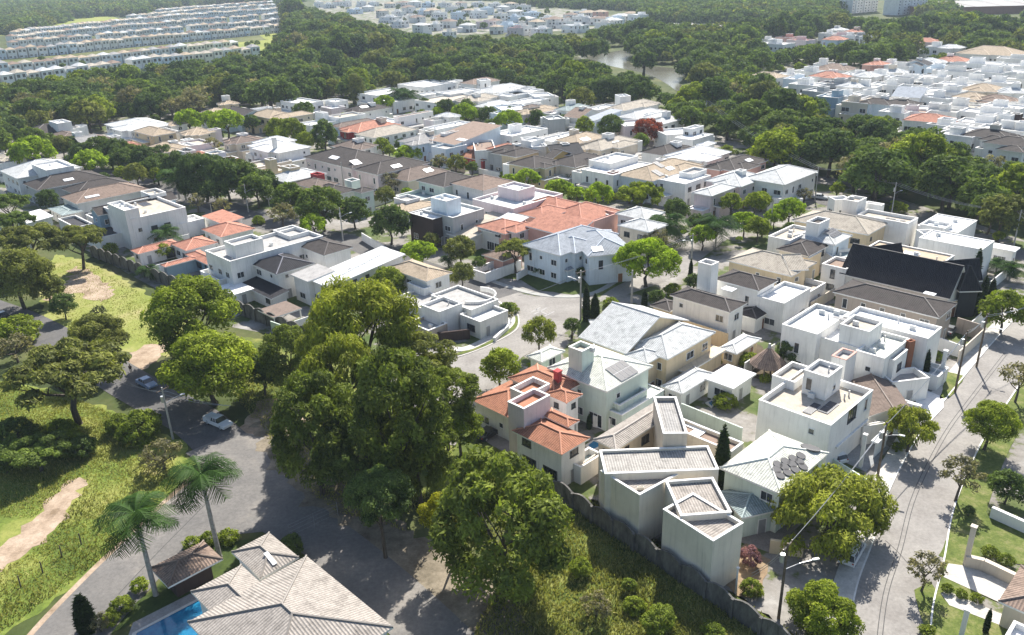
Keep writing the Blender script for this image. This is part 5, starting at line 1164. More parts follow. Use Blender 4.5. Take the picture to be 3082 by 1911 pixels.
# ------------------------------------------------------------------ far town at the top
TL(760, 0)
TW = [(600, 18), (700, 35), (780, 12), (850, 10), (930, 80, 22, 14), (1050, 60), (1180, 95), (1255, 150, 26, 16), (1330, 100), (1420, 60), (1440, 140), (1560, 90), (1540, 225, 20, 12), (1640, 90), (1660, 215, 14, 10), (1700, 110), (1790, 190, 18, 14), (1790, 285, 10, 9),
 (1870, 110), (1960, 225, 16, 12), (1970, 90), (2060, 95), (2110, 195, 14, 12, 'F', 'p', 'b'), (2200, 185), (2260, 120), (2330, 220), (2390, 100), (2350, 30), (2200, 30), (2050, 20), (1900, 25), (1750, 25), (1600, 25), (1480, 15), (1250, 30), (1100, 18), (990, 10), (1380, 20), (1820, 60), (2130, 70), (2280, 60), (2220, 240, 12, 10), (2390, 250, 14, 8, 'F', 'p', 's'), (1340, 190, 18, 12), (1500, 150)]
def far(q, i, where, group):
    x, y = q[0], q[1]; w_, d_ = (q[2], q[3]) if len(q) > 3 else (15+(i*5) % 6, 11+(i*3) % 4)
    t, wc, rc = q[4:7] if len(q) > 6 else [('F', 'W', 'W'), ('H', 'W', 'l'), ('F', 'W', 'e'), ('F', 'W', 'l'), ('H', 'w', 'n'), ('F', 'b', 'W'), ('H', 'W', 'B')][(i*3) % 7]
    HC(auto_label(t, wc, rc, where), x, y, w_, d_, 7 if i % 3 else 9, t, wc, rc, rot=40+(i % 3)*5, group=group)
for i, q in enumerate(TW): far(q, i, 'in the far town', 'houses of the far town')
TL(1520, 0)
for i, q in enumerate([(60, 35), (170, 45), (100, 145), (200, 165), (290, 195), (330, 255, 18, 12), (400, 155), (450, 170), (540, 190), (640, 225, 24, 13, 'F', 'W', 'W'), (690, 145, 16, 12, 'F', 'W', 'W'), (760, 110), (820, 160), (870, 105, 16, 12, 'H', 's', 'n'), (870, 165, 22, 12), (910, 200, 18, 10), (1000, 155), (1060, 140), (1150, 120, 18, 12), (1210, 130), (700, 100), (600, 130), (160, 230), (240, 110), (980, 180)]):
    far(q, i+2, 'in the far town', 'houses of the far town')
# apartment towers and sheds, top right
def tower(label, x, y, w_, d_, h, wc):
    p = P(x, y); root = empty('apartment_tower', p, R(32)); mb = MB(); mb.box((-w_/2, -d_/2), (w_, 0), (0, d_), 0, h)
    for s in (-.32, .0, .32): mb.box((w_*s-w_*.07, -d_/2-1.2), (w_*.14, 0), (0, 1.25), 0, h)
    mb.obj('wall', m_wall(wc), root); r = MB(); r.box((-w_/2-.2, -d_/2-.2), (w_+.4, 0), (0, d_+.4), h, h+1.0, 0, True); r.box((-w_*.2, -d_*.2), (w_*.4, 0), (0, d_*.4), h+1, h+4); r.obj('roof', m_wall('W'), root)
    me = win_meshes('a', 'W')[2]
    for f in range(int(h/3)):
        for i in range(7):
            xx = -w_*.46+w_*.92*i/6
            if any(abs(xx-w_*s) < w_*.09 for s in (-.32, 0, .32)): yy = -d_/2-1.2
            else: yy = -d_/2
            o = link(bpy.data.objects.new('window', me), root); o.location = (xx, yy, f*3+1); o.rotation_euler = (0, 0, math.pi)
    tag(root, label, 'apartment tower', 'apartment towers at the top')
TL(2282, 0)
tower('pale blue-white apartment tower, left of the two at the top', 905, 110, 46, 18, 42, 'W'); tower('cream and white apartment block, right of the two at the top', 1330, 125, 52, 18, 36, 'W')
p = P(2150, 110); root = empty('factory_hall', p, R(-6)); mb = MB(); mb.box((-90, -30), (260, 0), (0, 70), 0, 8); mb.obj('wall', m_wall('o'), root)
mb = MB()
for i in range(9): upf(mb, [(-92+i*29, -32, 8), (-92+i*29+28, -32, 8), (-92+i*29+28, 42, 10.5), (-92+i*29, 42, 10.5)], 0, [(0, 0)]*4)
mb.obj('roof', m_deck('g'), root); tag(root, 'long grey-roofed factory hall with brick-red walls', 'factory')
p = P(1960, 40); root = empty('warehouse', p, R(-6)); mb = MB(); mb.box((-60, -15), (130, 0), (0, 60), 0, 9); mb.obj('wall', m_wall('W'), root); mb = MB(); mb.box((-61, -16), (132, 0), (0, 62), 9.01, 9.8, 0, True); mb.obj('roof', m_deck('W'), root); tag(root, 'long white warehouse behind the factory hall', 'warehouse')
# ------------------------------------------------------------------ terraces of row houses on the left
def row_proto(wc, rc, porch):
    root = empty('row_house', (0, 0, 0)); mb = MB(); a, b, h = 7.2, 9.0, 8.2
    q = [(-a/2, -b/2), (a/2, -b/2), (a/2, b/2), (-a/2, b/2)]
    for i in range(4): j = (i+1) % 4; mb.face([(*q[i], 0), (*q[j], 0), (*q[j], h), (*q[i], h)])
    mb.obj('wall', m_wall(wc), root)
    k = Blk(); k.h, k.t, k.wc, k.rc, k.o = h, 'H', 'W', 'e', {'p': 33, 'now': 1}; k.B = Vector((-a/2-.3, -b/2-.3)); k.u = Vector((1, 0)); k.v = Vector((0, 1)); k.w, k.d = a+.6, b+.6; fin(k)
    mb = MB(); w, d = k.w, k.d; tn = k.tan; L = lambda s, t, z: Vector((k.B.x+s, k.B.y+t, z)); A1, A2 = L(w/2, w/2, h+tn*w/2), L(w/2, d-w/2, h+tn*w/2); C = [L(0, 0, h), L(w, 0, h), L(w, d, h), L(0, d, h)]
    for f in ([C[1], C[2], A2, A1], [C[3], C[0], A1, A2], [C[0], C[1], A1], [C[2], C[3], A2]): upf(mb, f, 0, [(p.x, p.y) for p in f])
    ro = mb.obj('roof', m_deck(rc), root)
    if porch: mb = MB(); mb.box((-a/2+1, -b/2-1.6), (a*.7, 0), (0, 1.5), 0, 3.0); po = mb.obj('porch', m_wall('W'), root)
    yo = -b/2-(1.62 if porch else .02)
    kids = [root.children]
    ws = []
    for x, z, t in ((-1.8, 5.2, 'a'), (1.6, 5.2, 'a')):
        o = link(bpy.data.objects.new('window', win_meshes(t, 'W')[2]), root); o.location = (x, -b/2-.02, z); o.rotation_euler = (0, 0, math.pi); o.scale = (1.2, 1, 1.5)
    o = link(bpy.data.objects.new('door', door_mesh('grey')), root); o.location = (1.5, yo, .05); o.rotation_euler = (0, 0, math.pi); o.scale = (1.6, 1, 1)
    for x in (-1.9,):
        o = link(bpy.data.objects.new('window', win_meshes('e', 'W')[2]), root); o.location = (x, yo, 1.0); o.rotation_euler = (0, 0, math.pi)
    return root
TL(0, 0)
ROWS = [([(-60, 808), (40, 800), (620, 728), (1300, 640), (2360, 520)], 'in the nearest terrace row'), ([(-60, 700), (0, 690), (1050, 580), (2180, 455)], 'in the second terrace row'),
 ([(-60, 548), (0, 540), (600, 490), (1100, 435), (1600, 390), (2400, 310), (2600, 285)], 'in the third terrace row'), ([(130, 455), (600, 410), (1200, 355), (1800, 300), (2580, 235)], 'in the fourth terrace row'),
 ([(120, 400), (600, 345), (1200, 290), (1800, 235), (2560, 175)], 'in the fifth terrace row'), ([(150, 350), (600, 295), (1150, 235), (1800, 175), (2540, 120)], 'in the sixth terrace row'),
 ([(1190, 195), (1700, 140), (2500, 80)], 'in the seventh terrace row'), ([(1450, 135), (1900, 95), (2480, 52)], 'in the farthest terrace row')]
protos = {}; rk = random.Random(3)
VAR = [m_wall('W'), m_wall('b'), m_wall('w')]
for pts, wh in ROWS:
    c = [P(x, y) for x, y in pts]; L = [0]
    for i in range(len(c)-1): L.append(L[-1]+(c[i+1]-c[i]).length)
    sp = 8.3; s = 0
    while s < L[-1]:
        i = max(j for j in range(len(L)-1) if L[j] <= s); q = c[i].lerp(c[i+1], (s-L[i])/(L[i+1]-L[i])); t = (c[i+1]-c[i]).normalized(); s += sp*(1.0 if rk.random() > .04 else 1.9)
        X, Y, Zc = proj(q)
        if X < -40: continue
        # bearing: the fronts look back to the valley
        ang = math.atan2(t.y, t.x)
        key = rk.choice((('W', 'e', 1), ('b', 'e', 1), ('W', 'n', 0), ('W', 'l', 1), ('w', 'e', 0), ('b', 'g', 0), ('W', 'B', 1)))
        if key not in protos: o = row_proto(*key); protos[key] = (o, list(o.children))
        else:
            o = protos[key][0].copy(); link(o)
            for ch in protos[key][1]: cc = ch.copy(); link(cc, o)
        o.location = q; o.rotation_euler = (0, 0, ang-R(0)); o.scale = (1, 1, rk.uniform(.9, 1.1))
        tag(o, 'white two-storey row house '+wh, 'row house', 'row houses on the slope')

# ------------------------------------------------------------------ trees near and between the houses
TL(760, 920)
T('feather', 960, 150, 520, 'very tall feathery olive tree whose crown tops the central group', 1.9)
T('feather', 700, 330, 300, 'feathery olive tree below the tallest crown', 2.4)
T('big', 330, 480, 280, 'mid-green tree at the left flank of the central group', 1.2, sz=1.2)
T('feather', 800, 640, 400, 'tall olive tree in the middle of the central group', 2.0, sz=1.35)
T('bigo', 1500, 570, 370, 'yellow-green tall tree by the bend of the street', 1.6)
T('big', 1330, 980, 480, 'huge dark tree at the heart of the central group', 2.1, sz=1.4)
T('big', 1750, 820, 300, 'leafy tree at the right flank of the central group', 1.8)
T('dark', 900, 1330, 380, 'dark lower tree at the foot of the central group', 1.1, sz=1.2)
T('big', 1500, 1350, 360, 'dark tree between the central group and the giant tree', 1.4, sz=1.4)
T('big', 560, 1120, 450, 'dark tall tree over the left street, central group', 1.5, sz=1.35)
T('lime', 1880, 1080, 250, 'round yellow-green tree touching the terracotta house', 1.2)
T('dark', 80, 590, 180, 'small dark tree left of the central group', 1.3)
T('lime', 2250, 560, 200, 'yellow-green street tree in front of the terracotta house', 1.1)
TL(760, 1411)
T('big', 2260, 520, 650, 'giant dark green tree in front of the beige tower house', 1.15, sz=1.25)
T('yellow', 1800, 380, 240, 'bright yellow-green crown in front of the giant dark tree', 2.4)
T('dark', 1150, 250, 330, 'dark lower tree with a bare trunk above the shaded lot', 2.0)
TL(0, 920)
T('spread', 600, 640, 560, 'big wide-spreading olive tree at the left edge', .85)
T('olive', 900, 290, 270, 'olive tree behind the big spreading one', 1.2)
T('lime', 1750, 110, 440, 'broad leafy tree between the meadow and the concrete wall', .85)
T('lime', 1900, 590, 420, 'broad yellow-green tree leaning over the parked pickup', .8)
T('dark', 2390, 540, 160, 'small dark tree right of the yellow-green roadside tree', 1.3)
T('bush', 150, 250, 210, 'bright bushy shrub by the left road')
T('bare', 130, 390, 200, 'pale grey-green shrub mass at the left edge', .6)
T('bush', 1270, 1120, 210, 'bright green bush behind the concrete pole')
T('bare', 1470, 1360, 210, 'pale dry bush at the foot of the concrete pole', .6)
T('bush', 1080, 1090, 130, 'grassy bush at the road bank')
T('spreadd', 330, 1330, 300, 'low dark tree in the lower left scrub', .6)
T('dark', 30, 1400, 170, 'dark scrub tree at the left picture edge', .7)
T('bush', 620, 1260, 150, 'small light bush in the lower left scrub')
T('mid', 130, 1200, 230, 'dark scrub mass under the big spreading tree', .5); T('bush', 560, 1150, 150, 'light scrub beside the shaded road bank', .6); T('dark', 740, 1290, 140, 'dark scrub behind the pale dry bush', .5)
T('young', 900, 60, 80, 'thin bare sapling in the mown meadow')
TL(0, 460)
T('dark', 570, 1390, 110, 'small round dark tree by the left road')
T('spreadd', 60, 480, 200, 'dark tree at the upper left edge', 1.1)
T('spread', 700, 800, 260, 'spreading tree with a leaning trunk beside the meadow', 1.0)
T('spread', 260, 800, 300, 'spreading tree at the left behind the meadow', 1.0)
T('olive', 140, 1130, 260, 'round olive tree left of the meadow')
T('spreadd', 130, 640, 200, 'dark spreading tree above the left edge', 1.1)
T('olive', 420, 1230, 170, 'low olive tree at the meadow edge', .8)
T('dark', 440, 430, 90, 'small dark garden tree between brown roofs')
T('bush', 1000, 890, 90, 'light green garden shrub by the white wall')
T('shrub', 1480, 890, 90, 'dark shrub in front of the salmon roofs', .9)
T('orangebush', 2060, 1310, 45, 'small orange-flowering shrub by the pool house')
palm_at(1510, 720, 110, 'small palm rising over the salmon roofs'); palm_at(1340, 1060, 80, 'low palm beside the concrete wall'); palm_at(1590, 190, 125, 'tall palm left of a pair above the dark street trees', 'royal'); palm_at(1660, 250, 100, 'shorter palm of the pair above the dark street trees', 'royal')
T('dome', 820, 95, 150, 'bright clipped tree left of the dark street trees'); T('lime', 1100, 180, 60, 'small bright bush by the dark street trees'); T('olive', 1240, 190, 110, 'olive tree beside the bright clipped tree'); T('lime', 1430, 200, 75, 'small lime tree beside the tall palms')
T('dark', 1850, 210, 210, 'large dark street tree behind the tall palms'); T('dark', 2060, 230, 190, 'large dark street tree right of the tall palms'); T('mid', 2330, 330, 150, 'mid-green street tree above the carport'); T('bare', 1790, 440, 85, 'round grey-olive small tree beside the dark street'); T('bare', 2020, 490, 85, 'round grey-olive small tree, right one by the dark street'); T('shrub', 2360, 620, 60, 'small green shrub by the salmon roof end')
T('dark', 1620, 140, 150, 'dark street tree left of the tall palms'); T('dark', 1960, 340, 130, 'dark street tree over the dark street'); T('mid', 2200, 240, 160, 'mid-green street tree right of the dark street row'); T('dark', 1380, 160, 105, 'dark street tree before the tall palms'); T('dark', 1740, 320, 110, 'dark street tree below the tall palms')
T('dark', 1100, 60, 110, 'dark street tree behind the bright clipped one'); T('dark', 1290, 60, 110, 'dark street tree near the salmon roof'); T('dark', 1460, 100, 100, 'dark street tree over the parked shade'); T('dark', 1000, 20, 110, 'dark street tree at the left of the street row')
TL(0, 0)
for x, y, r, k in ((300, 1290, 120, 'mid'), (440, 1300, 90, 'mid'), (560, 1330, 100, 'olive'), (650, 1330, 90, 'mid'), (900, 1370, 130, 'mid'), (1050, 1390, 120, 'dark'), (1170, 1400, 100, 'mid'), (1300, 1430, 110, 'dark'), (740, 1420, 110, 'dark'), (60, 1230, 90, 'dark'), (1480, 1400, 90, 'dark')): T(k, x, y, r, 'street row')
T('dome', 300, 1400, 175, 'wide bright clipped tree at the left edge of the street row'); T('dome', 40, 1340, 65, 'small bright clipped tree at the left edge')
T('dome', 1720, 1110, 125, 'bright clipped tree, left end of the bright street row'); T('dome', 1900, 1100, 100, 'bright clipped tree in the middle of the bright street row'); T('dome', 2060, 1120, 145, 'bright clipped tree, right end of the bright street row'); T('dark', 2290, 1120, 80, 'dark tree right of the bright street row'); T('mid', 2390, 1110, 55, 'small mid-green tree right of the bright street row'); T('bare', 1930, 1320, 80, 'olive shrub tree among tan roofs')
TL(760, 0)
T('lime', 220, 1180, 110, 'yellow-green street tree beside the white hipped roofs'); T('lime', 360, 1200, 120, 'yellow-green street tree behind the white hipped roofs'); T('lime', 480, 1290, 90, 'yellow-green street tree nearest the white hipped roofs'); T('dark', 650, 1230, 125, 'dark round tree beside the salmon and tan roofs')
T('dark', 460, 1010, 85, 'dark tree in front of the white cubic house'); T('poplar', 940, 820, 90, 'tall olive tree standing above the back row'); T('dome', 1200, 940, 90, 'bright clipped tree under the dark palms'); palm_at(1330, 830, 80, 'dark palm, left of the pair on the bright row', 'royal'); palm_at(1410, 850, 80, 'dark palm, right of the pair on the bright row', 'royal')
T('mid', 1400, 900, 60, 'dark green tree under the palm pair')
T('dark', 1560, 950, 65, 'dark tree below the white row, left'); T('dark', 1760, 980, 85, 'dark tree below the white row, middle'); T('dark', 1950, 990, 85, 'dark tree below the white row, right'); T('dark', 2130, 1050, 80, 'dark tree in the street under the ivory house'); T('dark', 2340, 1030, 60, 'small dark tree by the pale blue-sided house')
T('dome', 1690, 1025, 65, 'bright clipped tree behind the pale hip'); T('dome', 1920, 1040, 115, 'wide bright clipped tree right of the pale hip'); T('dome', 2330, 1100, 120, 'wide bright clipped tree by the white modern house'); palm_at(1140, 1250, 60, 'shaggy palm, left of three by the tan roof'); palm_at(1220, 1240, 70, 'shaggy palm, tallest of three by the tan roof'); palm_at(1310, 1260, 65, 'shaggy palm, right of three by the tan roof')
T('lime', 1180, 1330, 80, 'lime tree under the shaggy palms'); T('bush', 980, 1330, 55, 'small light shrub by the red timber porch'); T('dome', 1420, 1400, 135, 'long bright clipped hedge tree beside brown roofs', .5); T('mid', 2170, 1150, 65, 'feathery palm-like tree beside the modern brown roofs'); T('bare', 1700, 1470, 75, 'olive shrub tree in front of the red roofs')
TL(1520, 0)
T('dark', 40, 1030, 55, 'small dark street tree beside the bright domes'); T('dark', 290, 1075, 75, 'dark round street tree in the middle of the street'); T('dark', 530, 1110, 65, 'dark round street tree by the grey slatted house'); T('mid', 430, 1110, 35, 'small slim street tree by the grey slatted house'); T('lime', 720, 1150, 85, 'lime round tree left of the large dark one'); T('dark', 960, 1160, 115, 'large dark round tree beside the pink house'); T('mid', 1240, 1285, 75, 'green tree in front of the red-leaved tree')
T('red', 1300, 1190, 120, 'red-leaved tree in front of the white hips'); palm_at(360, 880, 40, 'small palm beside the white tower house')
TL(760, 460)
T('dark', 80, 290, 130, 'dark street tree left of the carport house'); T('mid', 330, 420, 145, 'mid-green street tree below the rust chimney house'); T('mid', 630, 500, 195, 'large green street tree in front of the rust chimney house'); T('dark', 920, 540, 135, 'dark round tree beside the street lamp'); T('grey', 270, 550, 120, 'grey leafless tree among green street trees'); T('dome', 555, 660, 125, 'bright clipped tree beside the parapet house')
T('dark', 1250, 650, 165, 'dark tree in front of the grey cubic house'); T('olive', 1630, 800, 75, 'small olive tree beneath the grey cubic house'); T('dome', 1505, 920, 175, 'wide bright clipped tree on the corner street', .7); T('olive', 1890, 880, 135, 'dark olive tree on the corner street'); T('olive', 1900, 1100, 115, 'olive tree below the bright clipped corner tree'); palm_at(1780, 970, 70, 'yellow-green fan palm on the corner street')
T('lime', 1220, 1170, 165, 'dense rounded lime tree in front of the tan hip', 1.2); T('lime', 1390, 1200, 90, 'smaller lime tree beside the dense rounded one', 1.3); T('shrub', 50, 620, 60, 'small shrub by the parapet house')
T('bare', 1250, 260, 100, 'pale yellow-green tree in the empty plot'); T('olive', 1200, 390, 90, 'olive shrub in the empty plot'); T('dark', 1690, 100, 50, 'dark tree behind the mint house'); T('olive', 1850, 100, 80, 'olive tree behind the mint house'); T('mid', 2000, 130, 55, 'small green tree behind the mint house')
T('spread', 2390, 880, 190, 'half-bare olive tree in front of the blue corner house', 1.1); T('mid', 2310, 1420, 80, 'green shrub tree on the curved corner verge', .8); T('bare', 2340, 1480, 50, 'grey shrub on the curved corner verge', .8)
TL(1520, 460)
T('dome', 200, 240, 115, 'bright clipped tree below the cream charcoal-roofed house'); T('dome', 490, 350, 125, 'tallest of three bright clipped trees behind the salmon roofs'); T('dome', 655, 370, 75, 'narrow bright clipped tree between two larger ones'); T('dome', 850, 390, 135, 'wide bright clipped tree behind the salmon court'); T('dark', 390, 225, 45, 'small dark tree beside the bright clipped trees'); T('bare', 600, 220, 60, 'pale olive shrub before the cream house'); T('dark', 700, 260, 55, 'small dark round tree before the white balcony house')
T('layer', 1230, 400, 190, 'layered spreading tree below the tan solar roof'); T('lime', 2060, 450, 115, 'upright lime tree before the pink house', 1.3); T('lime', 2280, 450, 115, 'upright lime tree right of the pink house', 1.3); T('dark', 1560, 530, 115, 'dark palm-like tree behind the shaggy palm'); palm_at(1480, 640, 165, 'large shaggy palm beside the pale hips'); T('dark', 1740, 640, 85, 'dark tree between the two shaggy palms'); T('dome', 1800, 760, 125, 'bright clipped tree between the two shaggy palms'); palm_at(1930, 650, 170, 'large shaggy palm right of the clipped tree'); T('dome', 2180, 640, 115, 'bright clipped tree beside the right shaggy palm'); T('lime', 2300, 680, 105, 'lime tree right of the bright clipped one')
T('bare', 1380, 810, 150, 'grey-olive round tree behind the big clipped tree', .9); T('dome', 1290, 1000, 300, 'very large flat-domed bright tree at the street crossing', .72); T('cyp', 1690, 1080, 105, 'lone cypress right of the flat-domed tree'); T('cyp', 1270, 1340, 90, 'short broad cypress under the flat-domed tree', sz=1.5); T('cyp', 740, 1380, 160, 'tall cypress, left of the pair at the crossing', sz=1.1); T('cyp', 820, 1425, 130, 'shorter cypress, right of the pair at the crossing', sz=1.6)
T('topiary', 520, 1090, 50, 'small dark ball tree left of the blue house entrance'); T('topiary', 690, 1085, 55, 'small dark ball tree right of the blue house entrance'); palm_at(820, 1080, 45, 'small garden palm beside the blue house'); palm_at(320, 1060, 55, 'small garden palm left of the blue house'); T('bush', 60, 1420, 70, 'leafy shrub at the plaza edge'); T('bush', 960, 1370, 75, 'low green shrub before the cream-walled house'); T('shrub', 1510, 1220, 45, 'pale shrub by the lane')
TL(1520, 920)
T('weep', 310, 230, 165, 'light weeping tree standing on the street corner', 1.4); T('topiary', 610, 180, 85, 'dark ball-headed tree beside the cream-walled house', 1.5); T('bush', 2010, 870, 115, 'round grey-green bush over the small pool'); T('bush', 2220, 500, 100, 'green bush beside the thatched hut'); T('bush', 1940, 490, 55, 'small bright bush beside the pool deck'); T('cyp', 765, 1060, 70, 'small cone cypress beside the terracotta house', sz=1.6); T('bush', 270, 560, 70, 'pale garden shrub behind the terracotta house')
TL(2282, 460)
T('lime', 30, 430, 85, 'lime tree at the left of the pale solar roof'); T('dome', 290, 530, 135, 'bright clipped tree before the beige hipped house'); T('dome', 150, 590, 90, 'smaller bright clipped tree before the beige hipped house'); T('lime', 720, 330, 65, 'light bush by the woodland road'); T('bare', 420, 380, 70, 'pale shrubs beside the large white house'); T('lime', 40, 670, 70, 'lime shrub below the clipped tree')
palm_at(2180, 1010, 90, 'feathery palm left of two at the right edge'); palm_at(2310, 1040, 100, 'feathery palm right of two at the right edge'); T('cyp', 1985, 1080, 190, 'tall leaning cypress beside the castle turret'); T('cyp', 2060, 1240, 110, 'short dark cypress beside the tall one', sz=1.4); T('cyp', 2130, 1250, 100, 'second short dark cypress from the turret', sz=1.5); T('cyp', 1990, 1350, 130, 'broad dark cypress under the turret', sz=1.7); T('lime', 2250, 1430, 185, 'bright leafy street tree below the right-edge palms'); T('lime', 2190, 760, 50, 'small lime bush by the woodland road end')
TL(2282, 920)
T('dark', 300, 420, 125, 'round dark garden tree beside the stepped white house'); T('lime', 2110, 1070, 245, 'leafy street tree with several trunks at the right kerb', 1.05); T('weep', 1400, 1090, 235, 'drooping street tree before the white garage walls', 1.1); T('cyp', 1530, 560, 150, 'slim cypress beside the white street column'); T('bush', 1620, 470, 70, 'green bush behind the white street column'); T('grey', 2390, 660, 190, 'bare grey tree at the right edge of the street', 1.2); T('bush', 60, 660, 60, 'small light bush by the garden wall'); T('bush', 1270, 1290, 60, 'low hedge bush at the drive entrance', .6)
T('shrub', 870, 1180, 80, 'dark green court plant beside the brick-edged balcony', .8); T('shrub', 1420, 620, 90, 'dark hedge mass below the slim cypress', .4)
TL(2282, 1411)
T('feather', 640, 400, 560, 'large feathery bright tree over the white van', .5, sz=.85); T('lime', 580, 1330, 350, 'dense round-leaved tree at the bottom of the picture', .45); T('grey', 1850, 40, 230, 'thin half-bare tree on the right pavement', 1.2); T('grey', 1530, 900, 200, 'small half-bare tree at the curved kerb', 1.2); T('dark', 2280, 160, 150, 'dark tree above the white garden wall'); T('cyp', 2090, 1390, 130, 'slim dark cypress on the lower right lawn'); T('shrub', 1540, 1480, 80, 'dark shrub at the bottom verge'); T('dark', 1920, 380, 55, 'small dark bush at the foot of the half-bare tree', .6)
for x, y, r, lb in ((1720, 1090, 60, 'clipped brown-green hedge bush, first from the kerb'), (1850, 1140, 60, 'clipped brown-green hedge bush, second from the kerb'), (1990, 1180, 60, 'clipped brown-green hedge bush, third from the kerb'), (2120, 760, 80, 'planter shrub on the bench wall, left'), (2260, 830, 80, 'planter shrub on the bench wall, right')): T('shrub', x, y, r, lb, .7)
TL(1520, 1411)
T('bougain', 2235, 800, 115, 'round pink-flowering shrub by the front gate', .8); T('bush', 1130, 1050, 70, 'young yellow-green plant in the shaded grass', 1.2); T('bush', 1400, 1380, 160, 'leafy yellow-green bush at the bottom edge', .9); T('bush', 1180, 1250, 110, 'light scrub bush below the giant tree'); T('bush', 680, 900, 110, 'yellow-green scrub beside the giant tree', .8); T('bare', 830, 1250, 170, 'dry pale scrub at the bottom centre', .5); T('bush', 1900, 1490, 110, 'scrub bush below the concrete wall'); T('bush', 2250, 1090, 110, 'weedy shrub behind the concrete wall', .6)
T('cyp', 1975, -60, 330, 'tall slim cypress against the beige house roof')
TL(0, 1411)
T('cyp', 760, 1330, 190, 'dark conifer at the bottom left road edge', sz=2.2); T('bare', 900, 1400, 110, 'pale scrub beside the conifer', .7)
for x, y, r, lb in ((1270, 1060, 90, 'clipped hedge bush beside the nearer palm'), (1100, 1250, 110, 'clipped hedge bush between conifer and nearer palm'), (990, 1380, 90, 'clipped hedge bush beside the conifer')): T('shrub', x, y, r, lb, .55)
for x, y, r, lb in ((1750, 680, 90, 'hedge bush behind the kiosk, nearest the road'), (1900, 640, 90, 'hedge bush behind the kiosk, under the farther palm'), (2080, 625, 100, 'hedge bush between the farther palm and the tiled roof')): T('shrub', x, y, r, lb, .5)
T('dark', 2650, 700, 130, 'dark shrub behind the small tiled roof', .5)
palm(1420, 1150, 10.0, 4.9, 'royal palm beside the kiosk, nearer of the two', lean=(-.2, .3))
palm(2000, 800, 10.6, 5.0, 'royal palm beside the kiosk, farther of the two', lean=(-.3, .2))

# ------------------------------------------------------------------ woodland
def inpoly(x, y, pg):
    c = False; j = len(pg)-1
    for i in range(len(pg)):
        if (pg[i][1] > y) != (pg[j][1] > y) and x < (pg[j][0]-pg[i][0])*(y-pg[i][1])/(pg[j][1]-pg[i][1])+pg[i][0]: c = not c
        j = i
    return c
RIV = [(1520+x*.3307, y*.3307) for x, y in [(500, 520), (700, 500), (900, 480), (1060, 440), (1150, 455), (1160, 520), (1150, 575), (1200, 590), (1400, 600), (1630, 625), (1650, 700), (1600, 760), (1660, 820), (1560, 835), (1490, 780), (1400, 720), (1250, 660), (1100, 630), (960, 600), (850, 565), (740, 530)]]
PON = [(760+x*.3307, y*.3307) for x, y in [(600, 740), (690, 650), (900, 620), (1140, 615), (1110, 665), (800, 725)]]
WOODS = [('left of the river', [(-150, 440), (-150, 275), (0, 275), (300, 235), (620, 195), (800, 175), (860, 130), (1000, 150), (1000, 200), (1200, 230), (1240, 255), (1080, 265), (900, 290), (800, 295), (640, 300), (560, 320), (420, 350), (330, 350), (170, 360), (60, 400), (0, 420)]),
 ('below the far town', [(850, 22), (900, 30), (1000, 55), (1120, 80), (1250, 115), (1500, 108), (1720, 95), (1850, 75), (1930, 65), (1990, 100), (1960, 160), (1880, 150), (1740, 165), (1640, 170), (1560, 175), (1460, 230), (1230, 240), (1150, 200), (860, 175), (830, 130), (875, 100), (860, 60)]),
 ('on the near river bank', [(1250, 235), (1240, 190), (1560, 178), (1700, 178), (1790, 190), (1880, 215), (1970, 240), (2040, 270), (2100, 300), (2150, 335), (2210, 390), (2200, 415), (2130, 390), (2070, 370), (2030, 350), (1930, 295), (1840, 300), (1740, 300), (1640, 270), (1490, 235)]),
 ('on the far river bank', [(1900, 145), (1920, 100), (2000, 85), (2300, 85), (2330, 60), (2640, 70), (3200, 60), (3200, 140), (3060, 160), (2900, 140), (2780, 135), (2720, 165), (2600, 185), (2420, 165), (2330, 200), (2240, 215), (2160, 230), (2100, 250), (2080, 225), (2040, 190), (1900, 190)]),
 ('beside the right-hand road', [(2080, 255), (2160, 240), (2260, 225), (2350, 260), (2440, 305), (2480, 350), (2640, 365), (2860, 430), (3000, 470), (3200, 500), (3200, 790), (3082, 700), (2900, 610), (2760, 560), (2600, 530), (2440, 500), (2310, 455), (2260, 430), (2180, 360), (2110, 290)])]
gw = random.Random(11); cand = []
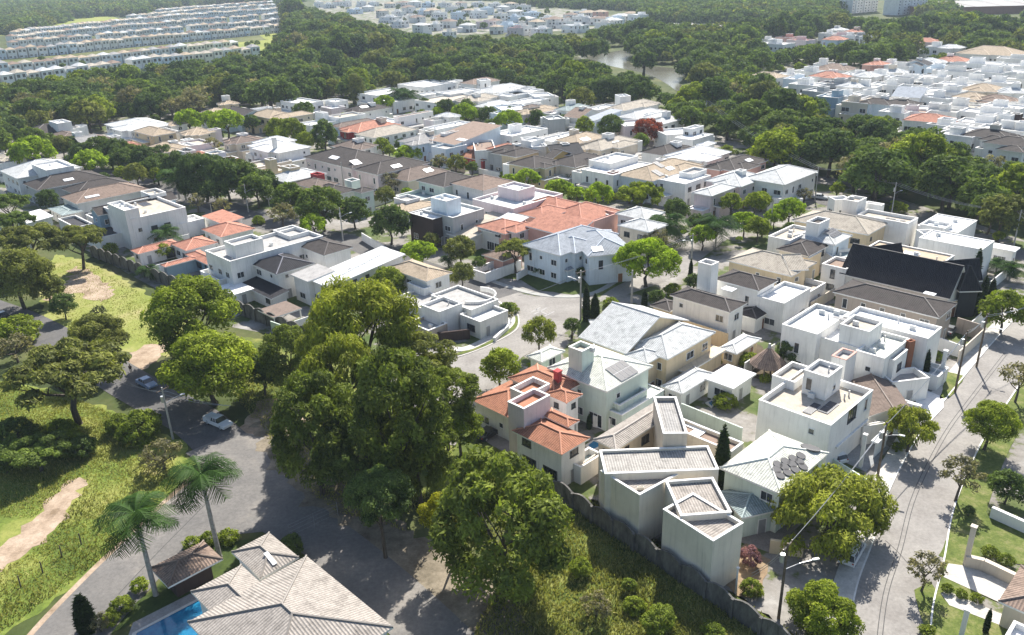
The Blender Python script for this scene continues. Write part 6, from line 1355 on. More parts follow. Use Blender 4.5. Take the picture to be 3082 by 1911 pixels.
SEEN = [[(2282+x*.3307, y*.3307) for x, y in [(0, 690), (220, 640), (420, 570), (560, 540), (800, 560), (1000, 640), (1040, 560), (1150, 530), (1350, 590), (1440, 520), (1700, 490), (1950, 440), (2250, 440), (2419, 500), (2600, 560), (2600, 1450), (2330, 1390), (1950, 1270), (1730, 1240), (1650, 1190), (1480, 1170), (1420, 1120), (1350, 1060), (1150, 1040), (1000, 1010), (640, 1040), (620, 900), (450, 850), (300, 810), (150, 770)]],
 [(840, 8), (950, -5), (1500, -5), (1600, 15), (1900, 24), (1940, 50), (1870, 66), (1760, 88), (1720, 97), (1500, 102), (1350, 108), (1240, 80), (1120, 66), (1050, 38), (900, 14)],
 [(60, 380), (170, 355), (420, 340), (600, 318), (640, 296), (830, 288), (1050, 288), (1100, 258), (1230, 236), (1340, 230), (1480, 230), (1640, 268), (1660, 300), (1760, 310), (1850, 280), (1930, 296), (2040, 352), (2190, 390), (2300, 470), (2430, 560), (2500, 570), (2780, 630), (3082, 720), (3082, 900), (60, 900)],
 [(2282+x*.3307, y*.3307) for x, y in [(0, 330), (220, 290), (430, 330), (560, 300), (640, 250), (900, 250), (1120, 300), (1060, 360), (800, 350), (640, 380), (430, 400), (250, 440), (20, 430)]], [(2282+x*.3307, y*.3307) for x, y in [(1430, 340), (1560, 330), (1850, 410), (1800, 470), (1600, 480), (1480, 450)]],
 [(2282+x*.3307, y*.3307) for x, y in [(740, -60), (1080, -60), (1180, -40), (1520, -40), (1480, 130), (1180, 150), (900, 130), (760, 130)]], [(2282+x*.3307, y*.3307) for x, y in [(1760, -20), (2500, -20), (2500, 160), (2100, 130), (1780, 80)]]]
HP = [(c.x, c.y, rad) for c, _, _, rad, _ in HOUSES]
def near_house(x, y, m):
    return any((x-a)**2+(y-b)**2 < (r*.62+m)**2 for a, b, r in HP)
for wh, pg in WOODS:
    c = [P(*q) for q in []]
    TL(0, 0, 1); c = [P(x, y, 7) for x, y in pg]; x0, x1 = min(q.x for q in c), max(q.x for q in c); y0, y1 = min(q.y for q in c), max(q.y for q in c)
    y = y0-10
    while y < y1+10:
        far_ = y > 620; st = 9.6 if not far_ else 13 if y < 1000 else 19; x = x0-10
        while x < x1+10:
            px, py = x+gw.uniform(-.4, .4)*st, y+gw.uniform(-.4, .4)*st; rr = st*(gw.uniform(.38, .72) if gw.random() < .8 else .88); hc = rr*gw.uniform(.7, 1.05)+.8
            X, Y, Zc = proj((px, py, hc)); x += st
            if not (-60 < X < IW+60) or not inpoly(X, Y, pg): continue
            X0, Y0, _ = proj((px, py, 0))
            if inpoly(X0, Y0, RIV) or inpoly(X0, Y0+6, RIV) or inpoly(X0, Y0, PON) or any(inpoly(X+q*rr*FPX/Zc, Y-e*rr*FPX/Zc, RIV) for q, e in ((0, 0), (0, .75), (-.7, .2), (.7, .2), (0, .4))): continue
            if near_house(px, py, 3.2) or any(inpoly(X, Y-e*rr*FPX/Zc, q) for q in SEEN for e in (0, .8)): continue
            cand.append((rr*FPX/Zc, px, py, rr, hc, wh))
        y += st*.9
cand.sort(reverse=True); print('wood trees', len(cand))
KW = ['dark', 'mid', 'dark', 'dark', 'mid', 'lime', 'olive', 'bare', 'dark', 'mid', 'tall', 'mid']
KTX = dict(dark='dark green', mid='mid-green', olive='olive green', lime='light green', bare='grey-brown', tall='tall dark')
for s_, px, py, rr, hc, wh in cand[:295]:
    k = gw.choice(KW); place_tree(k, (px, py, 0), rr, hc, None, 'woodland trees '+wh, lod=2 if s_ > 52 else 1 if s_ > 22 else None)
    r = TREES[-1][2]; r['label'] = KTX[k]+' woodland tree '+wh; r['category'] = 'woodland tree'; r.name = 'woodland_tree'; TREES.pop()
# the wood beyond reads as one mass: points carrying crowns
far_pts = [(px, py, hc, rr) for _, px, py, rr, hc, _ in cand[295:]]
TL(0, 0, 1)
FE = [(-400, 108), (-400, -30), (3500, -30), (3500, 62), (2640, 62), (2330, 62), (1960, 58), (1880, 40), (1760, 26), (1500, 2), (1200, -14), (950, -8), (850, 12), (740, 6), (600, 8), (470, 36), (380, 48), (330, 42), (230, 48), (60, 92)]
y = 800
while y < 5200:
    st = 16+(y-800)*.011; x = -2600
    while x < 2200:
        px, py = x+gw.uniform(-.45, .45)*st, y+gw.uniform(-.45, .45)*st; rr = st*gw.uniform(.45, .8); hc = 4; x += st
        X, Y, Zc = proj((px, py, hc))
        if -80 < X < IW+80 and Y > -45 and inpoly(X, max(Y, -29), FE) and not near_house(px, py, 8) and not any(inpoly(X, Y-e*rr*FPX/Zc, q) for q in SEEN for e in (0, .7)): far_pts.append((px, py, 3.0, rr))
    y += st*.9
print('mass', len(far_pts))
def mass(name, pts, kind, label):
    me = bpy.data.meshes.new(name); me.vertices.add(len(pts)); me.vertices.foreach_set('co', [c for p in pts for c in p[:3]])
    a = me.attributes.new('siz', 'FLOAT', 'POINT'); a.data.foreach_set('value', [p[3] for p in pts])
    a = me.attributes.new('rot', 'FLOAT_VECTOR', 'POINT'); a.data.foreach_set('vector', [c for p in pts for c in (0, 0, gw.uniform(0, 6.28))])
    o = link(bpy.data.objects.new(name, me)); tag(o, label, None, None, 'stuff')
    src_o = CRSRC[kind]
    ng = bpy.data.node_groups.new('wood', 'GeometryNodeTree'); ng.interface.new_socket('Geometry', in_out='INPUT', socket_type='NodeSocketGeometry'); ng.interface.new_socket('Geometry', in_out='OUTPUT', socket_type='NodeSocketGeometry')
    n = ng.nodes; gi = n.new('NodeGroupInput'); go = n.new('NodeGroupOutput'); ip = n.new('GeometryNodeInstanceOnPoints'); ob = n.new('GeometryNodeObjectInfo'); ob.inputs[0].default_value = src_o
    s = n.new('GeometryNodeInputNamedAttribute'); s.data_type = 'FLOAT'; s.inputs[0].default_value = 'siz'; r = n.new('GeometryNodeInputNamedAttribute'); r.data_type = 'FLOAT_VECTOR'; r.inputs[0].default_value = 'rot'
    er = n.new('FunctionNodeEulerToRotation'); L = ng.links.new
    L(gi.outputs[0], ip.inputs['Points']); L(ob.outputs['Geometry'], ip.inputs['Instance']); L(s.outputs[0], ip.inputs['Scale']); L(r.outputs[0], er.inputs[0]); L(er.outputs[0], ip.inputs['Rotation']); L(ip.outputs[0], go.inputs[0])
    md = o.modifiers.new('wood', 'NODES'); md.node_group = ng
gw.shuffle(far_pts); q = len(far_pts); 
CRSRC = {}                                                          # one far tree of each sort to copy from
TL(0, 0, 1)
for i, kd in enumerate(('dark', 'mid', 'olive')):
    p = P(640+i*900, 18); r_ = place_tree(kd, p, 9, 9, KTX[kd]+' tree on the far wooded skyline', None, lod=0); TREES.pop(); CRSRC[kd] = next(t for t in COL.objects if t.parent == r_ and t.name.startswith('crown'))
mass('forest', far_pts[:int(q*.45)], 'dark', 'far dark woodland'); mass('forest', far_pts[int(q*.45):int(q*.8)], 'mid', 'far green woodland'); mass('forest', far_pts[int(q*.8):], 'olive', 'far olive woodland')

# ------------------------------------------------------------------ tall grass
def blades(name, pgs, n, hgt, wid, col, seed, label):
    g = np.random.default_rng(seed); out = []
    for pg in pgs:
        c = [P(*q) for q in pg]; xy = [(p.x, p.y) for p in c]; x0, x1 = min(p[0] for p in xy), max(p[0] for p in xy); y0, y1 = min(p[1] for p in xy), max(p[1] for p in xy)
        k = 0
        while k < n/len(pgs):
            x, y = g.uniform(x0, x1), g.uniform(y0, y1)
            if inpoly(x, y, xy): out.append((x, y)); k += 1
    c = np.array(out); m_ = len(c); a = g.uniform(0, 6.28, m_); pat = .5+.5*np.sin(c[:, 0]*.45+1.3*np.sin(c[:, 1]*.31))*np.cos(c[:, 1]*.38)
    h = hgt*g.uniform(.35, 1.15, m_)*(.55+.75*pat); w_ = wid*g.uniform(.6, 1.5, m_)
    dx, dy = np.cos(a)*w_, np.sin(a)*w_; lx, ly = g.normal(size=m_)*h*.45, g.normal(size=m_)*h*.45; z = np.zeros(m_)
    v = np.stack([np.stack([c[:, 0]-dx, c[:, 1]-dy, z], 1), np.stack([c[:, 0]+dx, c[:, 1]+dy, z], 1), np.stack([c[:, 0]+lx+dx*.35, c[:, 1]+ly+dy*.35, h], 1), np.stack([c[:, 0]+lx-dx*.35, c[:, 1]+ly-dy*.35, h*.92], 1)], 1).reshape(-1, 3)
    me = bpy.data.meshes.new(name); me.vertices.add(4*m_); me.vertices.foreach_set('co', v.astype(np.float32).ravel()); me.loops.add(4*m_); me.loops.foreach_set('vertex_index', np.arange(4*m_, dtype=np.int32))
    me.polygons.add(m_); me.polygons.foreach_set('loop_start', np.arange(0, 4*m_, 4, dtype=np.int32)); me.update(calc_edges=True)
    at = me.attributes.new('tint', 'FLOAT', 'POINT'); at.data.foreach_set('value', np.repeat(np.clip(g.random(m_)*.7+.4*(1-pat), 0, 1), 4).astype(np.float32))
    me.materials.append(m_leaf(name+label[:4], col, .05, .3, (.40, .37, .13))); tag(link(bpy.data.objects.new(name, me)), label, None, None, 'stuff')
TL(0, 0, 1)
blades('grass', [[(-80, 1930), (10, 1900), (195, 1768), (340, 1655), (435, 1560), (510, 1480), (545, 1420), (430, 1300), (330, 1240), (200, 1190), (-100, 1130), (-60, 1560), (100, 1560), (190, 1470), (245, 1430), (262, 1462), (215, 1525), (165, 1600), (80, 1672), (-60, 1750)]], 30000, .38, .06, (.175, .215, .042), 3, 'tall yellow-green grass on the roadside slope')
blades('grass', [[(1400, 1960), (1500, 1760), (1640, 1560), (1780, 1510), (2060, 1700), (2420, 1940)]], 18000, .6, .07, (.13, .185, .032), 4, 'rank grass below the concrete wall')
blades('grass', [[(780, 1260), (870, 1225), (960, 1380), (1080, 1490), (1220, 1600), (1010, 1540), (900, 1460), (830, 1380)], [(660, 1020), (800, 1060), (850, 1150), (880, 1250), (760, 1260), (690, 1160)], [(1160, 1490), (1400, 1470), (1480, 1345), (1700, 1480), (1620, 1560), (1500, 1700)]], 12000, .45, .07, (.16, .20, .035), 5, 'wild grass under the central trees')
blades('grass', [[(140, 820), (180, 775), (300, 805), (460, 905), (590, 990), (550, 1045), (400, 1030), (230, 1020), (150, 940)]], 8000, .2, .08, (.22, .27, .045), 6, 'short grass of the mown meadow')

# ------------------------------------------------------------------ garden greenery and walls between houses
def free(x, y, m): return not near_house(x, y, m) and not on_road(x, y, m*.5)
gf = random.Random(23)
def scatter(pg, n, kinds, r0, r1, label, group, lod=None, m=1.0):
    TL(0, 0, 1); c = [P(*q) for q in pg]; xy = [(p.x, p.y) for p in c]; k = t = 0
    while k < n and t < n*60:
        t += 1; x = gf.uniform(min(p[0] for p in xy), max(p[0] for p in xy)); y = gf.uniform(min(p[1] for p in xy), max(p[1] for p in xy)); r = gf.uniform(r0, r1)
        if not inpoly(x, y, xy) or not free(x, y, m+r*.5): continue
        kd = gf.choice(kinds); o = place_tree(kd, (x, y, 0), r, max(.4, r*HCF[kd])+(0 if kd in ('shrub', 'bush') else .8), label, group, lod=lod); TREES.pop(); k += 1
        o['category'] = 'garden plant'
    return k
MIDPG = [(60, 480), (400, 380), (900, 320), (1250, 260), (1700, 320), (1980, 330), (2100, 420), (2400, 520), (2900, 700), (2950, 900), (2300, 1150), (2000, 1000), (1500, 900), (1100, 760), (700, 640), (300, 560)]
print('garden', scatter(MIDPG, 200, ['shrub', 'bush', 'dome', 'lime', 'mid', 'dome', 'dark'], .9, 2.6, 'small green garden plant between the houses', 'garden plants between the houses'),
 scatter([(2240, 215), (2420, 170), (2700, 180), (2950, 170), (3082, 170), (3082, 440), (2860, 400), (2640, 350), (2460, 320), (2330, 250)], 75, ['mid', 'dark', 'lime', 'olive', 'tall'], 1.8, 3.4, 'garden tree among the houses right of the river', 'garden trees right of the river'),
 scatter([(950, 5), (1250, 105), (1500, 95), (1760, 80), (1780, 40), (1500, 10)], 60, ['mid', 'dark', 'tall'], 2.5, 4.5, 'garden tree among the houses of the far town', 'garden trees of the far town'),
 scatter([(0, 262), (420, 215), (790, 165), (840, 110), (560, 150), (0, 195)], 40, ['mid', 'dark', 'bush'], 1.8, 3.6, 'small tree on the green strip below the terraces', 'small trees below the terraces'))
nwall = 0
for c, lb, ro, rad, bl in list(HOUSES):
    if len(lb.split()) > 12 or c.y > 330 or nwall > 85 or c.y < 112: continue
    for side in (0, 1):
        k = bl[0]; e1 = Vector((math.cos(R(GRID)), math.sin(R(GRID)), 0)); e2 = Vector((-e1.y, e1.x, 0))
        d, t = ((-e1, e2) if side else (-e2, e1)); s = c+d*(rad*.62+gf.uniform(1.5, 3)); L = gf.uniform(7, 13); a = s-t*L/2
        if all(not on_road((a+t*L*q/6).x, (a+t*L*q/6).y, .6) and not any(inside(b2, ((a+t*L*q/6).x, (a+t*L*q/6).y, 1), .6) for _, _, _, _, bb in HOUSES for b2 in bb) for q in range(7)):
            mb = MB(); nr = Vector((-t.y, t.x, 0))*.2; mb.box((0, 0), t*L, nr, 0, gf.uniform(1.9, 2.5), 0); o = mb.obj('garden_wall', m_wall(gf.choice('WWwe'))); o.location = a; tag(o, 'garden wall by the '+lb, 'wall'); nwall += 1; break
print('walls', nwall)

# ------------------------------------------------------------------ walls and fences
CONC = m_ground('weathered concrete', [(.28, (.055, .052, .05)), (.5, (.14, .135, .125)), (.75, (.23, .22, .205))], 1.2, 5, .95, .01, (1, 1, .35))
def arch_wall(label, a, b, step, h0, h1):
    d = (b-a); n = max(1, round(d.length/step)); u = d/n; t = u.normalized(); nr = Vector((t.y, -t.x, 0)); 
    if nr.dot(Vector((0, -1, 0))) < 0: nr = -nr
    root = empty('boundary_wall', a)
    for i in range(n):
        o = u*i; mb = MB(); L = u.length; pr = []
        for k in range(9):
            s = k/8; pr.append((s*L, h0+(h1-h0)*math.sin(math.pi*s)))
        for sg in (0, 1):
            f = [o+t*s+nr*(.14*sg)+Vector((0, 0, z)) for s, z in [(0, 0)]+pr+[(L, 0)]]; mb.face(f if sg else f[::-1])
        for k in range(8):
            p, q = [o+t*pr[j][0]+Vector((0, 0, pr[j][1])) for j in (k, k+1)]; upf(mb, [p-nr*.05, q-nr*.05, q+nr*.2, p+nr*.2], 0, [(0, 0)]*4)
            mb.face([p+nr*.2, q+nr*.2, q+nr*.2-Vector((0, 0, .12)), p+nr*.2-Vector((0, 0, .12))])
        mb.obj('panel', CONC, root)
        p = MB(); p.box(o-t*.17-nr*.02, t*.34, nr*.42, 0, h0+.12, 0); p.obj('post', CONC, root)
    tag(root, label, 'wall'); return root
TL(1520, 1411)
a = P(885, 545); b = P(2280, 1490); d = (b-a).normalized(); arch_wall('grey concrete panel wall with arched tops beside the beige house', a-d*9, b+d*26, 3.72, 2.5, 3.1)
TL(0, 460); a = P(850, 945); TL(760, 920); b = P(560, 345); arch_wall('dark concrete panel wall with arched tops along the meadow', a, b, 3.7, 2.7, 3.3)
def gwall(label, pts, h, mat, th=.22, name='garden_wall', close=False):
    q = [P(x, y) for x, y in pts]; root = MB()
    c = q[0].copy()
    for i in range(len(q)-1):
        t = (q[i+1]-q[i]); nr = Vector((-t.y, t.x, 0)).normalized()*th; root.box(q[i]-c-nr*.5, t, nr, 0, h, 0)
    o = root.obj(name, mat); o.location = c; tag(o, label, 'wall'); return o
TL(1520, 920)
gwall('long cream garden wall behind the large pale grey roof', [(1510, 230), (2020, 400)], 3.2, m_wall('c'))
gwall('ivory balustrade wall beside the beige house roof', [(1600, 1010), (2150, 1240)], 2.4, m_wall('m'))
gwall('white wall between the terracotta house and the mint house', [(800, 1100), (960, 1130)], 2.0, m_wall('W'))
gwall('beige side wall below the small white terrace', [(670, 1600), (900, 1440)], 2.6, m_wall('e'))
TL(2282, 920)
gwall('white side wall of the street garage', [(1150, 1000), (1440, 1080)], 3.2, m_wall('W'))
gwall('white front wall of the penthouse garage', [(940, 1140), (1170, 1230)], 2.6, m_wall('W'))
gwall('mint garden wall along the grey driveway', [(620, 1460), (1000, 1700)], 1.8, m_wall('m'))
gwall('white wall beside the street column', [(1370, 620), (1680, 730)], 2.6, m_wall('W'))
gwall('white garden wall below the dark outbuilding', [(1600, 390), (1850, 480)], 2.4, m_wall('W'))
gwall('taupe wall of the corner garage near the wooden pole', [(1790, 240), (2010, 310)], 3.0, m_wall('t'))
TL(2282, 1411)
gwall('white garden wall at the right edge of the street', [(2110, 440), (2440, 590)], 1.6, m_wall('W'), .5)
gwall('beige bench wall with planters beside the drive', [(1870, 880), (2040, 920), (2330, 1060)], 1.5, m_wall('e'), .6)
gwall('ivory gate pillar wall at the front court', [(100, 760), (400, 800)], 1.9, m_wall('c'), .4)
TL(1520, 460)
gwall('curved white ramp wall left of the blue corner house', [(110, 1160), (230, 1090)], 1.6, m_wall('W'), .35)
TL(760, 920)
gwall('white curved garden wall at the street corner', [(2200, 330), (2320, 220), (2350, 120), (2310, 40)], .9, m_wall('W'), .5)
gwall('dark brick gate wall below the corner house', [(1620, 320), (1720, 330), (1980, 300)], 2.0, m_wall('k'), .4)
gwall('pale green court wall behind the central trees', [(180, 240), (420, 330), (640, 200)], 2.4, m_wall('m'))
TL(760, 460)
gwall('long white garden wall facing the side street', [(1000, 800), (1330, 1000)], 2.2, m_wall('W'))
gwall('pale wall around the empty plot', [(1060, 510), (1290, 430)], 2.4, m_wall('w'))
gwall('tall plain white end wall beside the empty plot', [(970, 500), (1090, 480)], 5.0, m_wall('w'), 1.2)
TL(0, 1411)
for i, (x, y) in enumerate(((910, 560), (740, 690), (565, 805), (390, 950), (190, 1080))):
    p = P(x, y); mb = MB(); mb.tube([(0, 0, -.1), (.05, 0, .9), (.02, .06, 1.7)], [.09, .08, .07], 6); o = mb.obj('fence_post', BARK()); o.location = p
    tag(o, 'rough timber fence post on the grassy slope, '+('first', 'second', 'third', 'fourth', 'fifth')[i]+' from the royal palms', 'fence post', 'timber fence posts on the slope')
TL(760, 1411)
a, b = P(345, 640), P(780, 430); root = empty('wire_fence', a); mg = m_plain('galvanised steel', (.35, .36, .37), .5, .6)
for k in range(3): o = MB(); q = (b-a)*k/2; o.tube([q, q+Vector((0, 0, 2.2))], .04, 6); o.obj('post', mg, root)
mb = MB()
for z in (.5, 1.1, 1.7, 2.15): mb.tube([Vector((0, 0, z)), (b-a)+Vector((0, 0, z))], .015, 4)
mb.obj('mesh', mg, root); tag(root, 'grey wire fence in the shade of the central trees', 'fence')

# ------------------------------------------------------------------ pools, hut, shelters
def pool(label, pts, z=.12, rim=.35):
    q = [P(x, y, z) for x, y in pts]; c = sum(q, Vector())/len(q); root = empty('swimming_pool', (c.x, c.y, 0))
    L = [p-Vector((c.x, c.y, 0)) for p in q]; a = sum(L[i].x*L[(i+1) % len(L)].y-L[(i+1) % len(L)].x*L[i].y for i in range(len(L)))
    if a < 0: L = L[::-1]
    m = MC.get('pool water')
    if not m:
        m, n, b = newmat('pool water'); cc = ramp(n, noise(n, 1.1, pos(n), 3), [(.3, (.010, .105, .23)), (.7, (.02, .18, .32))]); n.links.new(cc, b.inputs['Base Color']); b.inputs['Roughness'].default_value = .06; bump(n, b, noise(n, 2.5, pos(n), 2), .02, .4); MC['pool water'] = m
    mb = MB(); mb.face(L); mb.obj('water', m, root)
    o = MB(); mid = sum(L, Vector())/len(L); out = [p+(p-mid).normalized()*rim*1.3 for p in L]
    for i in range(len(L)): j = (i+1) % len(L); up3 = Vector((0, 0, .07)); o.face([L[i]+up3, out[i]+up3, out[j]+up3, L[j]+up3][::-1]); o.face([L[i], L[j], L[j]+up3, L[i]+up3][::-1]); o.face([out[i]+up3, out[i]*1-Vector((0, 0, z)), out[j]-Vector((0, 0, z)), out[j]+up3])
    o.obj('rim', m_plain('pool coping stone', (.55, .53, .49), .7), root); tag(root, label, 'swimming pool'); return root
TL(0, 1411); pool('large blue pool beside the big tiled roof', [(1245, 1495), (1820, 1190), (2000, 1250), (1830, 1400), (1900, 1560), (1700, 1700), (1150, 1760)])
sheet('pool_deck', [(1210, 1400), (1900, 1050), (2060, 1010), (2100, 1200), (1700, 1700), (1100, 1700)], .07, m_ground('deck stone', [(.3, (.26, .25, .24)), (.7, (.38, .36, .34))], .8, 5))
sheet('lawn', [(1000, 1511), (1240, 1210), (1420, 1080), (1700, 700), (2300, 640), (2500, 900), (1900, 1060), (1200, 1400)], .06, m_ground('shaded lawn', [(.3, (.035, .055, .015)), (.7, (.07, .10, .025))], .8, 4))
TL(1520, 920); sheet('pool_deck', [(1680, 350), (1990, 300), (2100, 460), (1900, 640), (1600, 560)], .1, m_ground('terrace tiles', [(.3, (.30, .25, .22)), (.7, (.42, .37, .33))], .8, 5)); pool('small turquoise pool beside the cream-walled house', [(1775, 415), (1850, 355), (1930, 390), (1850, 460)], .14)
pool('tiny turquoise pool beneath the poolside pavilion', [(1850, 885), (1880, 865), (1905, 880), (1880, 915)], .14); pool('narrow dark blue pool at the terracotta house', [(755, 1270), (850, 1200), (860, 1280), (800, 1310)], .14)
TL(0, 460); pool('pale blue pool beside the slatted pergola', [(2100, 1420), (2200, 1400), (2210, 1450), (2150, 1480)], .14)
TL(1520, 920); p = P(2380, 640); root = empty('thatched_hut', p); mb = MB()
for k in range(10): a0, a1 = k*.6283, (k+1)*.6283; upf(mb, [(3.1*math.cos(a0), 3.1*math.sin(a0), 2.5), (3.1*math.cos(a1), 3.1*math.sin(a1), 2.5), (0, 0, 5.6)], 0, [(0, 0), (1.8, 0), (.9, 4)]); mb.face([(3.1*math.cos(a1), 3.1*math.sin(a1), 2.45), (3.1*math.cos(a0), 3.1*math.sin(a0), 2.45), (0, 0, 5.4)])
mb.obj('roof', m_tile('B'), root); mb = MB(); mb.disc((0, 0), .35, 5.3, 6.1, 8, 0, .2); mb.obj('roof_cap', m_plain('grey metal cap', (.25, .25, .26), .5), root)
for k in range(6): mb = MB(); mb.tube([(2.5*math.cos(k*1.05), 2.5*math.sin(k*1.05), 0), (2.5*math.cos(k*1.05), 2.5*math.sin(k*1.05), 2.8)], .11, 6); mb.obj('post', BARK(), root)
tag(root, 'round garden hut with a pointed brown roof beside the stepped white house', 'hut')

# ------------------------------------------------------------------ poles, lamps, wires
PCON = m_ground('pole concrete', [(.3, (.33, .32, .30)), (.7, (.46, .45, .42))], 2, 8, .9); PWOOD = m_ground('pole timber', [(.3, (.10, .075, .055)), (.7, (.19, .15, .11))], 2, 8, .9); STEEL = m_plain('grey steel', (.45, .46, .47), .4, .5)
PT = {}
def pole(key, x, y, h, label, arm=None, lamp=None, wood=False, rad=.15):
    p = P(x, y) if not isinstance(x, Vector) else x; root = empty('utility_pole', p); mb = MB(); mb.tube([(0, 0, -.2), (0, 0, h)], [rad*1.25, rad*.8], 8); mb.obj('shaft', PWOOD if wood else PCON, root, True)
    tops = [Vector((0, 0, h-.25))]
    if arm is not None:
        d = Vector((math.cos(R(arm)), math.sin(R(arm)), 0)); mb = MB(); mb.box(d*-1.1-Vector((-d.y, d.x, 0))*.06, d*2.2, Vector((-d.y, d.x, 0))*.12, h-.5, h-.38, 0, True); mb.obj('crossarm', PWOOD, root); tops = [d*k+Vector((0, 0, h-.3)) for k in (-1, 0, 1)]
        for q in tops: mb = MB(); mb.disc((q.x, q.y), .05, q.z-.08, q.z+.12, 6); mb.obj('insulator', m_plain('brown ceramic', (.16, .08, .05), .3), root)
        mb = MB(); c = Vector((-d.y, d.x, 0))*.4; mb.disc((c.x, c.y), .28, h-2.6, h-1.6, 10); mb.obj('transformer', STEEL, root)
    if lamp:
        a, ln, z = lamp; d = Vector((math.cos(R(a)), math.sin(R(a)), 0)); mb = MB(); mb.tube([Vector((0, 0, z)), d*ln*.5+Vector((0, 0, z+.5)), d*ln+Vector((0, 0, z+.7))], .04, 6); mb.obj('lamp_arm', STEEL, root)
        mb = MB(); c = d*(ln+.25)+Vector((0, 0, z+.66)); n2 = Vector((-d.y, d.x, 0)); mb.box(c-d*.35-n2*.13, d*.7, n2*.26, c.z, c.z+.14, 0, True); mb.obj('lamp_head', m_plain('lamp housing', (.62, .63, .64), .4), root)
    tag(root, label, 'utility pole'); PT[key] = [p+q for q in tops]; return root
TL(0, 920); pole('p1', 1575, 1215, 9.0, 'concrete lamp pole above the pickup in the lower left', 60, (35, 2.4, 6.2))
TL(2282, 920); pole('p2', 1790, 790, 11.0, 'brown timber pole leaning shadow on the right pavement', 47, None, True); pole('p3', 1985, 560, 10.0, 'second timber pole near the corner garage', 47, (-40, 2.0, 7), True); pole('p5', 1085, 1560, 8.6, 'timber pole before the grey driveway', 47, (-30, 1.8, 6.4), True)
TL(2282, 1411); pole('p4', 185, 1360, 10.0, 'dark timber pole with lamp arm beside the truck shade', 47, (10, 3.2, 6.6), True)
TL(2282, 460); pole('p6', 1205, 610, 10.2, 'concrete pole with lamp behind the white rooftop towers', 0, (20, 1.8, 7)); pole('p7', 2322, 860, 9.2, 'concrete pole at the right edge of the woodland road', 0); pole('p8', 885, 400, 9.6, 'concrete pole with crossarm at the woodland road bend', 0); pole('p9', 515, 430, 9.6, 'concrete pole beside the large white house', 0); pole('p9b', 110, 700, 8.5, 'slim concrete pole below the clipped trees', None, (0, 1.5, 7.5))
TL(1520, 460); pole('p10', 1690, 1080, 9, 'concrete pole in front of the right shaggy palm', 0, (200, 2, 7)); pole('p11', 688, 1520, 10.5, 'tall concrete pole with transformer at the crossing', 30, (150, 2.2, 8), rad=.17); pole('p18', 1150, 1400, 8, 'white monument pole beside the cream-walled house', None, rad=.2)
TL(760, 460); pole('p12', 825, 800, 9, 'concrete lamp pole at the side street', 20, (30, 2.6, 6.4)); pole('p15', 155, 490, 8, 'concrete pole left of the rust chimney house', None); pole('p16', 830, 430-110, 8.5, 'concrete pole among the brown roofs', None)
TL(0, 460); pole('p13', 2262, 540, 8.5, 'concrete lamp pole by the dark street trees', 20, (20, 2.2, 6)); pole('p19', 1935, 590, 4, 'short white gate pole by the salmon roofs', None, rad=.12)
TL(1520, 0); pole('p14', 735, 1000, 11, 'concrete pole at the wood edge beyond the houses', 0); pole('p17', 1822, 1130, 10, 'concrete pole in the dark trees right of the houses', 0)
def column(label, x, y, h, r, mat, name='column'):
    p = P(x, y); mb = MB(); mb.box((-r, -r), (2*r, 0), (0, 2*r), 0, h); mb.box((-r-.08, -r-.08), (2*r+.16, 0), (0, 2*r+.16), h, h+.15, 0, True); o = mb.obj(name, mat); o.location = p; o.rotation_euler = (0, 0, R(47)); tag(o, label, 'column'); return o
TL(2282, 920); column('tall white free-standing column at the modern house garden', 1655, 690, 5.6, .28, m_wall('W')); column('tall grey column beside the grey driveway', 930, 1470, 5.2, .22, m_wall('w')); column('slim grey column behind the drooping street tree', 1228, 1070, 3.4, .16, m_wall('w'))
TL(2282, 1411); column('beige column at the end of the bench wall', 1885, 875, 5.4, .26, m_wall('e')); column('pale grey column on the lower right lawn', 1845, 1530, 3.6, .22, m_wall('w'))
TL(1520, 1411); column('thin pale post in the front garden', 2097, 1140, 3.6, .08, m_wall('w'))
def wires(label, A, B, sag=.6, n=3):
    A, B = (PT[k] if isinstance(k, str) else [k]*3 for k in (A, B)); root = empty('power_line', A[0])
    for i in range(n):
        a, b = A[min(i, len(A)-1)], B[min(i, len(B)-1)]+Vector((0, 0, 0)); mb = MB()
        if (a-A[0]).length < .01 and i: a = a-Vector((0, 0, .45*i)); b = b-Vector((0, 0, .45*i))
        mb.tube([a.lerp(b, k/14)-Vector((0, 0, sag*4*(k/14)*(1-k/14)))-A[0] for k in range(15)], .028, 4); mb.obj('wire', m_plain('wire', (.32, .33, .34), .35, .5), root)
    tag(root, label, 'power line')
wires('wires from the dark lamp pole to the driveway pole', 'p4', 'p5'); wires('wires from the driveway pole to the leaning-shadow pole', 'p5', 'p2'); wires('wires between the two poles on the right pavement', 'p2', 'p3')
wires('wires along the woodland road to the right edge', 'p6', 'p7', 1.4); wires('wires along the woodland road behind the beige hip', 'p8', 'p6', 1.2); wires('wires between the two poles near the large white house', 'p9', 'p8', .8); wires('wires from the wood pole to the large white house', 'p17', 'p9', 1.5)
TL(0, 920); wires('wires crossing the shaded road in the lower left', P(1080, 650, 7.6), 'p1', .4); wires('wires from the concrete lamp pole toward the central trees', 'p1', P(2100, 910, 7), .5, 2)
TL(1520, 460); wires('wires from the crossing pole over the street', 'p11', P(120, 1300, 6), .7, 2); wires('wires from the crossing pole toward the flat-domed tree', 'p11', 'p10', .9, 2)
TL(2282, 460); wires('wires at the right edge above the hall', 'p7', P(2900, 1000, 9), .6, 2); wires('wires from the lower street to the right edge', 'p3', P(2700, 1300, 9), .6, 2)
TL(2282, 1411); wires('service wires leaving the dark lamp pole', P(-60, 950, 4.5), 'p4', .3, 2)

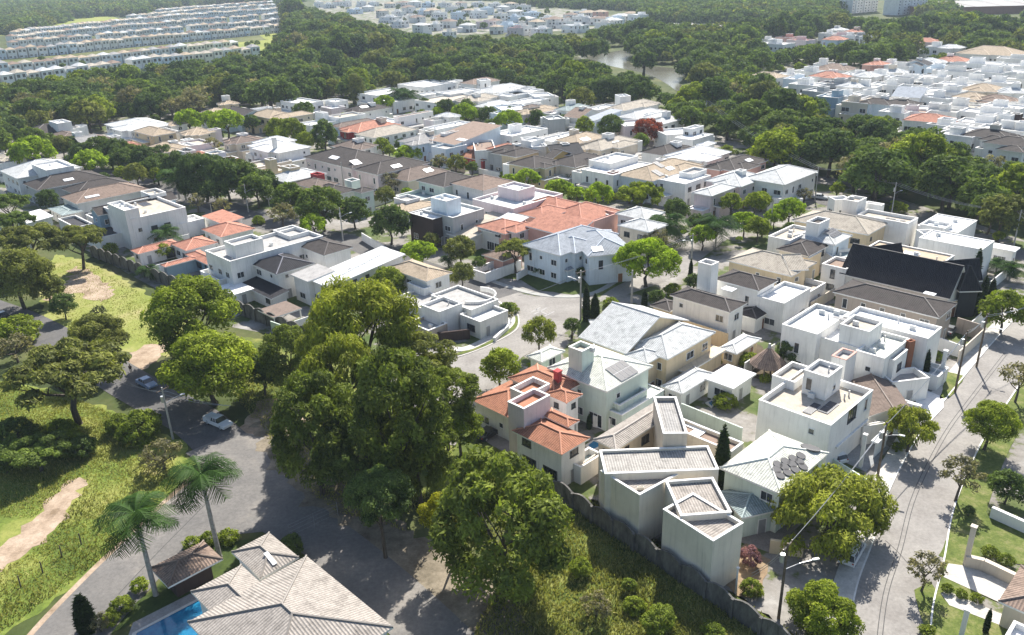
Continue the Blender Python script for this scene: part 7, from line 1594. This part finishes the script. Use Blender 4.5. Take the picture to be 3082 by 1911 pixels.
# ------------------------------------------------------------------ vehicles
def paint(k, c): 
    if k in MC: return MC[k]
    m, n, b = newmat(k); b.inputs['Base Color'].default_value = (*c, 1); b.inputs['Roughness'].default_value = .28; b.inputs['Coat Weight'].default_value = .6; MC[k] = m; return m
def car(label, x, y, heading, kind, col, key, cat='car', base=None):
    p = P(x, y) if base is None else base; p = Vector((p.x, p.y, .06)); root = empty('parked_car' if cat == 'car' else 'parked_truck', p, R(heading)); pm = paint(key, col)
    L, Wd = dict(hatch=(4.0, 1.74), sedan=(4.4, 1.78), pickup=(5.1, 1.85), van=(4.8, 1.9))[kind]; hx = L/2
    low = [(-hx, .35), (-hx, .78), (-hx+.12, .92), (hx-1.25, .95), (hx-.15, .75), (hx, .6), (hx, .33)]
    if kind == 'pickup': low = [(-hx, .42), (-hx, 1.02), (hx-1.35, 1.04), (hx-.15, .9), (hx, .75), (hx, .4)]
    if kind == 'van': low = [(-hx, .38), (-hx, 1.0), (hx-.9, 1.02), (hx-.1, .85), (hx, .4)]
    top = dict(hatch=[(-hx+.10, .92), (-hx+.45, 1.46), (.35, 1.5), (hx-1.15, .95)], sedan=[(-hx+.75, .93), (-.95, 1.42), (.35, 1.45), (hx-1.2, .95)], pickup=[(-.75, 1.03), (-.6, 1.62), (.55, 1.66), (hx-1.4, 1.04)], van=[(-hx+.03, 1.0), (-hx+.15, 1.85), (hx-1.7, 1.88), (hx-.9, 1.02)])[kind]
    def ext(mb, prof, w0, w1, mi, zl=None):
        zs = [q[1] for q in prof]; z0, z1 = min(zs), max(zs); f = lambda z: (w0+(w1-w0)*(z-z0)/(z1-z0+1e-6))/2; n = len(prof)
        mb.face([(q[0], f(q[1]), q[1]) for q in prof], mi); mb.face([(q[0], -f(q[1]), q[1]) for q in prof][::-1], mi)
        for i in range(n): a, b = prof[i], prof[(i+1) % n]; mb.face([(a[0], -f(a[1]), a[1]), (b[0], -f(b[1]), b[1]), (b[0], f(b[1]), b[1]), (a[0], f(a[1]), a[1])], mi)
    mb = MB(); ext(mb, low, Wd, Wd*.95, 0)
    rf = [(top[1][0]-.05, top[1][1]-.04), (top[1][0], top[1][1]+.03), (top[2][0], top[2][1]+.03), (top[2][0]+.08, top[2][1]-.04)]; ext(mb, rf, Wd*.80, Wd*.76, 0)
    if kind == 'pickup': mb.box((-hx+.02, -Wd/2+.03), (1.75, 0), (0, .08), 1.0, 1.3); mb.box((-hx+.02, Wd/2-.11), (1.75, 0), (0, .08), 1.0, 1.3); mb.box((-hx+.02, -Wd/2+.03), (.08, 0), (0, Wd-.06), 1.0, 1.3)
    for xx in (top[1][0], (top[1][0]+top[2][0])/2, top[2][0]):
        for sg in (-1, 1): mb.box((xx-.04, sg*Wd*.43-.03), (.08, 0), (0, .06), .93, top[1][1])
    mb.obj('body', pm, root)
    g = MB(); ext(g, top, Wd*.90, Wd*.76, 0); g.obj('window', m_glass(), root)
    for sx in (-1, 1):
        for sy in (-1, 1):
            t = MB(); n = 12; rr = .33 if kind != 'pickup' else .38; cx, cy = sx*L*.31, sy*(Wd/2-.12)
            A = [Vector((cx+rr*math.cos(k*2*math.pi/n), cy-.1, rr+rr*math.sin(k*2*math.pi/n))) for k in range(n)]; Bq = [v+Vector((0, .22, 0)) for v in A]
            for k in range(n): t.face([A[k], Bq[k], Bq[(k+1) % n], A[(k+1) % n]])
            t.face(A[::-1]); t.face(Bq); w2 = t.obj('wheel', m_plain('tyre rubber', (.025, .025, .027), .8), root)
            r = MB(); r.face([Vector((cx+rr*.6*math.cos(k*2*math.pi/n)*(sy), cy+sy*.125, rr+rr*.6*math.sin(k*2*math.pi/n))) for k in range(n)][::-1]); r.obj('rim', STEEL, w2)
    for sy in (-1, 1):
        h = MB(); h.box((hx-.08, sy*Wd*.36-.15), (.1, 0), (0, .3), .6, .75, 0, True); h.obj('headlight', m_plain('lamp glass', (.7, .7, .68), .2), root); h = MB(); h.box((-hx-.02, sy*Wd*.40-.1), (.08, 0), (0, .2), .7, .9, 0, True); h.obj('taillight', m_plain('red lamp', (.35, .02, .02), .3), root)
    tag(root, label, cat); return root
TL(0, 920)
car('white pickup half hidden under the yellow-green roadside tree', 1990, 1090, -35, 'pickup', (.72, .74, .75), 'white paint', 'pickup'); car('blue-grey car parked in the shade below the tree', 1340, 730, -40, 'sedan', (.20, .27, .40), 'blue grey paint'); car('dark car at the far left road edge', 30, 120, -38, 'sedan', (.02, .022, .026), 'black paint')
TL(2282, 920); car('white hatchback on the grey driveway', 685, 1390, 108, 'hatch', (.72, .74, .76), 'white paint')
TL(2282, 1411); car('white van under the large feathery street tree', 850, 800, 52, 'van', (.70, .71, .70), 'white paint', 'van')
TL(2282, 460); car('dark car beside the right edge palms', 2120, 1190, 47, 'sedan', (.02, .022, .026), 'black paint'); car('silver car at the woodland road bend', 560, 420, -30, 'sedan', (.45, .47, .50), 'silver paint'); car('grey car in the carport by the castle turret', 1740, 1640, 47, 'sedan', (.10, .11, .12), 'grey paint')
TL(760, 920); car('dark car below the terracotta house corner', 2150, 1190, 47, 'sedan', (.03, .032, .036), 'black paint')

# ------------------------------------------------------------------ person by the road
def skinbody(name, vs, es, rads, mat, parent, root_i=0):
    me = bpy.data.meshes.new(name); me.from_pydata(vs, es, []); o = link(bpy.data.objects.new(name, me), parent); md = o.modifiers.new('skin', 'SKIN'); sv = me.skin_vertices[0].data if me.skin_vertices else None
    if sv is None:
        bm = __import__('bmesh').new(); bm.from_mesh(me); bm.verts.layers.skin.verify(); bm.to_mesh(me); bm.free(); sv = me.skin_vertices[0].data
    for i, r in enumerate(rads): sv[i].radius = r; sv[i].use_root = i == root_i
    o.modifiers.new('sub', 'SUBSURF').levels = 1; o.modifiers['sub'].render_levels = 2; me.materials.append(mat); return o
TL(0, 920); p = P(1195, 612); root = empty('person', p, R(20)); sk = m_plain('skin', (.30, .17, .11), .6); cl = m_plain('dark clothes', (.025, .025, .032), .85)
V = [(0, 0, .95), (0, 0, 1.2), (0, .01, 1.42), (0, .02, 1.52), (0, .03, 1.62), (0, .03, 1.72), (.19, 0, 1.40), (.25, .02, 1.13), (.24, .08, .90), (-.19, 0, 1.40), (-.25, .02, 1.13), (-.24, .08, .90), (.10, 0, .88), (.11, .02, .50), (.12, -.02, .09), (.12, .14, .04), (-.10, 0, .88), (-.11, .05, .50), (-.12, .04, .09), (-.12, .20, .04), (.245, .11, .82), (-.245, .11, .82)]
Ed = [(0, 1), (1, 2), (2, 3), (3, 4), (4, 5), (2, 6), (6, 7), (7, 8), (2, 9), (9, 10), (10, 11), (0, 12), (12, 13), (13, 14), (14, 15), (0, 16), (16, 17), (17, 18), (18, 19), (8, 20), (11, 21)]
rd = [(.15, .11), (.15, .11), (.13, .09), (.06, .06), (.09, .10), (.07, .08), (.06, .06), (.045, .045), (.033, .033), (.06, .06), (.045, .045), (.033, .033), (.085, .085), (.06, .06), (.04, .04), (.035, .03), (.085, .085), (.06, .06), (.04, .04), (.035, .03), (.03, .02), (.03, .02)]
skinbody('body', V, Ed, rd, sk, root)
ci = [0, 1, 2, 6, 7, 9, 10, 12, 13, 14, 16, 17, 18]; mp_ = {k: i for i, k in enumerate(ci)}
skinbody('clothing', [V[i] for i in ci], [(mp_[a], mp_[b]) for a, b in Ed if a in mp_ and b in mp_], [(rd[i][0]*1.14, rd[i][1]*1.18) for i in ci], cl, root)
mb = MB(); mb.disc((0, .03), .10, 1.68, 1.80, 10, 0, .05); mb.obj('hair', m_plain('dark hair', (.02, .015, .012), .7), root); tag(root, 'person in dark clothes standing at the roadside near the parked car', 'person')

# ------------------------------------------------------------------ air
mb = MB(); mb.box((-6500, -250), (13000, 0), (0, 8500), -1, 71, 0, True); hz = mb.obj('haze', []); tag(hz, 'thin summer haze', None, None, 'stuff')
m = bpy.data.materials.new('haze'); m.use_nodes = True; n = m.node_tree; n.nodes.clear(); o = N(n, 'ShaderNodeOutputMaterial'); v = N(n, 'ShaderNodeVolumePrincipled'); v.inputs['Color'].default_value = (.72, .85, 1, 1); v.inputs['Density'].default_value = .00011; v.inputs['Anisotropy'].default_value = .1
n.links.new(v.outputs[0], o.inputs['Volume']); hz.data.materials.append(m)

# ------------------------------------------------------------------ labels that single things out
ORD = 'first second third fourth fifth sixth seventh eighth ninth tenth eleventh twelfth thirteenth fourteenth fifteenth sixteenth seventeenth eighteenth nineteenth twentieth'.split()
ORD += ['twenty-'+q for q in ORD[:9]]+['thirtieth']+['thirty-'+q for q in ORD[:9]]
for t in TREES:
    r = t[2]
    if t[3] == 'street row':
        r['label'] = KINDTXT[t[0]]+' in the shady left street row'; r['group'] = 'trees of the shady left street row'
by = {}
for o in COL.objects:
    if o.parent is None and o.get('label') and o.get('category') and o.get('category') != 'woodland tree': by.setdefault(o['label'], []).append(o)
for lb, os_ in by.items():
    if len(os_) > 1:
        os_.sort(key=lambda o: proj(o.location)[0])
        for i, o in enumerate(os_): o['label'] = lb+', '+(ORD[i] if i < len(ORD) else 'later one')+' from left'
